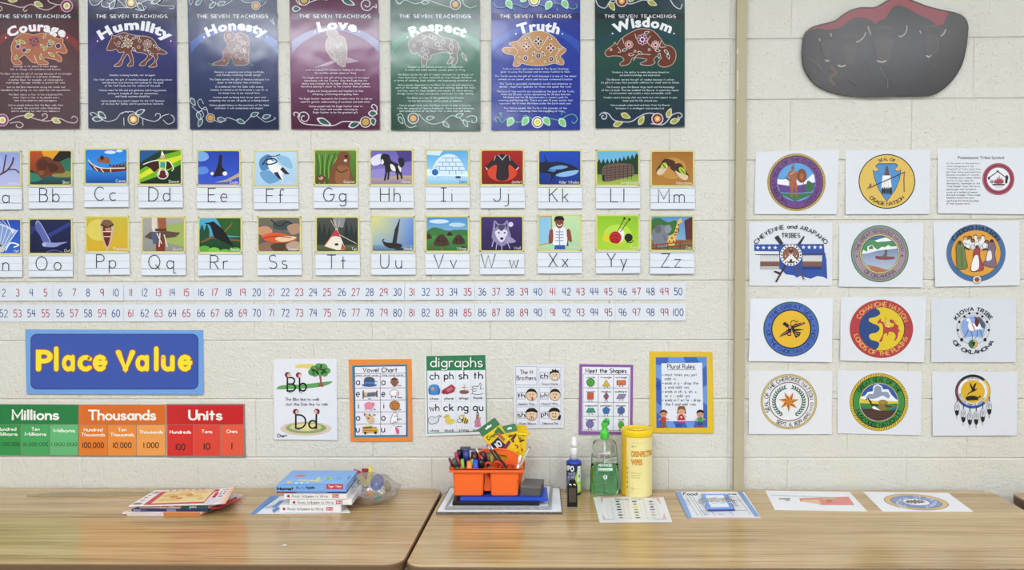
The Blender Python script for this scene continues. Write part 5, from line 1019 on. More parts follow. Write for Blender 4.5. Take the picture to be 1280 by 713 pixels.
# osage
A=sheet('sheet with the yellow Osage Nation seal of a blue arrowhead',[(1056.7,188.2),(1163.4,187),(1162,267.6),(1057,268)]); A.part('seal').at(1045,180,7.508)
A.E(478,352,266,257,'#1c1410',n=48); A.E(478,352,257,248,'#dcb858',n=48)
AR=[(400,182),(560,182),(582,200),(575,220),(556,232),(562,252),(585,252),(610,238),(600,330),(560,430),(476,545),(400,430),(360,330),(345,242),(372,258),(395,252),(398,232),(375,222),(370,205)]
A.P(AR,'#1c3c5c'); A.P([(477+(x-477)*.95,350+(y-350)*.955) for x,y in AR],'#4f8cc4')
A.P([(470,205),(484,205),(500,285),(505,298),(440,298),(458,280)],'#6c4438'); A.P([(438,296),(510,296),(524,420),(424,420)],'#ecebe8'); A.ML([[(455,330),(448,410)],[(470,330),(468,410)],[(488,330),(492,410)]],2.5,'#a8a8a4')
for x in(436,452,470,488,506,518): A.E(x,440,8,36,'#20241f')
A.L([(345,398),(500,330),(650,262)],9,'#3c2c24'); A.P([(285,425),(310,400),(318,372),(332,372),(336,400),(362,395),(350,408)],'#8c5c48'); A.L([(642,262),(638,330),(640,452)],8,'#7c4830')
A.part('lettering'); A.AT('SEAL OF',478,352,196,24,'#1c1814',-22,22,w=1.7); A.AT('OSAGE NATION',478,352,226,30,'#1c1814',-134,-226,w=1.7,bottom=True); A.done()
# potawatomi
A=sheet('sheet of text headed Potawatomi Tribal Symbol with a red fire ring',[(1171.8,185.6),(1282,184.6),(1282,268),(1172.6,266.8)],paper='#dee0e5'); A.part('lettering').at(1160,180,7.508)
A.T('Potawatomi Tribal Symbol',278,142,27,'#26262a',w=1.6,font=.01,fit=438)
for i,(t,wd) in enumerate((('At the center of the seal on a',310),('white background is the',255),('"Council Fire" from which they',320),('get their name and which has',318),('become a symbol of warmth,',310),('friendship and wisdom. Under',318),('the fire is their name for',252),('themselves, Neshnabe or the',314),('"True People." Over the fire a',312),('peace pipe and tomahawk',278),('cross as a symbol of peace,',292),('skill and strength. Three eagle',318),('feathers hang from each,',262),('signifying the three branches',306),('of their ancient roots.',222))): A.T(t,174,189+27*i,13.5,'#4c4c52',w=1.5,fit=wd)
A.part('seal'); A.E(661,330,150,150,'#8c2c44',n=40); A.O(661,330,142,142,3,'#c88a98'); A.O(661,330,113,113,3,'#c88a98'); A.E(661,330,107,107,'#e8e8ec',n=36)
A.ML([[(572,318),(668,250)],[(640,250),(742,322)]],9,'#2c2428'); A.E(572,322,10,16,'#2c2428'); A.E(740,318,14,26,'#2c2428'); A.E(600,355,20,16,'#8c8c90'); A.E(735,350,12,24,'#2c2428')
A.B([(625,370),(632,330),(640,345),(650,310),(660,335),(668,292),(676,330),(690,312),(692,340),(704,332),(704,370)],'#a8404c'); A.P([(600,376),(725,376),(715,390),(610,390)],'#2c2428'); A.ML([[(622,405),(700,402)],[(636,414),(690,412)]],3,'#8c8c90'); A.done()
# cheyenne and arapaho
A=sheet('Cheyenne and Arapaho Tribes sheet with a blue state map and white stars',[(936,278),(1040.6,278),(1040,357.5),(936.6,357.5)]); A.part('emblem').at(930,272,7.667)
A.P([(98,258),(765,254),(772,330),(790,400),(798,592),(760,570),(700,562),(640,588),(590,575),(540,560),(505,578),(480,556),(400,545),(370,510),(335,490),(335,325),(98,322)],'#2f4f9c')
for x in(132,187,243,300,570,624,679,735): A.ST(x,290 if x<400 else 286,21,'#e8eaf0')
for a,b,s in((155,340,0),(560,748,0)):
    A.R(a,362,b,422,'#dcdcdc'); A.ML([[(x,364),(x,420)] for x in range(a+4,b,10)],2,'#9a9898'); A.R(a,422,b,470,'#7a5444'); A.ML([[(x,476),(x-2,500)] for x in range(a+2,b,9)],3.4,'#8c8480' if a<400 else '#20203c')
A.ML([[(108,356),(340,356)],[(560,352),(790,350)]],6,'#4a2c24'); A.ML([[(x,358),(x,370)] for x in list(range(160,340,10))+list(range(566,745,10))],3,'#5a2c24')
A.P([(290,195),(325,168),(380,250),(345,262)],'#2c2c30'); A.P([(575,172),(582,188),(540,262),(512,255)],'#30343c'); A.ML([[(395,465),(305,620)]],18,'#4a2c28'); A.P([(280,520),(300,510),(360,530),(340,550)],'#3c2420'); A.L([(490,470),(575,590)],12,'#6c4a40'); A.ML([[(560,585),(570,606)],[(570,582),(590,600)]],4,'#3c2420')
A.E(450,360,108,108,'#23346c',n=36); A.E(450,360,104,104,'#eceaea',n=36)
for i in range(20): A.E(450+92*math.cos(i*PI/10),360+92*math.sin(i*PI/10),8,8,'#1c2444',n=8); A.layer-=1
A.layer+=1; A.E(450,360,80,80,'#1c1c28',n=30); A.E(450,360,74,74,'#8a5c48',n=30); A.P([(450,348),(515,420),(385,420)],'#ecebe8'); A.P([(440,400),(460,400),(462,428),(438,428)],'#20202a'); A.L([(428,340),(452,372),(470,340)],4,'#ecebe8'); A.E(450,316,22,20,'#5c2c2c'); A.ST(450,302,8,'#e8e4e0'); A.ST(400,370,11,'#e8e4e0',4,.3); A.ST(502,370,11,'#e8e4e0',4,.3); A.L([(450,348),(450,400)],2,'#20202a')
A.part('lettering'); A.AT('CHEYENNE and ARAPAHO',450,560,440,38,'#17171c',-48.5,48.5,w=1.6,ry=455); A.T('TRIBES',450,192,40,'#17171c',w=1.6,al='c',fit=176); A.done()
# seminole
A=sheet('Great Seminole Nation seal sheet with a canoe on a lake',[(1049,279.3),(1154.4,278.8),(1153.4,359.4),(1048.6,358.5)]); A.part('seal').at(1045,272,7.667)
A.E(420,348,276,273,'#26362c',n=48); A.E(420,348,270,267,'#78917c',n=48); A.E(420,348,250,247,'#5c4a54',n=48); A.E(420,348,246,243,'#a08a96',n=48)
A.E(420,348,194,190,'#2c2820',n=44); A.E(420,348,190,186,'#d8cb6c',n=44); A.E(420,348,181,177,'#2c2820',n=44)
A.part('picture'); cc=lambda pts,c=(420,348),r=(176,172):[(lambda d:(x,y) if d<=1 else (c[0]+(x-c[0])/d,c[1]+(y-c[1])/d))(math.hypot((x-c[0])/r[0],(y-c[1])/r[1])) for x,y in pts]
A.E(420,348,177,173,'#8494ac',n=44); ag=[(420-177*math.cos(math.radians(a)),348-173*math.sin(math.radians(a))) for a in range(10,171,8)]
A.P(ag+[(598,300),(400,318),(245,350)],'#4a6c94'); A.P(cc([(244,300),(300,230),(360,215),(420,240),(500,230),(560,250),(590,290),(400,310),(250,345)]),'#4c8c54'); A.P(cc([(370,222),(420,205),(480,192),(540,220),(500,228),(440,232),(400,238)]),'#ecebf0')
A.P(cc([(245,350),(262,310),(300,330),(300,280),(345,262),(370,290),(400,310),(440,280),(470,285),(500,265),(530,280),(590,270),(596,296),(400,318),(300,345)]),'#e4e8ea'); A.P([(310,290),(345,266),(360,300),(320,305)],'#5c6c5c')
A.P(ag[::-1][:1]+[(598,304),(400,322),(244,360)]+[(420-177*math.cos(math.radians(a)),348-173*math.sin(math.radians(a))) for a in range(-3,-60,-8)]+[(420,500)]+[(420-177*math.cos(math.radians(a)),348-173*math.sin(math.radians(a))) for a in range(-120,-180,-8)],'#7c8cae','#b0bccc')
A.P(cc([(290,455),(400,475),(490,505),(420,521),(340,500)]),'#b07048'); A.B([(376,370),(400,382),(540,382),(560,378),(545,402),(400,402)],'#8c4a50'); A.B([(445,370),(462,345),(470,316),(490,320),(490,360),(480,385),(455,382)],'#6c6458'); A.L([(478,385),(478,412)],5,'#5c3c34'); A.E(480,318,9,9,'#4c3430')
A.part('lettering'); A.AT('THE GREAT SEMINOLE NATION',420,348,204,30,'#4c3850',-83,83,w=1.4); A.AT('OF OKLAHOMA',420,348,232,32,'#4c3850',-139,-221,w=1.4,bottom=True); A.ST(200,372,12,'#4c3850'); A.ST(634,366,14,'#4c3850'); A.done()
# caddo
A=sheet('Caddo Nation seal sheet with dancers on an orange disc in a blue ring',[(1166.6,278),(1274,276.8),(1275,357),(1169,358.6)]); A.part('seal').at(1160,272,7.667)
A.E(460,342,285,277,'#7c6c5c',n=48); A.E(460,342,280,272,'#3f6c9c',n=48); A.E(460,344,240,226,'#2c3440',n=44); A.E(460,344,236,222,'#dc9c38',n=44)
A.part('dancer_print')
for x,y,c in((360,200,'#d8a878'),(400,195,'#8c5c3c'),(455,185,'#e8e4e0'),(500,210,'#d8a070'),(525,190,'#e8e4e0'),(560,235,'#8c5c3c'),(430,225,'#8c5c3c')): A.E(x,y,22,22,'#2c2420'); A.E(x,y+4,17,17,c); A.B([(x-25,y+70),(x-18,y+22),(x+18,y+22),(x+25,y+70)],'#e8e6e4')
for i,(x,y) in enumerate(((350,270),(380,280),(430,285),(470,260),(520,290),(545,270))): A.E(x,y,22,28,'#e8e6e4' if i%2 else '#d8d0cc'); A.O(x,y,22,28,3,'#2c2420',n=14)
A.ML([[(340,280),(400,310)],[(520,310),(590,300)]],14,'#20181a')
A.SB([(300,225),(325,240),(345,270),(362,380),(380,470),(350,495),(290,495),(275,440),(272,350),(270,280)],'#6c7a44','#2c2820',4); A.E(305,240,16,20,'#4a2c24'); A.L([(320,300),(325,480)],5,'#3c4824')
A.SB([(610,212),(632,235),(650,290),(640,350),(655,440),(640,478),(570,470),(532,445),(560,390),(572,300),(585,240)],'#7c6478','#2c2028',4); A.E(612,225,18,16,'#3c2420'); A.B([(575,325),(605,325),(610,400),(560,415),(565,370)],'#e4dfe0')
A.SB([(470,290),(495,310),(500,380),(535,490),(480,515),(410,510),(430,420),(440,330)],'#a04048','#2c2024',4); A.B([(440,380),(480,370),(485,490),(415,505)],'#ecebe8'); A.E(472,282,16,18,'#5c3428')
A.E(470,596,44,42,'#2c2420'); A.E(470,596,40,38,'#e8dcc8'); 
for i in range(8): A.leaf(470,596,i*45,32,14,'#8c5040')
A.part('lettering'); A.AT('CADDO NATION',460,344,236,36,'#1c2430',-58,58,w=1.9,ry=228); A.done()
# choctaw
A=sheet('Great Seal of the Choctaw Nation sheet, blue ring round a yellow disc',[(938,373.6),(1040.8,373),(1040,453),(936,451.6)],paper='#e0e2e8'); A.part('seal').at(930,365,7.508)
A.E(443,350,262,258,'#1c3c34',n=48); A.O(443,350,256,252,4,'#4c7c6c'); A.E(443,350,250,246,'#4a68b8',n=48); A.E(443,350,189,185,'#1c2c34',n=44); A.E(443,350,177,173,'#e0b430',n=44)
A.part('lettering'); A.AT('THE GREAT SEAL',443,350,198,34,'#1c2c54',-64,72,w=1.5); A.AT('OF THE CHOCTAW NATION',443,350,232,34,'#1c2c54',-94,-266,w=1.5,bottom=True); A.ST(236,308,17,'#2c4484'); A.ST(654,318,17,'#2c4484')
A.part('emblem'); K='#241a1c'
A.P([(330,430),(345,405),(420,345),(450,360),(400,400)],K); A.C([(340,424),(400,378),(440,350)],5,'#c88c74'); A.P([(440,330),(480,300),(570,286),(575,298),(500,330),(450,345)],K); A.C([(470,322),(520,304),(560,296)],5,'#c88c74')
A.P([(360,305),(382,280),(410,300),(440,330),(420,345),(390,325)],K); A.P([(450,350),(500,348),(570,356),(500,366),(460,372)],K); A.P([(450,365),(490,372),(535,380),(520,415),(485,435),(470,400)],K); A.ML([[(475,385),(520,395)],[(480,400),(505,415)]],5,'#c8a884')
A.B([(408,410),(412,370),(420,320),(440,308),(450,330),(442,375),(442,410)],K); A.R(415,385,436,405,'#c88c74'); A.E(430,330,14,18,'#b87c68'); A.C([(440,300),(445,278),(470,270),(490,282),(510,275)],7,K); A.E(462,352,14,14,K); A.done()
# comanche
A=sheet('Comanche Nation sheet, red ring round a blue and yellow disc with a rider',[(1050.6,371.4),(1158,371.2),(1155.2,453.2),(1050.4,451)]); A.part('seal').at(1045,365,7.508)
A.E(426,348,298,274,'#b03c3c',n=48); A.E(434,348,214,204,'#201c28',n=44); A.E(428,348,212,203,'#dcc02c',n=44)
lf=[(428+228*.93*math.cos(math.radians(a)),348+203*math.sin(math.radians(a))) for a in range(104,257,6)]
A.P(catmull([(372,545),(400,515),(404,480),(370,462),(330,450),(310,420),(325,395),(380,382),(410,350),(395,318),(340,295),(308,272),(318,248),(370,236),(412,210),(408,180),(372,152)],False,4)[::-1][:]+[] + [] if False else catmull([(372,152),(408,180),(412,210),(370,236),(318,248),(308,272),(340,295),(395,318),(410,350),(380,382),(325,395),(310,420),(330,450),(370,462),(404,480),(400,515),(372,545)],False,4)+lf,'#2a457c')
A.part('rider'); A.B([(388,290),(405,262),(420,255),(425,275),(450,290),(468,330),(530,330),(545,300),(510,290),(505,265),(530,262),(560,300),(585,320),(585,350),(600,368),(585,380),(580,420),(560,455),(545,458),(560,420),(545,385),(500,375),(490,400),(480,415),(478,390),(450,400),(430,465),(405,465),(435,410),(442,370),(440,320),(420,292),(400,300)],'#b03c3c',n=3)
A.ML([[(462,235),(470,260),(465,300)],[(505,262),(570,280)]],4,'#8c3434'); A.C([(470,265),(490,300),(500,275)],6,'#dcc8c0'); A.ST(492,328,11,'#e8dcc8')
A.part('lettering'); A.AT('COMANCHE NATION',426,348,222,40,'#e0a860',-64,72,w=1.8,ry=212); A.AT('LORDS OF THE PLAINS',426,348,262,38,'#e0a860',-104,-250,w=1.8,bottom=True,ry=250); A.done()
# kiowa
A=sheet('Kiowa Tribe of Oklahoma sheet with a small rider on a blue oval',[(1164,373),(1270.4,373.2),(1269.6,453.2),(1164,453)],paper='#d4d8df'); A.part('emblem').at(1160,365,7.508)
A.E(424,345,158,150,'#9a9a9c',n=40); A.E(424,345,152,144,'#d0d2d8',n=40); A.E(424,340,125,122,'#a8a8ac',n=40); A.E(424,340,120,118,'#cfd4dc',n=36); A.B([(310,340),(330,270),(400,232),(480,235),(525,290),(535,350),(500,430),(430,460),(350,430)],'#88a4d8'); A.B([(330,440),(424,420),(520,440),(424,470)],'#c0ccde')
A.B([(360,255),(380,248),(396,262),(405,290),(440,300),(500,300),(525,330),(515,352),(490,350),(440,360),(395,365),(375,320),(382,285),(365,275)],'#ecebec'); A.ML([[(380,355),(360,400),(334,432)],[(400,365),(415,410),(416,446)],[(465,360),(462,410),(440,440)],[(485,360),(505,400),(514,430)]],5,'#1c1c24')
A.B([(440,300),(445,250),(470,240),(480,290),(460,330)],'#5c2c34'); A.ML([[(412,300),(440,360)]],9,'#b0404c'); A.B([(450,240),(480,235),(535,300),(530,345),(500,330),(480,280)],'#4c5870'); A.E(446,240,10,12,'#2c1c20'); A.B([(440,235),(455,225),(475,240)],'#e0b8c0'); A.ML([[(350,235),(372,250)]],4,'#303038')
for x,y in((295,283),(281,360),(316,450),(554,283),(570,360),(536,450),(388,203),(462,203),(342,232),(510,232)): A.E(x,y,11 if y<440 else 15,12 if y<440 else 17,'#1c1c20')
A.E(424,490,42,42,'#1c2c24'); A.P([(424,450)]+[(424-39*math.sin(math.radians(a)),490-39*math.cos(math.radians(a))) for a in range(0,181,15)],'#2f6c4c'); A.P([(424,450)]+[(424+39*math.sin(math.radians(a)),490-39*math.cos(math.radians(a))) for a in range(0,181,15)],'#d0ac50'); A.B([(410,480),(430,468),(444,480),(432,510),(420,512),(422,492)],'#1c1c1c')
A.part('lettering'); A.AT('KIOWA TRIBE',426,360,182,34,'#17171c',-58,58,w=1.9); A.AT('OF OKLAHOMA',426,360,222,34,'#17171c',-120,-240,w=1.9,bottom=True); A.done()
# cherokee
A=sheet('Cherokee Nation seal sheet with an orange star inside a green wreath',[(936,463.4),(1040.4,464),(1039.6,543),(936,543)],paper='#dfe0e2'); A.part('seal').at(930,455,7.508)
A.E(421,356,265,260,'#5c4c24',n=48); rope(A,421,356,254,18,'#bca05c','#e0d4a8',70,ry=249); A.E(421,356,243,238,'#e2e2e2',n=48); A.O(421,356,187,183,6,'#742c44'); A.O(421,356,181,177,2.5,'#3c2c34')
for i in range(15):
    a=math.radians(20+i*9.6)
    for s in(-1,1):
        x,y=421+s*140*math.sin(a),356-138*math.cos(a); tg=math.degrees(math.atan2(math.sin(a),math.cos(a)*1))
        for o in(-1,1): A.leaf(x,y,(-90 - s*0 + s*math.degrees(a)-180*(s<0)*0)+ s*(-90) +o*38*1,34,13,'#2f5a48' if o>0 else '#41705a',None); A.layer-=1
A.layer+=1
for i in range(7):
    a0=2*PI*i/7+PI/7*1.0; R1,R2=98,42; tip=(421+R1*math.sin(a0),356-R1*math.cos(a0)); l=(421+R2*math.sin(a0-PI/7),356-R2*math.cos(a0-PI/7)); r=(421+R2*math.sin(a0+PI/7),356-R2*math.cos(a0+PI/7))
    A.P([(421,356),l,tip],'#e0983c'); A.P([(421,356),tip,r],'#a85c28')
A.part('lettering'); A.AT('SEAL OF THE CHEROKEE NATION',421,356,198,34,'#1c1c1e',-117,84,w=1.5); A.AT('GWY DhBP',421,356,202,30,'#2c2c2e',92,142,w=1.3); A.AT('SEPT. 6, 1839',421,356,232,34,'#1c1c1e',-148,-213,w=1.4,bottom=True); A.done()
# muscogee
A=sheet('Great Seal of the Muscogee Nation sheet, green ring with a plough scene',[(1047,463),(1151.8,464.8),(1151.4,544.6),(1047,542)]); A.part('seal').at(1045,455,7.508)
A.E(403,360,276,272,'#2c2014',n=48); rope(A,403,360,260,26,'#d8bc3c','#5c3c1c',70,ry=256); A.E(403,360,244,240,'#20301c',n=48); A.E(403,360,240,236,'#3f8a44',n=48)
A.E(403,362,187,184,'#20301c',n=44); A.E(403,362,184,181,'#dcc850',n=44)
A.part('picture'); cc=lambda pts,c=(403,362),r=(179,176):[(lambda d:(x,y) if d<=1 else (c[0]+(x-c[0])/d,c[1]+(y-c[1])/d))(math.hypot((x-c[0])/r[0],(y-c[1])/r[1])) for x,y in pts]
A.E(403,362,179,176,'#2f55a4',n=44); A.P(cc([(224,320),(235,310),(270,300),(300,265),(345,258),(350,210),(390,190),(430,210),(440,240),(490,240),(520,290),(560,330),(582,345),(582,362),(224,362)]),'#e8eaf0'); A.B([(280,320),(310,285),(350,280),(360,225),(390,205),(425,225),(430,262),(480,265),(505,300),(490,325),(440,300),(400,315),(350,330)],'#8c98ac')
A.P(cc([(224,318),(270,338),(330,345),(400,350),(582,352),(582,380),(400,385),(224,372)]),'#dcc040'); A.P(cc([(224,370),(330,374),(450,378),(580,372),(578,410),(500,440),(300,440),(226,400)]),'#3f8044'); A.P(cc([(240,430),(330,420),(420,440),(570,440),(520,500),(403,538),(290,500)]),'#4a3226')
A.ML([[(260,450),(540,455)],[(280,475),(520,480)],[(310,500),(500,505)]],3,'#6c5040'); A.C([(275,340),(300,330),(330,360),(320,375)],9,'#2c2018'); A.L([(300,325),(345,400)],13,'#3c2a20'); A.P([(330,375),(520,398),(522,410),(340,395)],'#4a3424'); A.B([(400,360),(430,340),(475,350),(478,378),(430,382)],'#a08434'); A.C([(400,360),(430,340),(475,350),(478,378),(430,382)],4,'#4a3420',closed=True); A.B([(402,380),(450,385),(470,430),(410,430)],'#8c7038'); A.P([(338,405),(360,398),(420,440),(350,425)],'#ecebf0')
A.part('lettering'); A.AT('GREAT SEAL OF THE',403,362,196,34,'#16301a',-62,64,w=1.8); A.AT('MUSCOGEE NATION I.T.',403,362,230,34,'#16301a',-110,-252,w=1.8,bottom=True); A.done()
# delaware
A=sheet('sheet with a yellow disc of a crane and turtle hung with six feathers',[(1165,465),(1271.8,464.8),(1271.2,544.6),(1166,545)],paper='#d9dce2'); A.part('emblem').at(1160,455,7.508)
cx,cy=420,260
def seg(a0,a1,r0,r1,c): A.P([(cx+r1*math.sin(math.radians(a)),cy-r1*.965*math.cos(math.radians(a))) for a in range(a0,a1+1,6)]+[(cx+r0*math.sin(math.radians(a)),cy-r0*.965*math.cos(math.radians(a))) for a in range(a1,a0-1,-6)],c)
A.E(cx,cy,166,160,'#1c1c20',n=44); seg(-46,44,138,164,'#1c1c1e'); seg(44,134,138,162,'#dcb044'); seg(134,224,138,162,'#3454a0'); seg(224,314,138,162,'#6c3c44'); A.E(cx,cy,138,134,'#e6e8ec',n=40); A.O(cx,cy,128,124,3,'#a8a8ac',a0=-60,a1=60); A.E(cx,260,113,108,'#d8ac28',n=36)
A.B([(352,318),(375,305),(430,300),(470,312),(492,298),(492,315),(472,325),(470,342),(450,342),(380,345),(362,340)],'#1c1a14'); A.B([(385,270),(410,250),(398,215),(392,175),(412,205),(420,220),(432,195),(455,180),(440,235),(468,235),(430,262),(395,275),(365,298),(375,280)],'#1c1a14')
A.part('feather_print')
for x,y in((272,425),(332,488),(393,512),(453,510),(514,485),(576,415)):
    A.L([(x+2,y-110),(x,y-50)],7,'#1c1c1e'); A.E(x,y-10,24,54,'#40424a'); A.E(x,y-12,20,49,'#d8dae0'); A.P([(x-21,y+18),(x-4,y+8),(x+8,y+16),(x+21,y+8),(x+16,y+48),(x,y+68),(x-14,y+50)],'#17171a'); A.ML([[(x-9,y-45),(x-10,y)],[(x+8,y-40),(x+10,y-5)],[(x,y-50),(x,y+66),(x-4,y+86),(x+4,y+94)]],3.4,'#26262a')
A.part('lettering'); A.AT('WE REMAIN',cx,cy,118,14,'#3c3c44',-26,28,w=1.6); A.AT('DELAWARE TRIBE OF INDIANS',cx,cy,130,14,'#3c3c44',-100,-240,w=1.6,bottom=True); A.done()
# ================================================================ things on the tables
def slab(name,label,cat,px,h0,th,col,group=None,top=None,mt=None,bevel=.0008,paper=False):
    """thin flat thing whose TOP face corners are read at pixels px (TL,TR,BR,BL), lying at height h0 above the table"""
    W=[TP(x,y,h0+th) for x,y in px]; c=sum(W)/4; loc=(c[0],c[1],ZT+h0)
    mb=MB().prism([(p[0]-c[0],p[1]-c[1]) for p in W],0.0002,th,col=col)
    o=mb.build(name,mt or PVC,None,loc,bevel=bevel); tag(o,label,cat,group)
    return o
def topart(root,h,px=None,mt=None):
    A=Art(None,None,None,None,None,obj=root,wall=False,h=h,mt=mt or PRINT); A.loc=np.array(root.location); return A
def frontart(root,Y,mt=None):
    A=Art(None,None,None,None,None,obj=root,mt=mt or PVC,fn=lambda x,y,l:back_a(x,y,Y=Y-l)); A.loc=np.array(root.location); return A

# ---- stack of booklets at the left
bl=[('orange-spined','#d98a4a',[(166,634),(256,633),(251,645.3),(158.5,645.3)],.0003,.004,'thin booklet with an orange spine, lowest of the booklet stack'),
('pink','#e3cfc8',[(172,630),(262,629),(246,641),(153.5,641)],.0045,.004,'white and pink booklet with red edge, second from the bottom of the booklet stack'),
('navy','#2f3460',[(181,626),(272,625),(258.5,637.6),(165,638.5)],.009,.0045,'navy blue booklet in the middle of the booklet stack'),
('teal','#e6dcd4',[(190,622),(275,620),(261,633),(174,634.5)],.0142,.006,'white and teal booklet just under the map-covered booklet')]
bl=[]
def corner(px,py,h,w,d,skew):
    """front-left corner at pixel, width w, depth d, returns pixel-free corner list"""
    p=TP(px,py,h); return [(p[0]+skew*d,p[1]+d),(p[0]+w+skew*d,p[1]+d),(p[0]+w,p[1]),(p[0],p[1])]
def slabw(name,label,cat,C,h0,th,col,group=None,mt=None,bevel=.0006):
    cx=sum(p[0] for p in C)/4; cy=sum(p[1] for p in C)/4
    o=MB().prism([(p[0]-cx,p[1]-cy) for p in C],.0002,th,col=col).build(name,mt or PVC,None,(cx,cy,ZT+h0),bevel=bevel); tag(o,label,cat,group); return o
GB='booklets stacked on the left table'
def frontstrip(root,C,h0,th,segs,nm='spine_print'):
    mb=MB(); lx,ly,lz=root.location
    for (a,b_,c_) in segs:
        x0=C[3][0]+(C[2][0]-C[3][0])*a; x1=C[3][0]+(C[2][0]-C[3][0])*b_; yy=C[3][1]-.0005
        mb.box(x0-lx,x1-lx,yy-ly,yy+.0003-ly,.0003,th,col=c_)
    return mb.build(nm,PVC,root)
C=corner(158.5,645.2,0,.230,.185,.33); b=slabw('booklet','thin booklet with an orange front edge, lowest of the booklet stack',"booklet",C,.0003,.0045,'#c98046',GB)
frontstrip(b,C,.0003,.0043,[(0,.26,'#e8dccb'),(.26,.5,'#e8e2e4'),(.5,.97,'#d4843c')])
C=corner(153,643,.005,.248,.19,.36); b=slabw('booklet','pink and white booklet, second from the bottom of the booklet stack','booklet',C,.0050,.0070,'#dcb9b2',GB)
frontstrip(b,C,.005,.0060,[(0,.1,'#e8d8d2'),(.1,.52,'#d8cdd4'),(.52,.98,'#cf7a3e')])
C=corner(164.5,639.7,.0125,.238,.13,.34); b=slabw('booklet','navy blue booklet in the middle of the booklet stack','booklet',C,.0123,.0080,'#2d3158',GB)
frontstrip(b,C,.0123,.0076,[(.02,.12,'#7c80a4'),(.13,.2,'#4a4e78'),(.46,.58,'#7c80a4')])
C=corner(174,636,.0206,.216,.13,.36); b=slabw('booklet','white and teal booklet second from the top of the booklet stack','booklet',C,.0206,.0095,'#d4cbc8',GB)
frontstrip(b,C,.0206,.0090,[(0,.3,'#d9b9b4'),(.3,.6,'#eadfd8'),(.6,1.,'#24605a')])
A=frontart(b,C[3][1]-.0008); A.part('lettering').at(0,0,1); A.T('1930 - 1940',202.5,635.2,2.9,'#d8603c',w=2,fit=24); A.T('jobs',236.5,635.1,3,'#e8e8e6',w=2,fit=9); A.done()
C=corner(262,636.5,.0205,.028,.10,.36)
b=slabw('booklet','red-covered booklet whose corner pokes out at the right of the booklet stack','booklet',C,.0200,.003,'#b8303c',GB)
# top booklet with a slightly lifted right edge
T4=[TP(193,613.5,.032),TP(294,611,.040),TP(282,630.6,.037),TP(160.6,633,.032)]
cx,cy=T4[3][0]+.1,T4[3][1]+.08
mb=MB(); N=10; th=.003
for side in(0,1):
    for i in range(N+1):
        t=i/N; k=max(0,(t-.8)/.2)**2*.008
        for q,(a_,b_) in enumerate(((T4[3],T4[2]),(T4[0],T4[1]))):
            p=a_+(b_-a_)*t; z=p[2]+k*(.3+.7*q) - side*th*.5; mb.v.append((p[0]-cx,p[1]-cy,max(z-ZT-.0303,0)))
            mb.c.append(hx('#ece6e4') if t<.97 else hx('#e6b090'))
n2=(N+1)*2
for i in range(N):
    a=i*2; mb.f+=[(a,a+2,a+3,a+1),(n2+a,n2+a+1,n2+a+3,n2+a+2),(a,n2+a,n2+a+2,a+2),(a+1,a+3,n2+a+3,n2+a+1)]
mb.f+=[(0,1,n2+1,n2),(N*2,n2+N*2,n2+N*2+1,N*2+1)]; mb.m=[0]*len(mb.f); mb.sm=[False]*len(mb.f)
b=mb.build('booklet',PVC,None,(cx,cy,ZT+.0303)); tag(b,'white booklet with a tan map on its cover, on top of the booklet stack','booklet',GB)
A=topart(b,0); 
def lift_fn(x,y,l):
    # bilinear position on the cover from local 0..100 x 0..100
    u=(x/100)[:,None]; v=(y/100)[:,None]; p=(T4[0]*(1-u)+T4[1]*u)*(1-v)+(T4[3]*(1-u)+T4[2]*u)*v
    k=np.clip((x/100-.8)/.2,0,None)**2*.008*(1-.7*y/100); p=p.copy(); p[:,2]+=k+l+.0004; return p
A.fn=lift_fn; A.part('cover_print').at(0,0,1)
A.P([(12,12),(78,4),(76,92),(14,96)],'#c4505a'); A.P([(19,14),(76,6),(75,84),(20,88)],'#e6cf98')
for q in((30,40,9,12),(45,30,8,12),(58,45,10,9),(38,65,9,9),(62,22,9,8),(28,68,5,8),(68,62,4,10)): A.E(*q,'#d9b878',n=9); A.layer-=1
A.layer+=1
for q in((36,48,5,8),(52,38,4,7),(44,58,4,6)): A.E(*q,'#c88c58',n=8); A.layer-=1
A.layer+=1; A.ML([[(3,50),(7,50)],[(3,35),(7,35)],[(3,66),(8,66)],[(2,84),(10,84)],[(2,90),(10,90)],[(4,12),(10,12)],[(3,20),(11,20)]],3,'#34302c')
A.ML([[(20,5),(23,5)],[(28,4.6),(31,4.6)],[(36,4.2),(39,4.2)],[(44,4),(47,4)],[(52,3.6),(55,3.6)],[(60,3),(63,3)]],4,'#d86048'); A.R(78,6,82,20,'#c0384a'); A.R(80,26,84,60,'#c0384a')
A.ML([[(87,12),(89,12)],[(91,12),(93,12)],[(86,25),(88,25)],[(90,25),(92,25)],[(86,38),(88,38)],[(90,38),(92,38)],[(86,52),(91,52)]],5,'#2f2c30'); A.P([(78,68),(92,66),(88,96),(76,97)],'#d5d2de'); A.done()

# ---- blue-bordered worksheet under the learning boxes
A=Art('worksheet','white worksheet with a blue border sticking out under the stacked boxes','worksheet',None,[(338,620.5),(425,620.5),(438,641.5),(312.5,642.8)],'#e6e6ea',wall=False,h=.0008,thick=.0006); A.part('print').at(0,0,1)
A.P([(338,620.5),(350,620.5),(320,642.7),(312.5,642.8)],'#6a94cc'); A.P([(340,638),(346,634),(350,636),(342,642)],'#6a94cc'); A.P([(350,626),(356,626),(346,634),(338,636)],'#6a94cc')
A.ML([[(328,634),(334,630)],[(332,636),(342,632)],[(338,627),(343,624)]],.7,'#4c6484'); A.done()

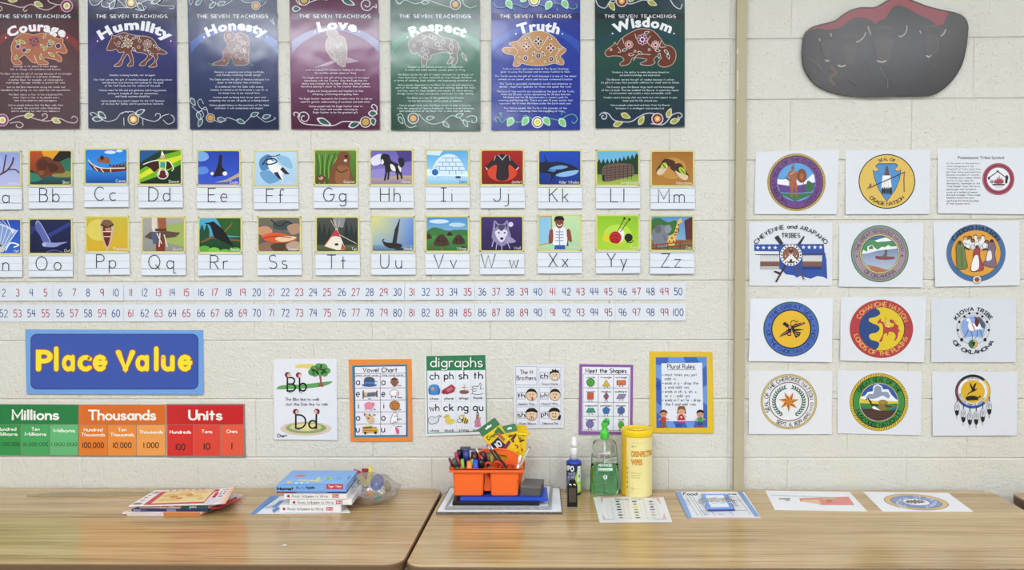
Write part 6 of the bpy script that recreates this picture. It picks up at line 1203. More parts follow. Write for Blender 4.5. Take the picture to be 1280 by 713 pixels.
# ---- three white learning boxes and a blue book box
GX='white learn-to-write boxes stacked on the left table'
FB=TP(349,641.3,.0012)[1]
def wbox(pl,pr,h0,th,dep,lab,dx=0,fy=0,body='#e8e6e4',name='activity_box',gr=GX,cat='box'):
    ya=FB+fy; z=ZT+h0
    # invert: x at given pixel for the front plane
    x0=WP(pl,630,ya)[0]; x1=WP(pr,630,ya)[0]
    cx=(x0+x1)/2; o=MB().box(x0-cx,x1-cx,0,dep,.0002,th-.0006,col=body).build(name,PVC,None,(cx,ya,z),bevel=.0012); tag(o,lab,cat,gr); return o,ya
h=.0016
b1,y1=wbox(349.5,426,h,.0225,.17,'white learn-to-write box with tape dispenser-red dot, lowest of the three white boxes'.replace('tape dispenser-',''))
b2,y2=wbox(362,440,h+.0228,.0185,.17,'white learn-to-write box in the middle, pushed to the right',fy=.004)
b3,y3=wbox(355,433.5,h+.0416,.0200,.17,'white learn-to-write box directly under the blue book box',fy=.002)
for bb,yy,ym,xl,xr in((b1,y1,636.6,349.5,426),(b2,y2,628.4,362,440),(b3,y3,620.6,355,433.5)):
    A=frontart(bb,yy-.0003); A.part('spine_print').at(0,0,1); k=(xr-xl)/80.
    A.E(xl+5.5,ym,1.75,1.75,'#a8283c',n=14); A.T('Ready Set',xl+10,ym+1.6,3.4,'#9aa0a4',w=1.7,fit=17)
    x=xl+27.5
    for wd,cols,ff in(('Learn',('#44505c','#5c6c64','#8c7c58','#4c6484','#5c6c64'),14),('to',('#8c9488','#c08c5c'),5),('Write',('#4c6ca0','#5c84b4','#d89c54','#c8a464','#7c8c94'),14)):
        xx=x
        for ch,cl in zip(wd,cols):
            g=sglyph(ch,1.9,False)[0]+2.2; A.T(ch,xx,ym+1.7,3.3,cl,w=1.7); A.layer-=1; xx+=g*.33*.92
        x=xx+1.5
    A.layer+=1
    A.R(xr-18 if bb is not b2 else xr-20,ym-2.2,xr-10 if bb is not b2 else xr-12,ym+1.9,'#b02440'); c_=xr-16.8-(2 if bb is b2 else 0); A.R(c_,ym-1.1,c_+1.6,ym+.8,'#ece8ea'); A.T('Kids',c_+2.3,ym+.9,2.1,'#f0dcdc',w=2,fit=4.2); A.done()
# photo window on the left ends of the lowest box and red ball print
b4,y4=wbox(345.5,433.5,h+.0618,.0045,.165,'thin magenta and navy picture book under the blue book box',name='picture_book',gr=None,cat='book',fy=-.001,body='#37549c')
frontc=MB(); xa=WP(346,620,y4)[0]; xb=WP(433,620,y4)[0]; cx=b4.location[0]
frontc.box(xa-cx,xa-cx+.062,-.0005,-.0002,.0006,.0038,col='#8c1f4a').box(xa-cx+.062,xb-cx-.06,-.0005,-.0002,.0006,.0038,col='#7a94d4').box(xb-cx-.06,xb-cx-.002,-.0005,-.0002,.0006,.0038,col='#1c2f7c').build('spine_print',PVC,b4)
b5,y5=wbox(345.5,433,h+.0665,.0215,.178,'bright blue book box lying on top of the white boxes',name='book_box',gr=None,cat='book',fy=-.003,body='#78a8e2')
A=frontart(b5,y5-.0003); A.part('spine_print').at(335,590,11.636)
A.T('Home!',140,268,40,'#15151c',w=2.6,fit=218); A.T('A',412,246,36,'#232c54',w=2.2); A.T('is for',448,246,22,'#4c68a0',w=1.6,fit=86); A.T('Apple',548,246,38,'#232c54',w=2.,fit=130)
A.R(850,180,1092,252,'#c8384a'); A.T('Tiger Tales',876,226,26,'#f0e0d8',w=2.,fit=190); A.done()
hx_=h+.0665+.0212; A=topart(b5,hx_+.0004); A.part('cover_print').at(335,590,11.636)
A.P([(165,190),(330,62),(1200,60),(1100,178)],'#86b4e6'); A.B([(385,75),(420,52),(500,46),(548,60),(500,78)],'#c8788c'); A.B([(260,160),(290,135),(340,140),(330,165)],'#d8c06c'); A.P([(440,115),(700,128),(790,135),(780,150),(420,130)],'#d8d48c'); A.P([(690,128),(740,80),(765,85),(730,132)],'#e6d84c'); A.E(880,98,52,18,'#b8cc5c'); A.E(875,100,24,9,'#5ca45c'); A.E(415,165,26,8,'#e8eef4'); A.E(490,163,24,8,'#e8eef4'); A.E(575,160,16,6,'#e8eef4')
A.ML([[(980,110),(1020,85)],[(1010,118),(1050,85)],[(1040,122),(1080,85)]],5,'#5c88c4'); A.L([(1160,95),(1195,68)],9,'#2c3c74'); A.done()

# ---- clear bag of foam shapes
bg=TP(452,632,.0)
root=empty('plastic_bag',(bg[0]+.02,bg[1]+.045,ZT+.0006),'crumpled clear plastic bag of foam shapes lying beside the stacked boxes','bag')
bm=bmesh.new(); bmesh.ops.create_icosphere(bm,subdivisions=4,radius=1)
from mathutils import noise as mn
for v in bm.verts:
    p=v.co.copy(); n=mn.noise(p*2.3)*.22+abs(mn.noise(p*6.1))*.16+abs(mn.noise(p*12))*.06
    v.co=Vector((p.x*.082*(1+n),p.y*.07*(1+n),p.z*.044*(1+n)))
    v.co.z=max(v.co.z+.034,.0)+ (.022*max(0,-p.x*.3+p.z*.5) ) 
me=D.meshes.new('film'); 
for f in bm.faces: f.smooth=True
bm.to_mesh(me); bm.free()
film=D.materials.new('clear_film'); film.use_nodes=True; nt=film.node_tree; nt.nodes.clear()
o_=nt.nodes.new('ShaderNodeOutputMaterial'); mx=nt.nodes.new('ShaderNodeMixShader'); tr=nt.nodes.new('ShaderNodeBsdfTransparent'); gl=nt.nodes.new('ShaderNodeBsdfGlossy'); gl.inputs['Roughness'].default_value=.12; gl.inputs['Color'].default_value=(.9,.9,.92,1)
tr.inputs['Color'].default_value=(.93,.93,.935,1); lw=nt.nodes.new('ShaderNodeLayerWeight'); lw.inputs[0].default_value=.35; rm=nt.nodes.new('ShaderNodeMapRange'); rm.inputs[3].default_value=.13; rm.inputs[4].default_value=.75
nz=nt.nodes.new('ShaderNodeTexNoise'); nz.inputs['Scale'].default_value=60; nz.inputs['Detail'].default_value=3; gp=nt.nodes.new('ShaderNodeNewGeometry'); nt.links.new(gp.outputs['Position'],nz.inputs['Vector']); bp=nt.nodes.new('ShaderNodeBump'); bp.inputs['Strength'].default_value=1.; bp.inputs['Distance'].default_value=.012; nt.links.new(nz.outputs['Fac'],bp.inputs['Height']); nt.links.new(bp.outputs[0],gl.inputs['Normal']); nt.links.new(bp.outputs[0],lw.inputs['Normal'])
nt.links.new(lw.outputs['Facing'],rm.inputs[0]); nt.links.new(rm.outputs[0],mx.inputs[0]); nt.links.new(tr.outputs[0],mx.inputs[1]); nt.links.new(gl.outputs[0],mx.inputs[2]); nt.links.new(mx.outputs[0],o_.inputs[0])
me.materials.append(film); fo=link('film',me,root,(.004,-.004,0))
def foam(pts,col,px,py,Y,tilt=(0,0,0),nm='foam_shape',lab=None,th=.006,sc=1/400.):
    P=WP(px,py,Y); mt=mat('foam_'+col[1:],col,rough=.85)
    mb=MB().prism([(x*sc,y*sc) for x,y in pts],-th/2,th/2); o=mb.build(nm,mt,None,tuple(P),bevel=.0008)
    o.rotation_euler=(PI/2+tilt[0],tilt[1],tilt[2]); tag(o,lab,'foam shape','foam shapes in the clear bag'); return o
cir=lambda r,q=1:[(r*math.cos(i*PI/14),r*q*math.sin(i*PI/14)) for i in range(28)]
yb=-.095
foam(cir(8.6,1.28),'#2f4c9c',471.3,603.2,yb-.035,(-.1,.3,.0),lab='dark blue oval foam piece at the front of the bag')
foam([(-5,-13),(8,-8),(-1.5,14)],'#e6d23c',463,593,yb,(0,.05,0),lab='tall yellow triangle foam piece pointing upward')
foam([(-6,-8),(6,-9),(7,6),(-2,9)],'#a83440',456.5,593.5,yb+.015,(0,-.3,0),lab='dark red foam piece left of the yellow triangle')
foam([(-6,-5),(6,2),(4,5),(-5,6)],'#b83c44',446,593,yb+.03,(0,.2,0),lab='small red foam piece at the top left of the bag')
foam([(-9,-3),(9,-3),(9,3),(-9,3)],'#d8c648',453.5,601,yb-.004,(.2,.95,0),lab='yellow bar foam piece slanting below the red one')
foam([(-9,-2.5),(9,-2.5),(9,2.5),(-9,2.5)],'#4a6c4c',441,601,yb-.0,(.3,.2,0),lab='green strip foam piece nearest the blue book box')
foam(cir(8,.6),'#2c3c7c',452,609,yb+.01,(.3,.2,0),lab='navy foam piece deep inside the bag')
foam([(-8,-4),(8,-4),(8,4),(-8,4)],'#a83a44',456,615.5,yb,(.7,.3,0),lab='red foam piece low in the middle of the bag')
foam([(-8,-5),(7,-6),(8,4),(-6,5)],'#e0dccb',471,615.5,yb-.03,(.6,.5,0),lab='cream foam piece under the blue oval')
foam([(-8,-2),(8,-2),(8,2),(-8,2)],'#e0903c',463,618,yb-.045,(.5,.75,0),lab='orange strip foam piece at the bottom of the bag')
foam([(-6,-2),(6,-2),(6,2),(-6,2)],'#3c7c5c',472,623,yb-.055,(.5,-.2,0),lab='green foam piece at the bottom right of the bag')
foam([(-4,-7),(4,-7),(4,7),(-4,7)],'#b89c4c',484,607,yb+.005,(.2,-.5,0),lab='mustard foam piece at the right end of the bag')
foam([(-7,-3),(7,-3),(7,3),(-7,3)],'#d08a94',448,621,yb-.02,(.8,.2,0),lab='pink foam piece low at the left of the bag')
# small paper scrap
p=TP(355,682,.001); MB().add([(-.006,-.004,0),(.008,-.003,.001),(.006,.004,.0015),(-.003,.003,.0002)],[(0,1,2,3)]).add([(-.006,-.004,-.0006),(.008,-.003,.0),(.006,.004,.0005),(-.003,.003,-.0006)],[(3,2,1,0)]).build('paper_scrap',mat('white_paper','#e8e8e6',rough=.8),None,tuple(p)); tag(D.objects['paper_scrap'],'tiny torn scrap of white paper on the left table','paper scrap')

# ---- dry-erase boards, trays and the orange caddy
def board(label,px,h0,th,face,rim,cat='whiteboard',rimw=.006,name='dry_erase_board'):
    W=[TP(x,y,h0+th) for x,y in px]; c=sum(W)/4; P=[(p[0]-c[0],p[1]-c[1]) for p in W]
    r=empty(name,(c[0],c[1],ZT+h0),label,cat)
    MB().prism(P,.0002,th-.001).build('panel',mat(*face),r,bevel=.001)
    Q=[(x*(1-rimw/abs(x)*1.0) if abs(x)>0 else x, y*(1-rimw/abs(y))) for x,y in P]; mb=MB(); m=mat(*rim)
    for i in range(4):
        j=(i+1)%4; mb.add([(P[i][0],P[i][1],.0001),(P[j][0],P[j][1],.0001),(Q[j][0],Q[j][1],.0001),(Q[i][0],Q[i][1],.0001),(P[i][0],P[i][1],th),(P[j][0],P[j][1],th),(Q[j][0],Q[j][1],th),(Q[i][0],Q[i][1],th)],[(0,1,2,3),(4,7,6,5),(0,4,5,1),(2,6,7,3),(0,3,7,4),(1,5,6,2)])
    mb.build('rim',m,r,bevel=.0006); return r
board('large white dry-erase board with a dark rim, lowest under the orange caddy',[(562,609.5),(700,609.5),(703,640.5),(545,640.5)],.0003,.007,('white_board','#e8e9ec'),('dark_rim','#5a5450'),rimw=.0025)
board('white dry-erase board with a grey aluminium frame, second under the caddy',[(572,607),(691,607),(689,634.5),(556,634.5)],.0076,.007,('white_board','#e8e9ec'),('aluminium','#9a9c9f'),rimw=.010)
def tray(name,label,xl,xr,yf,yb,h0,th,m):
    a=TP(xl,yf,h0+th); b=TP(xr,yf,h0+th); d=yb
    cx=(a[0]+b[0])/2; cy=a[1]; o=MB().box(a[0]-cx,b[0]-cx,0,d,.0002,th).build(name,m,None,(cx,cy,ZT+h0),bevel=.0015); tag(o,label,'tray'); return o
fyb=0
tray('flat_tray','black flat tray edge sticking out under the blue tray and caddy',565.5,674,627.5,.19,.0148,.0125,mat('black_plastic','#17171a',rough=.4))
tray('flat_tray','royal blue flat tray directly beneath the orange caddy',575,685,622.8,.125,.0275,.0105,mat('blue_plastic','#1c4ac0',rough=.35))
HC=.0383; ORG=mat('orange_plastic','#f56a28',rough=.42,spec=.4)
fy=float(TP(630,622.8,.038)[1])+.004
zb=ZT+HC; x0=WP(561,588,fy)[0]; x1=WP(655.5,588,fy)[0]; zr=WP(600,587.5,fy)[2]; H=zr-zb
cw=x1-x0; cdp=float(back_a(661,573,Z=zr)[1])-fy; cx=(x0+x1)/2; cy=fy+cdp/2
cad=empty('caddy',(cx,cy,zb+.0003),'bright orange plastic caddy of school supplies standing on the stacked boards','caddy')
def ring(pts_out,pts_in,z0,z1,mb):
    n=len(pts_out); vs=[(x,y,z0) for x,y in pts_out]+[(x,y,z1) for x,y in pts_out]+[(x,y,z1) for x,y in pts_in]+[(x,y,z0) for x,y in pts_in]
    mb.add(vs,[(k*n+i,k*n+(i+1)%n,((k+1)%4)*n+(i+1)%n,((k+1)%4)*n+i) for k in range(4) for i in range(n)])
def cup(x0,x1,y0,y1,tx,mb):
    """open tapered compartment"""
    t=.0022; n=6; B=rrect(x0+tx,y0+tx,x1-tx,y1-tx,.010,n); T_=rrect(x0,y0,x1,y1,.008,n); Bi=rrect(x0+tx+t,y0+tx+t,x1-tx-t,y1-tx-t,.008,n); Ti=rrect(x0+t,y0+t,x1-t,y1-t,.006,n); m=len(B)
    B2=rrect(x0+tx+.004,y0+tx+.004,x1-tx-.004,y1-tx-.004,.008,n)
    vs=[(x,y,0) for x,y in B2]+[(x,y,.004) for x,y in B]+[(x,y,H-.002) for x,y in T_]+[(x,y,H-.002) for x,y in Ti]+[(x,y,.004) for x,y in Bi]
    mb.add(vs,[(k*m+i,k*m+(i+1)%m,(k+1)*m+(i+1)%m,(k+1)*m+i) for k in range(4) for i in range(m)]+[tuple(range(m))[::-1],tuple(range(4*m,5*m))],sm=False)
hw=cw/2
mb=MB(); cup(-hw+.011,-.0085,-cdp/2+.006,-.004,.0035,mb); mb.build('front_cup',ORG,cad)
mb=MB(); cup(.0095,hw-.016,-cdp/2+.006,-.004,.0035,mb); mb.build('front_cup',ORG,cad)
mb=MB(); cup(-hw+.009,hw-.012,.004,cdp/2-.005,.0035,mb); mb.build('back_tray',ORG,cad)
MB().box(-.0095,.0105,-cdp/2+.030,-cdp/2+.033,.012,H-.002).build('web',ORG,cad)
mb=MB(); ring(rrect(-hw,-cdp/2,hw,cdp/2,.014),rrect(-hw+.010,-cdp/2+.010,hw-.010,cdp/2-.010,.008),H-.0015,H+.0012,mb); ring(rrect(-hw,-cdp/2,hw,cdp/2,.014),rrect(-hw+.0025,-cdp/2+.0025,hw-.0025,cdp/2-.0025,.012),H-.010,H+.0012,mb); mb.build('rim',ORG,cad)
# middle divider rising to an arched handle
dm=0.0
def zz(px,py): return WP(px,py,cy)[2]-zb, WP(px,py,cy)[0]-cx
prof=[(575,585),(592,574),(598,567),(604,563.2),(612,562),(625,562.2),(636,564),(645,568.5),(651.5,574.5),(656,580)]
up=[(zz(*p)[1],zz(*p)[0]) for p in prof]; lo=[(hw-.014,.01),(-hw+.012,.01)]
poly=catmull(up,False,4)+lo; n=len(poly)
hole=[(615,572),(618,568.6),(630,568.6),(634,571),(633,575),(627,576.5),(617,576)]; hl=[(zz(*p)[1],zz(*p)[0]) for p in hole][::-1]
from mathutils.geometry import tessellate_polygon
ts=tessellate_polygon([[Vector((a,0,b)) for a,b in poly],[Vector((a,0,b)) for a,b in hl]]); al=poly+hl
mb=MB(); nn=len(al); vs=[(a,-.0016,b) for a,b in al]+[(a,.0016,b) for a,b in al]
fs=[tuple(t) for t in ts]+[tuple(i+nn for i in t[::-1]) for t in ts]+[(i,(i+1)%n,nn+(i+1)%n,nn+i) for i in range(n)]+[(n+i,n+(i+1)%len(hl),nn+n+(i+1)%len(hl),nn+n+i) for i in range(len(hl))]
mb.add(vs,fs); mb.build('handle',ORG,cad)
MB().tube([(a,0,b+.0008) for a,b in catmull(up,False,4)],.0032,8).build('handle_edge',ORG,cad)
MB().lathe([(0,0),(.0018,0),(.0018,.001),(0,.001)],n=10,cap=False).build('screw_hole',mat('black_plastic'),cad)
D.objects['screw_hole'].rotation_euler=(PI/2,0,0); D.objects['screw_hole'].location=(WP(647.5,604,fy)[0]-cx,-cdp/2+.0058,.05)

# ---- markers, pencils, scissors in the caddy
def pxz(px,py,Y): return Vector(WP(px,py,Y))
def marker(label,top,bot,Y,r,body,cap=None,capl=.35,Yt=None):
    a=pxz(*bot,Y); b=pxz(*top,Y if Yt is None else Yt); d=(b-a); a=a-d.normalized()*.035
    if a.z<zb+.006: a=a+(b-a).normalized()*((zb+.006-a.z)/max(.2,(b-a).normalized().z))
    o=empty('marker',tuple(a),label,'marker','markers in the orange caddy'); d=b-a; m=mat('ink_'+body[1:],body,rough=.35)
    MB().rod((0,0,0),d*(1-capl),r,n=14,sm=True).build('barrel',m,o)
    c=mat('ink_'+(cap or body)[1:],cap or body,rough=.3); MB().rod(d*(1-capl),d*.985,r*1.12,r*.98,n=14,sm=True).rod(d*.985,d,r*.98,r*.6,n=14,sm=True).build('cap',c,o)
    return o
yf=fy+.03; ym=fy+.05
marker('dark maroon marker leaning left at the front left corner of the caddy',(561.5,573),(569,590),yf,.0042,'#5c1c34')
marker('dark green marker leaning left beside the maroon one',(566.5,573),(574,590),yf,.0042,'#1c6c4c')
marker('long raspberry pink marker leaning left beside the green one',(571,571.5),(578.5,590),yf,.0048,'#a82c50')
marker('crimson capped marker behind the green one',(569.8,565.5),(572.5,580),ym,.0058,'#8c2048','#a0285c')
marker('lime green capped marker in the front left cup',(577.7,574),(579,590),yf,.0055,'#5c7c20','#7cb82c',.75)
marker('second lime green marker behind the orange cap',(590.3,574),(590.5,590),ym,.0048,'#5c7c20','#8cc83c',.75)
marker('fat black marker behind the lime green one',(574,562.5),(574.5,586),ym+.012,.008,'#1a1518')
marker('thick navy marker standing tall in the front left cup',(582.5,562),(583,586),ym+.004,.0115,'#232c6c','#2a3478',.5)
marker('orange capped marker in the front left cup',(586.8,576.5),(586.8,592),yf-.006,.0085,'#f07820','#f58a28',.8)
marker('bright blue capped marker next to the orange one',(594.3,575),(594.8,592),yf-.006,.0088,'#1c48b8','#2450c8',.8)
marker('wide black marker in the middle of the front left cup',(601.5,574),(601.8,592),yf,.0092,'#18100f')
marker('black marker with a brownish cap further back',(593,565),(593.5,586),ym+.012,.011,'#2a181c','#3c2024',.5)
marker('plum purple marker by the handle',(603.5,565),(606,583),ym+.014,.0085,'#4a1c34')
marker('dark grey marker with a round black cap at the back left',(580,560.5),(581,580),ym+.026,.0115,'#2a2a30','#26242a',.5)
marker('pale blue topped marker behind the plum one',(592.5,563.5),(593,580),ym+.024,.008,'#5c6c8c','#7484a4',.4)
marker('white marker standing at the right end of the caddy',(650.5,569.5),(646.5,588),fy+.032,.0042,'#e8e8e4','#ececea')
marker('yellow marker behind the scissors handles',(614.5,567),(616,584),ym+.016,.006,'#c8a82c','#b8a440',.5)
marker('olive grey marker behind the scissors handles',(610.5,566),(612,584),ym+.018,.006,'#6c6c4c','#5c5c50',.5)
def pencil(label,top,bot,Y,Yt,body,er='#c8607c',r=.0034,fer='#b8b8bc',ext=.05):
    a=pxz(*bot,Y); b=pxz(*top,Yt); d=b-a; a=a-d.normalized()*ext
    if a.z<zb+.006: a=a+(b-a).normalized()*((zb+.006-a.z)/max(.2,(b-a).normalized().z))
    o=empty('pencil',tuple(a),label,'pencil','pencils in the orange caddy'); d=b-a; L=d.length; u=d/L
    MB().rod((0,0,0),u*(L-.018),r,n=6).build('shaft',mat('paint_'+body[1:],body,rough=.4),o)
    MB().rod(u*(L-.018),u*(L-.007),r*1.06,n=10).build('ferrule',mat('ferrule',fer,rough=.3,metal=.8),o)
    MB().rod(u*(L-.007),u*L,r*.98,n=10,sm=True).build('eraser',mat('rub_'+er[1:],er,rough=.8),o)
    return o
pencil('dark pencil with a violet eraser leaning left across the handle',(608.5,556.5),(629.5,587),fy+.03,fy+.055,'#2a2a30','#a85890')
pencil('black and white patterned pencil leaning left behind the violet-tipped one',(612.5,556.8),(634.5,587),fy+.028,fy+.06,'#1c1c1e','#d8a890')
pencil('green and cream pencil with a pink eraser between the two dark ones',(610,556),(624,580),fy+.062,fy+.084,'#a8b890','#d87890')
pencil('white patterned pencil with a pink eraser leaning right at the caddy corner',(662.8,558.5),(648,586.5),fy+.034,fy+.06,'#b8bcb8','#c87098',ext=.012)
pencil('red pencil with a cream tip leaning left in the front left cup',(594.8,560),(607,586),fy+.035,fy+.06,'#b83028','#e0c078')
pencil('thin dark red pencil beside the cream-tipped red one',(601,570),(609.5,587),fy+.03,fy+.035,'#7c1c20','#c05c50',r=.0025)
def scissors(px,py,Y,lab,tilt):
    o=empty('scissors',tuple(pxz(px,py,Y)),lab,'scissors','scissors in the orange caddy'); rp=mat('red_plastic','#d83a24',rough=.35)
    for s,w in((-1,1),(1,1.1)):
        P=[(s*.0135*w+.0105*math.cos(t*PI/10),0,.012+.0145*math.sin(t*PI/10)) for t in range(21)]; MB().tube(P,.0034,8).build('handle_loop',rp,o)
    MB().add([(-.003,-.001,-.004),(.003,-.001,-.004),(.001,-.001,-.055),(-.003,-.001,-.001),(-.003,.001,-.004),(.003,.001,-.004),(.001,.001,-.055)],[(0,1,2),(4,6,5),(0,2,6,4),(1,5,6,2)]).build('blade',mat('steel_blade','#b0b2b6',rough=.25,metal=1),o)
    MB().rod((0,-.003,-.006),(0,.003,-.006),.003,n=10).build('rivet',mat('steel_blade'),o); o.rotation_euler=(.1,tilt,0)
scissors(616.5,588,fy+.034,'red-handled scissors standing loops up in the middle of the caddy',-.12)
scissors(630,587.5,fy+.05,'red-handled scissors behind the dark pencils',.35)
# grey case lying across the back of the caddy
gc=pxz(588,560,fy+.105); c_=empty('flat_case',(gc.x,gc.y,gc.z-.006),'dark grey and silver plastic case lying across the back of the caddy','plastic case')
MB().box(-.034,.052,-.012,.012,0,.0045).build('base',mat('grey_case','#6c6c70',rough=.4),c_,bevel=.001); MB().box(-.034,.0,-.0125,.0125,.0047,.0075).build('lid',mat('dark_grey','#3a3a40',rough=.4),c_,bevel=.001); MB().box(.002,.052,-.0115,.0115,.0047,.0072).build('window',mat('silver_plastic','#a8aaae',rough=.3),c_,bevel=.001)
# loose white label card behind case
# ---- three crayon boxes standing in the back of the caddy
def crayon_box(label,ang,px,py,Y,w,hb,ht,artf,flap=False,dy=.022,lean=.0):
    P=pxz(px,py,Y); o=empty('crayon_box',(P.x,P.y,P.z),label,'box','yellow crayon boxes in the caddy')
    y_=mat('box_yellow','#e6c416',rough=.5); g=mat('box_green','#2c6c3c',rough=.5)
    MB().box(-w/2,w/2,0,dy,-hb,0).build('carton',y_,o,bevel=.0006)
    if not flap:
        MB().add([(-w/2,0,.0002),(w/2,0,.0002),(w/2,dy*.45,ht),(-w/2,dy*.45,ht),(-w/2,dy,.0002),(w/2,dy,.0002)],[(0,1,2,3),(4,3,2,5),(0,3,4),(1,5,2),(0,4,5,1)]).build('top_flap',g,o)
        mb=MB(); sl=dy*.45/ht; q=lambda u,v:(u,v*sl-.0004,v)
        mb.add([q(-w*.16,ht*.42),q(w*.16,ht*.42),q(w*.19,ht*.62),q(w*.06,ht*.62),q(.0,ht*.74),q(-w*.06,ht*.62),q(-w*.19,ht*.62)],[tuple(range(7))]).build('hang_hole',mat('hang_hole_white','#dfe0da'),o)
    else:
        MB().add([(-w/2,dy,0),(w/2,dy,0),(w*.42,dy*.8,ht),(-w*.45,dy*.8,ht)],[(0,1,2,3)]).add([(w/2,0,0),(w/2,dy,0),(w*.78,dy*.8,-ht*.1),(w*.7,dy*.1,-ht*.55)],[(0,1,2,3)]).add([(-w/2,0,0),(w/2,0,0),(w*.46,-.006,-.005),(-w*.46,-.006,-.005)],[(0,1,2,3)]).build('top_flap',y_,o)
    A=Art(None,None,None,None,None,obj=o,mt=PVC,fn=lambda x,y,l:np.stack([x*w,-.0003-l,-y*w],1)); A.loc=np.zeros(3); A.part('front_print').at(0,0,1); artf(A); A.done()
    o.rotation_euler=(lean,ang,0); return o
def art1(A):
    A.T('Crayola',-.36,.30,.19,'#1f4a2c',w=2.2,fit=.66); A.P([(.1,.12),(.42,.02),(.46,.5),(.22,.34)],'#2f7a40')
    A.P([(-.44,.5),(.1,.42),(.2,1.05),(-.34,1.2)],'#26303c'); A.P([(.12,.3),(.26,.22),(.34,.7),(.2,.76)],'#c05c50'); A.T('10',-.22,.86,.28,'#e8e8e8',w=2.2,fit=.26); A.P([(.05,.96),(.45,.84),(.46,1.0),(.08,1.12)],'#7c2c5c'); A.ML([[(-.3,1.1),(.05,1.02)],[(-.28,1.2),(.05,1.14)]],.05,'#a84c9c'); A.P([(-.1,1.25),(.1,1.22),(.1,1.4),(-.08,1.44)],'#e8e4d0')
def art2(A):
    A.T('ola',-.3,.34,.24,'#1f4a2c',w=2.4,fit=.5); A.P([(-.1,.5),(.36,.14),(.44,.26),(.1,.62)],'#5c2830'); A.P([(-.2,.6),(.1,.44),(.16,.74),(-.1,.84)],'#7a3a2c'); A.B([(-.15,1.1),(.1,.95),(.38,1.1),(.2,1.35),(-.08,1.3)],'#b83028'); A.ML([[(-.05,1.18),(.25,1.12)]],.06,'#f0d8c8')
def art3(A):
    A.ML([[(-.4,.1),(.2,.08)]],.05,'#8c6c3c'); A.P([(.15,.0),(.32,.1),(.24,.26),(.12,.14)],'#a4643c'); A.T('ola',-.34,.5,.2,'#1f4a2c',w=2.4,fit=.4); A.P([(-.2,.66),(.3,.46),(.34,.58),(-.1,.8)],'#4a2c28'); A.B([(-.1,1.3),(.12,1.2),(.3,1.32),(.12,1.5)],'#b83028')
crayon_box('yellow box with a green top tilted far to the left in the caddy',-.62,613.8,539.2,fy+.088,.068,.105,.028,art1)
crayon_box('yellow box with a green top in the middle of the three boxes',-.21,638,541,fy+.1,.044,.10,.024,art2)
crayon_box('yellow box with its flap open at the right end of the three boxes',.09,651,541.5,fy+.112,.042,.10,.022,art3,flap=True)
# charcoal felt eraser
e0=TP(655,622.5,.039)
ez=empty('board_eraser',(WP(665.5,620,fy+.03)[0],fy+.048,ZT+.0382),'charcoal grey felt board eraser on the blue tray beside the caddy','eraser')
MB().box(-.032,.030,-.035,.055,.0002,.024).build('felt',mat('felt_grey','#5c5955',rough=.95,bump=(300,1,.002)),ez,bevel=.002); MB().box(-.033,.031,-.036,.056,.0245,.032).build('back',mat('felt_dark','#6c6965',rough=.9,bump=(400,.6,.001)),ez,bevel=.0015); ez.rotation_euler[2]=-.16

# ---- spray bottle
Ys=-.065; sx=WP(717.3,600,Ys)[0]; sr=.0253
sp=empty('spray_bottle',(sx,Ys,ZT+.0004),'blue-topped whiteboard cleaner spray bottle with a white nozzle','spray bottle')
zt_=WP(717,577,Ys)[2]-ZT; zc=WP(717,546,Ys)[2]-ZT
def wrapper(cx,cy,r,ry=None,zof=0):
    ry=ry or r
    # x in mm along the arc (0 = facing camera), y in mm of height
    def f(x,y,l):
        a=x/1000./r; return np.stack([(r+l+.0003)*np.sin(a),-(ry+l+.0003)*np.cos(a),y/1000.+0*x],1)
    return f
MB().lathe([(sr*.92,0),(sr,.003),(sr,zt_-.008),(sr*.99,zt_-.006)],n=36,col='#23306c').build('bottle',PVC,sp)
MB().lathe([(sr*.99,zt_-.0055),(sr*1.03,zt_-.004),(sr*.98,zt_+.001),(sr*.7,zt_+.0055),(.012,zt_+.007)],n=36).build('shoulder',mat('blue_cap','#2440a8',rough=.3),sp)
zs=lambda p:WP(717,p,Ys)[2]-ZT
MB().lathe([(.0132,zt_+.0075),(.0130,zs(561)),(.0115,zs(559.6))],n=28).build('collar',mat('nozzle_white','#e6e6e4',rough=.3),sp)
MB().lathe([(.0110,zs(559.3)),(.0108,zs(554.5)),(.0098,zs(554)),(.0096,zs(548)),(.0088,zs(547)),(.0075,zs(546.3))],n=24).build('nozzle',mat('nozzle_white'),sp)
MB().rod((0,-.0085,zt_+.043),(0,-.011,zt_+.043),.002,n=8).build('jet',mat('nozzle_white'),sp)
def gridpoly(A,f0,f1,y0,y1,c,n=10):
    """patch between x=f0(y) and x=f1(y) built in small cells so that it wraps"""
    for j in range(n):
        ya=y0+(y1-y0)*j/n; yb_=y0+(y1-y0)*(j+1)/n
        for i in range(8):
            xa=lambda y,k:f0(y)+(f1(y)-f0(y))*k/8
            A.P([(xa(ya,i),ya),(xa(ya,i+1),ya),(xa(yb_,i+1),yb_),(xa(yb_,i),yb_)],c); A.layer-=1
    A.layer+=1
A=Art(None,None,None,None,None,obj=sp,mt=PVC,fn=wrapper(0,0,sr)); A.loc=np.zeros(3); A.part('label').at(0,0,1)
Hh=zt_*1000; 
def TU(A,t,x,y,h,c,**k): # text with y upward
    L0=A.cur; n0=len(L0['v']); A.T(t,x,-y,h,c,**k); L0['v'][n0:]=[(a,-b,l) for a,b,l in L0['v'][n0:]]
gridpoly(A,lambda y:-30,lambda y:30,3,Hh-8,'#18243c')
gridpoly(A,lambda y:-30,lambda y:-6+12*min(1,max(0,(y-30)/60)),10,Hh-48,'#3c68b0')
gridpoly(A,lambda y:-13+26*((y-8)/(Hh-20))**.8 if y>8 else -13,lambda y:30,9,Hh-12,'#a8cc44')
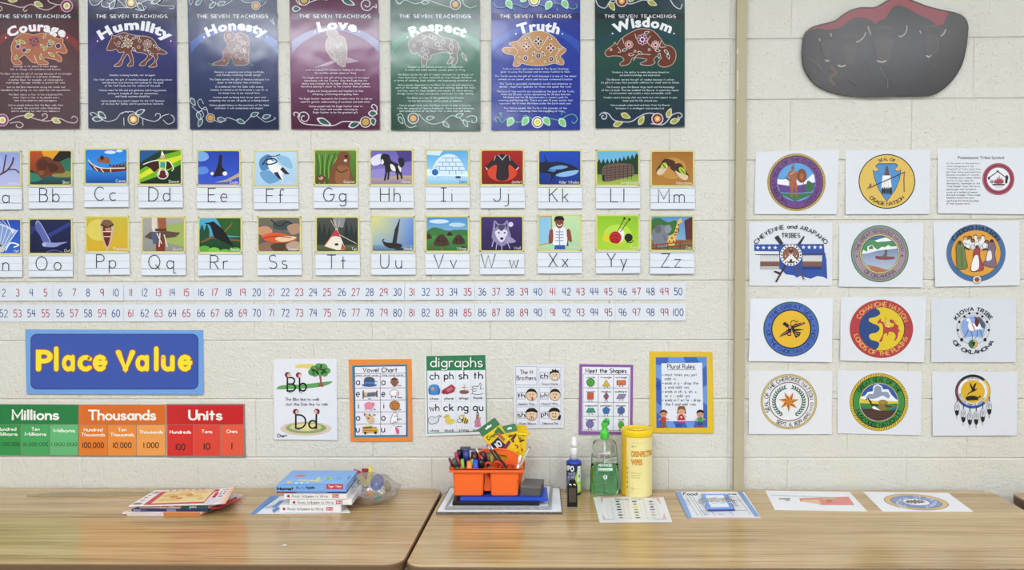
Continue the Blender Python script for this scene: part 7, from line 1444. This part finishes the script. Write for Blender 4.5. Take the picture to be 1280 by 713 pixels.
gridpoly(A,lambda y:11,lambda y:24,Hh*.42,Hh-12,'#dfe4e8')
gridpoly(A,lambda y:12,lambda y:24,18,Hh*.34,'#c4dc84')
TU(A,'XPO',-31,Hh-27,15,'#eef0f2',w=2.8,fit=29); TU(A,'WHITE',-22,Hh-42,9,'#c8ccd8',w=1.8,fit=26); TU(A,'BOARD',-22,Hh-54,9,'#c8ccd8',w=1.8,fit=26); TU(A,'CARE',-18,Hh-64,7,'#8cc43c',w=1.8,fit=18)
for i in range(9): TU(A,'------',13,Hh-20-5*i,3,'#6c7c9c',w=2.4,fit=8)
A.E(17,Hh-46,3,5,'#3c5ca4'); A.done()
# ---- small dark case in front of it
pb=TP(715.5,636.5,0); cs=empty('dark_case',(pb[0],pb[1]+.012,ZT+.0004),'small black translucent case standing in front of the spray bottle','plastic case')
hz=WP(715,600.5,pb[1])[2]-ZT; w_=.0162
MB().add([(x,y,z) for y in(-.011,.011) for x,z in((-w_,.006),(w_,.006),(w_,hz*.80),(w_*.72,hz*.9),(w_*.55,hz),(-w_*.55,hz),(-w_*.72,hz*.9),(-w_,hz*.80))],[tuple(range(8)),tuple(range(8,16))[::-1]]+[(i,8+i,8+(i+1)%8,(i+1)%8) for i in range(8)]).build('shell',mat('black_gloss','#131214',rough=.22),cs,bevel=.0015)
MB().box(-w_*1.02,w_*1.02,-.0135,.0135,.0,.0055).build('clear_base',mat('clear_foot','#b8b8b4',rough=.1,trans=.6),cs,bevel=.001)
MB().box(-w_*.68,w_*.68,-.0122,-.0112,hz*.22,hz*.72).build('window',mat('smoky','#4c443c',rough=.15),cs,bevel=.0004)
mb=MB(); 
for s in(-1,1): mb.add([(s*w_*.42-.004,-.0116,hz*.83),(s*w_*.42+.004,-.0116,hz*.80),(s*w_*.42+.004,-.0116,hz*.84),(s*w_*.42,-.0116,hz*.87),(s*w_*.42-.004,-.0116,hz*.86)],[(0,1,2,3,4)])
mb.build('painted_glint',mat('painted_glint','#e0e0e0'),cs)  # two white highlights on the shell, painted as flat polygons

# ---- hand sanitizer pump bottle
Yz=-.062; zx=WP(755.5,600,Yz)[0]; sz=empty('sanitizer_bottle',(zx,Yz,ZT+.0004),'clear pump bottle of green hand sanitizer with a bright green pump','pump bottle')
zp=lambda py:WP(755,py,Yz)[2]-ZT
prof=[(.040,0),(.0475,.003),(.0490,.010),(.0490,.03),(.0475,zp(590)),(.0440,zp(572)),(.0405,zp(558)),(.0375,zp(553)),(.030,zp(550.5)),(.014,zp(549.5)),(.0125,zp(548.5))]
cl=mat('clear_bottle',rough=.03,trans=1.0,ior=1.2); cl.node_tree.nodes['Principled BSDF'].inputs['Base Color'].default_value=(.97,.99,.98,1)
MB().lathe(prof,n=48,ay=.62).build('bottle',cl,sz)
gel=mat('green_gel',rough=.05,trans=1.0,ior=1.2); gel.node_tree.nodes['Principled BSDF'].inputs['Base Color'].default_value=(.55,.95,.66,1)
pg=[(r*.955,z+.0018) for r,z in prof[:4]]+[(.0455,zp(590)),(.0438,zp(580))]
MB().lathe(pg,n=48,ay=.60).build('gel',gel,sz)
GP=mat('green_pump','#4cc840',rough=.35); 
MB().lathe([(.0135,zp(549)),(.0145,zp(548.5)),(.0142,zp(541)),(.0125,zp(539.5)),(.009,zp(538.5)),(.0085,zp(534)),(.0115,zp(532)),(.011,zp(529)),(.004,zp(528))],n=28).build('pump',GP,sz)
MB().tube([(0,0,zp(530)),(-.002,-.004,zp(527)),(.004,-.014,zp(524)),(.008,-.026,zp(523)),(.010,-.034,zp(525))],.0052,10).build('spout',GP,sz)
MB().rod((0,0,.01),(0,0,zp(549)),.003,n=10,sm=True).build('dip_tube',mat('dip_tube','#d8ece0',rough=.2),sz)
fr=lambda y:np.interp(y/1000.,[p[1] for p in prof],[p[0] for p in prof])
A=Art(None,None,None,None,None,obj=sz,mt=PVC,fn=lambda x,y,l:np.stack([x/1000.+0*y,-.62*np.sqrt(np.clip(fr(y)**2-(x/1000.)**2,1e-8,None))-.0004-l,y/1000.],1)); A.loc=np.zeros(3); A.part('label').at(0,0,1)
zm=lambda py:zp(py)*1000
def band(x0,x1,y0,y1,c):
    for i in range(10): A.R(x0+(x1-x0)*i/10,y0,x0+(x1-x0)*(i+1)/10,y1,c); A.layer-=1
    A.layer+=1
band(-21,24,zm(589.5),zm(577),'#2f7c44'); band(-22,24,zm(586.5),zm(583),'#d8e4dc')
A.P([(-22,zm(570.5)),(16,zm(566)),(16,zm(562)),(-20,zm(565.5))],'#e8ecea')
TU(A,'GERM-X',-19,zm(569.3),8,'#7c2c34',w=2.,fit=31); 
TU(A,'ADVANCED',-22,zm(580.8),8,'#e8f4ea',w=2.2,fit=44); TU(A,'hand sanitizer',-18,zm(586),4,'#5c7464',w=1.8,fit=36)
A.E(0,zm(594),7,7.5,'#d0e8d8'); TU(A,'T',-3,zm(596),8,'#2f6c44',w=2.4); A.ML([[(-14,zm(604)),(12,zm(604))],[(-12,zm(607)),(10,zm(607))]],1.2,'#4c8c64'); A.done()

# ---- canister of disinfecting wipes
Yw=-.068; wx=WP(796,600,Yw)[0]; wr=.0505; wp=empty('wipes_canister',(wx,Yw,ZT+.0004),'tall cream and yellow canister of disinfecting wipes with a yellow lid','canister')
zq=lambda py:WP(796,py,Yw-wr)[2]-ZT; zl=zq(548); ztp=zq(539.5)
MB().lathe([(wr*.96,0),(wr,.004),(wr,zl-.002),(wr*.97,zl)],n=48,col='#e9d98c').build('body',PVC,wp)
YL=mat('lid_yellow','#f2cc10',rough=.35)
MB().lathe([(wr*1.005,zl-.001),(wr*1.035,zl+.001),(wr*1.035,ztp-.004),(wr*1.01,ztp-.0008),(wr*.96,ztp),(wr*.90,ztp-.001),(wr*.88,ztp-.004),(.002,ztp-.004)],n=48).build('lid',YL,wp)
MB().lathe([(.026,ztp-.0038),(.026,ztp-.001),(.023,ztp-.0002),(.002,ztp-.0002)],n=32).build('lid_cap',YL,wp)
A=Art(None,None,None,None,None,obj=wp,mt=PVC,fn=wrapper(0,0,wr)); A.loc=np.zeros(3); A.part('label').at(0,0,1)
hm=zl*1000
gridpoly(A,lambda y:-85,lambda y:-44,3,hm-3,'#e8b818'); gridpoly(A,lambda y:-30,lambda y:80,3,hm-3,'#ebdd98')
zy=lambda py:(zq(530+py/7.5))*1000
OC='#cf9030'
TU(A,'brand',-24,zy(222),5,'#8c7c3c',w=2.4,fit=13) if False else A.ML([[(-24,zy(216)),(-11,zy(214))],[(-24,zy(222)),(-12,zy(220))]],2.2,'#a08a48')
TU(A,'DISINFECTING',-25,zy(312),19,OC,w=1.7,font=.05,fit=84); TU(A,'WIPES',-25,zy(388),19,OC,w=1.7,font=.05,fit=36)
for i,(t,wd) in enumerate((('Kills cold and flu',32),('viruses and 99.9%',30),('of bacteria on hard',28))): TU(A,t,-25,zy(470+22*i),3.6,'#b89848',w=1.8,fit=wd)
TU(A,'75',-25,zy(624),7,OC,w=1.7,fit=7); A.ML([[(-16,zy(612)),(2,zy(612))],[(-16,zy(622)),(12,zy(622))],[(-25,zy(640)),(-2,zy(640))],[(-25,zy(650)),(0,zy(650))]],.9,'#b89848'); A.ML([[(-22+i*4,zy(183)+.05*i),(-18+i*4,zy(183)+.05*i)] for i in range(11)],.7,'#c8ac5c')
for i in range(5): A.R(-41,30+i*16,-38,38+i*16,'#a87c18'); A.layer-=1
A.layer+=1; A.done()

# ---- laminated chart sheets in front
A=Art('chart_sheet','pale green laminated sheet peeking out under the pink-bordered chart','paper sheet','laminated charts before the sanitizer',[(741.5,622),(822,622),(834,652.5),(749.5,653)],'#dcebe4',wall=False,h=.0006,thick=.0004,mt=LAMI); A.done()
A=Art('chart_sheet','laminated picture chart with a pink border in front of the sanitizer','paper sheet','laminated charts before the sanitizer',[(746.5,621.4),(829.5,621.8),(840.5,653.2),(751,653.6)],'#e4e3e6',wall=False,h=.0014,thick=.0004,mt=LAMI)
A.part('border').at(740,615,12.19); A.P([(128,80),(1020,84),(1140,425),(165,430)],'#d8b4b4'); A.B([(185,105),(960,108),(1075,410),(215,412)],'#e6e4e2',n=2)
A.P([(170,100),(975,104),(1080,412),(212,414)],'#e6e4e2'); A.part('grid')
A.ML([[(240,128),(960,132)],[(262,412),(1060,414)],[(215,128),(250,412)],[(465,130),(510,412)],[(715,132),(770,412)],[(955,132),(1045,412)]],3,'#b4b8c0'); A.ML([[(222+6*i,128+41*i),(966+13*i,130+41*i)] for i in range(1,7)],2,'#c8ccd4')
A.part('lettering'); A.T('Blends Chart',360,122,22,'#6c7078',w=1.6,fit=430)
A.part('printed_picture')
for i in range(7):
    y=150+41*i; k=8*i
    for j,(x,cs_) in enumerate(((390,('#2c3038','#3c4048','#5c6060','#3c4470','#8c94b0','#5c5c5c','#8c9084')),(645,('#5c5850','#8c7c50','#d8cc50','#8c9c54','#6c6458','#8c8c88','#6c6c68')),(895,('#5c6070','#8c90b4','#4c4470','#6474a8','#d8a490','#b0b4a8','#c8ccd0')))):
        A.E(x+k*1.1,y,44 if (i+j)%2 else 34,11,cs_[i],n=10); A.layer-=1; A.ML([[(x-120+k*1.1,y),(x-80+k,y)],[(x-120+k,y+12),(x-96+k,y+12)]],3.5,'#a0a4ac'); A.layer-=1
A.layer+=2; A.done()
# ---- blue-bordered worksheets and small bag
for i,(dx,lab,c) in enumerate(((0,'red-edged laminated worksheet at the bottom under the blue-bordered food sheet','#d8a8a4'),(1,'laminated worksheet with a blue border and word boxes left of the post','#e2e4ea'))):
    A=Art('worksheet',lab,'worksheet','worksheets left of the post',[(843.5+dx,614.8),(930.5-.5*dx,615),(952-1.2*dx,648.6-1.3*dx),(861.5+.3*dx,648.8-1.5*dx)],c,wall=False,h=.0006+.0012*i,thick=.0006,mt=LAMI)
    if i==1:
        A.part('border').at(730,600,5.12)
        A.P([(583,78),(618,78),(692,240),(662,243)],'#6c98d0'); A.P([(980,77),(1012,77),(1125,236),(1092,237)],'#6c98d0')
        A.part('grid'); A.ML([[(672,104),(760,232)],[(690,104),(778,232)],[(650,104),(730,232)],[(970,100),(1070,225)],[(745,200),(1042,197)],[(815,200),(840,232)],[(930,198),(955,228)],[(912,135),(1010,133)],[(925,100),(990,180)]],2.2,'#5c6070')
        A.part('lettering'); A.T('Food',636,99,16,'#20242c',w=2.2,fit=86); A.ML([[(890,93),(912,93)],[(918,93),(940,93)],[(946,93),(976,93)]],5,'#2c3038')
        A.ML([[(645+i*4,130+13*i),(675+i*4,130+13*i)] for i in range(3)]+[[(930+i*10,112+18*i),(962+i*10,112+18*i)] for i in range(4)]+[[(770,222),(800,222)],[(860,221),(900,221)],[(770,212),(790,212)]],3,'#8c9098')
    A.done()
pc=TP(893,624,.003); cb_=[TP(876,617.6,.010),TP(908,617.6,.010),TP(917,636,.010),TP(884,636.6,.010)]
c0=sum(cb_)/4; cr=empty('card_deck',(c0[0],c0[1],ZT+.0028),'small deck of blue-bordered cards with a purple edge lying on the worksheet','cards')
P=[(p[0]-c0[0],p[1]-c0[1]) for p in cb_]
MB().prism([(x+.004,y) for x,y in P],.0002,.0045).build('back_card',mat('card_purple','#4c3c84',rough=.4),cr,bevel=.0004)
MB().prism(P,.0048,.0070).build('top_card',mat('card_blue','#6098dc',rough=.3),cr,bevel=.0004)
MB().prism([(x*.70+.001,y*.80+.001) for x,y in P],.0071,.0074).build('card_face',mat('card_white','#e8eaf0',rough=.3),cr)
mb=MB()
for a,b_,w1,h1 in((-.012,.000,.010,.0016),(.004,-.006,.006,.0016),(-.004,-.012,.006,.0016),(.018,-.002,.006,.003),(-.022,-.004,.012,.004)): mb.box(a-w1/2,a+w1/2,b_-h1/2,b_+h1/2,.0075,.0077)
mb.build('card_print',mat('card_ink','#2c2f3c'),cr)
bgr=[( -.058,.016),(.0,.030),(.046,.024),(.052,-.022),(-.03,-.030),(-.05,-.02)]
mb=MB(); q=catmull(bgr,True,4); nq=len(q); vs=[(x,y,.0001) for x,y in q]+[(x*.93,y*.93,.0095+.0015*math.sin(i*2.1)) for i,(x,y) in enumerate(q)]+[(0,0,.0108)]
mb.add(vs,[(i,(i+1)%nq,nq+(i+1)%nq,nq+i) for i in range(nq)]+[(nq+i,nq+(i+1)%nq,2*nq) for i in range(nq)],sm=True); mb.build('clear_sleeve',film,cr)
# ---- two sheets at the right
A=Art('paper_sheet','white laminated sheet with a faded red flag print, right of the post','paper sheet',None,[(956.5,613.6),(1062,615.4),(1084,639.4),(968.5,637.6)],'#e8e9ee',wall=False,h=.0006,thick=.0006,mt=LAMI)
A.part('print').at(950,605,4.74); A.P([(232,86),(525,77),(560,127),(360,126),(345,108),(240,106)],'#d8786c'); A.P([(238,96),(350,94),(362,122),(255,106)],'#e0b080'); A.B([(365,80),(400,88),(440,78),(445,92),(400,102),(380,98)],'#b8a878'); A.P([(110,86),(180,84),(176,103),(150,102),(148,94),(115,94)],'#8c9298'); A.ML([[(65,68),(410,80)]],5,'#c0c2c8'); A.E(410,102,22,10,'#c8503c'); A.done()
A=Art('paper_sheet','white sheet with a round blue and gold seal, furthest right on the table','paper sheet',None,[(1079,615),(1185,616.4),(1217,640),(1103.5,639.6)],'#e8e9ee',wall=False,h=.0006,thick=.0006,mt=LAMI)
A.part('seal').at(950,605,4.74)
def EL(rx,ry,c): A.E(926,109,rx,ry,c,rot=5,n=40)
EL(193,46,'#4c3c24'); EL(188,44,'#d8b068'); EL(156,36,'#2c3c6c'); EL(152,34.5,'#6c84bc'); EL(84,20,'#2c3c5c'); EL(80,18.5,'#e4e6ea')
A.part('lettering'); A.AT('GREAT SEAL OF THE TRIBES',926,112,106,13,'#c6cfe0',-150,150,w=1.8,ry=24)
A.part('emblem')
for i in range(12): A.E(918+46*math.cos(i*.52),106+9*math.sin(i*.52),10,4,'#3c3c44' if i%2 else '#8c8c80',n=8); A.layer-=1
A.layer+=1; A.E(918,106,34,6,'#5c5850',n=12); A.ML([[(860,106),(978,110)]],3,'#2c2c30'); A.done()
D.objects.remove(_to)
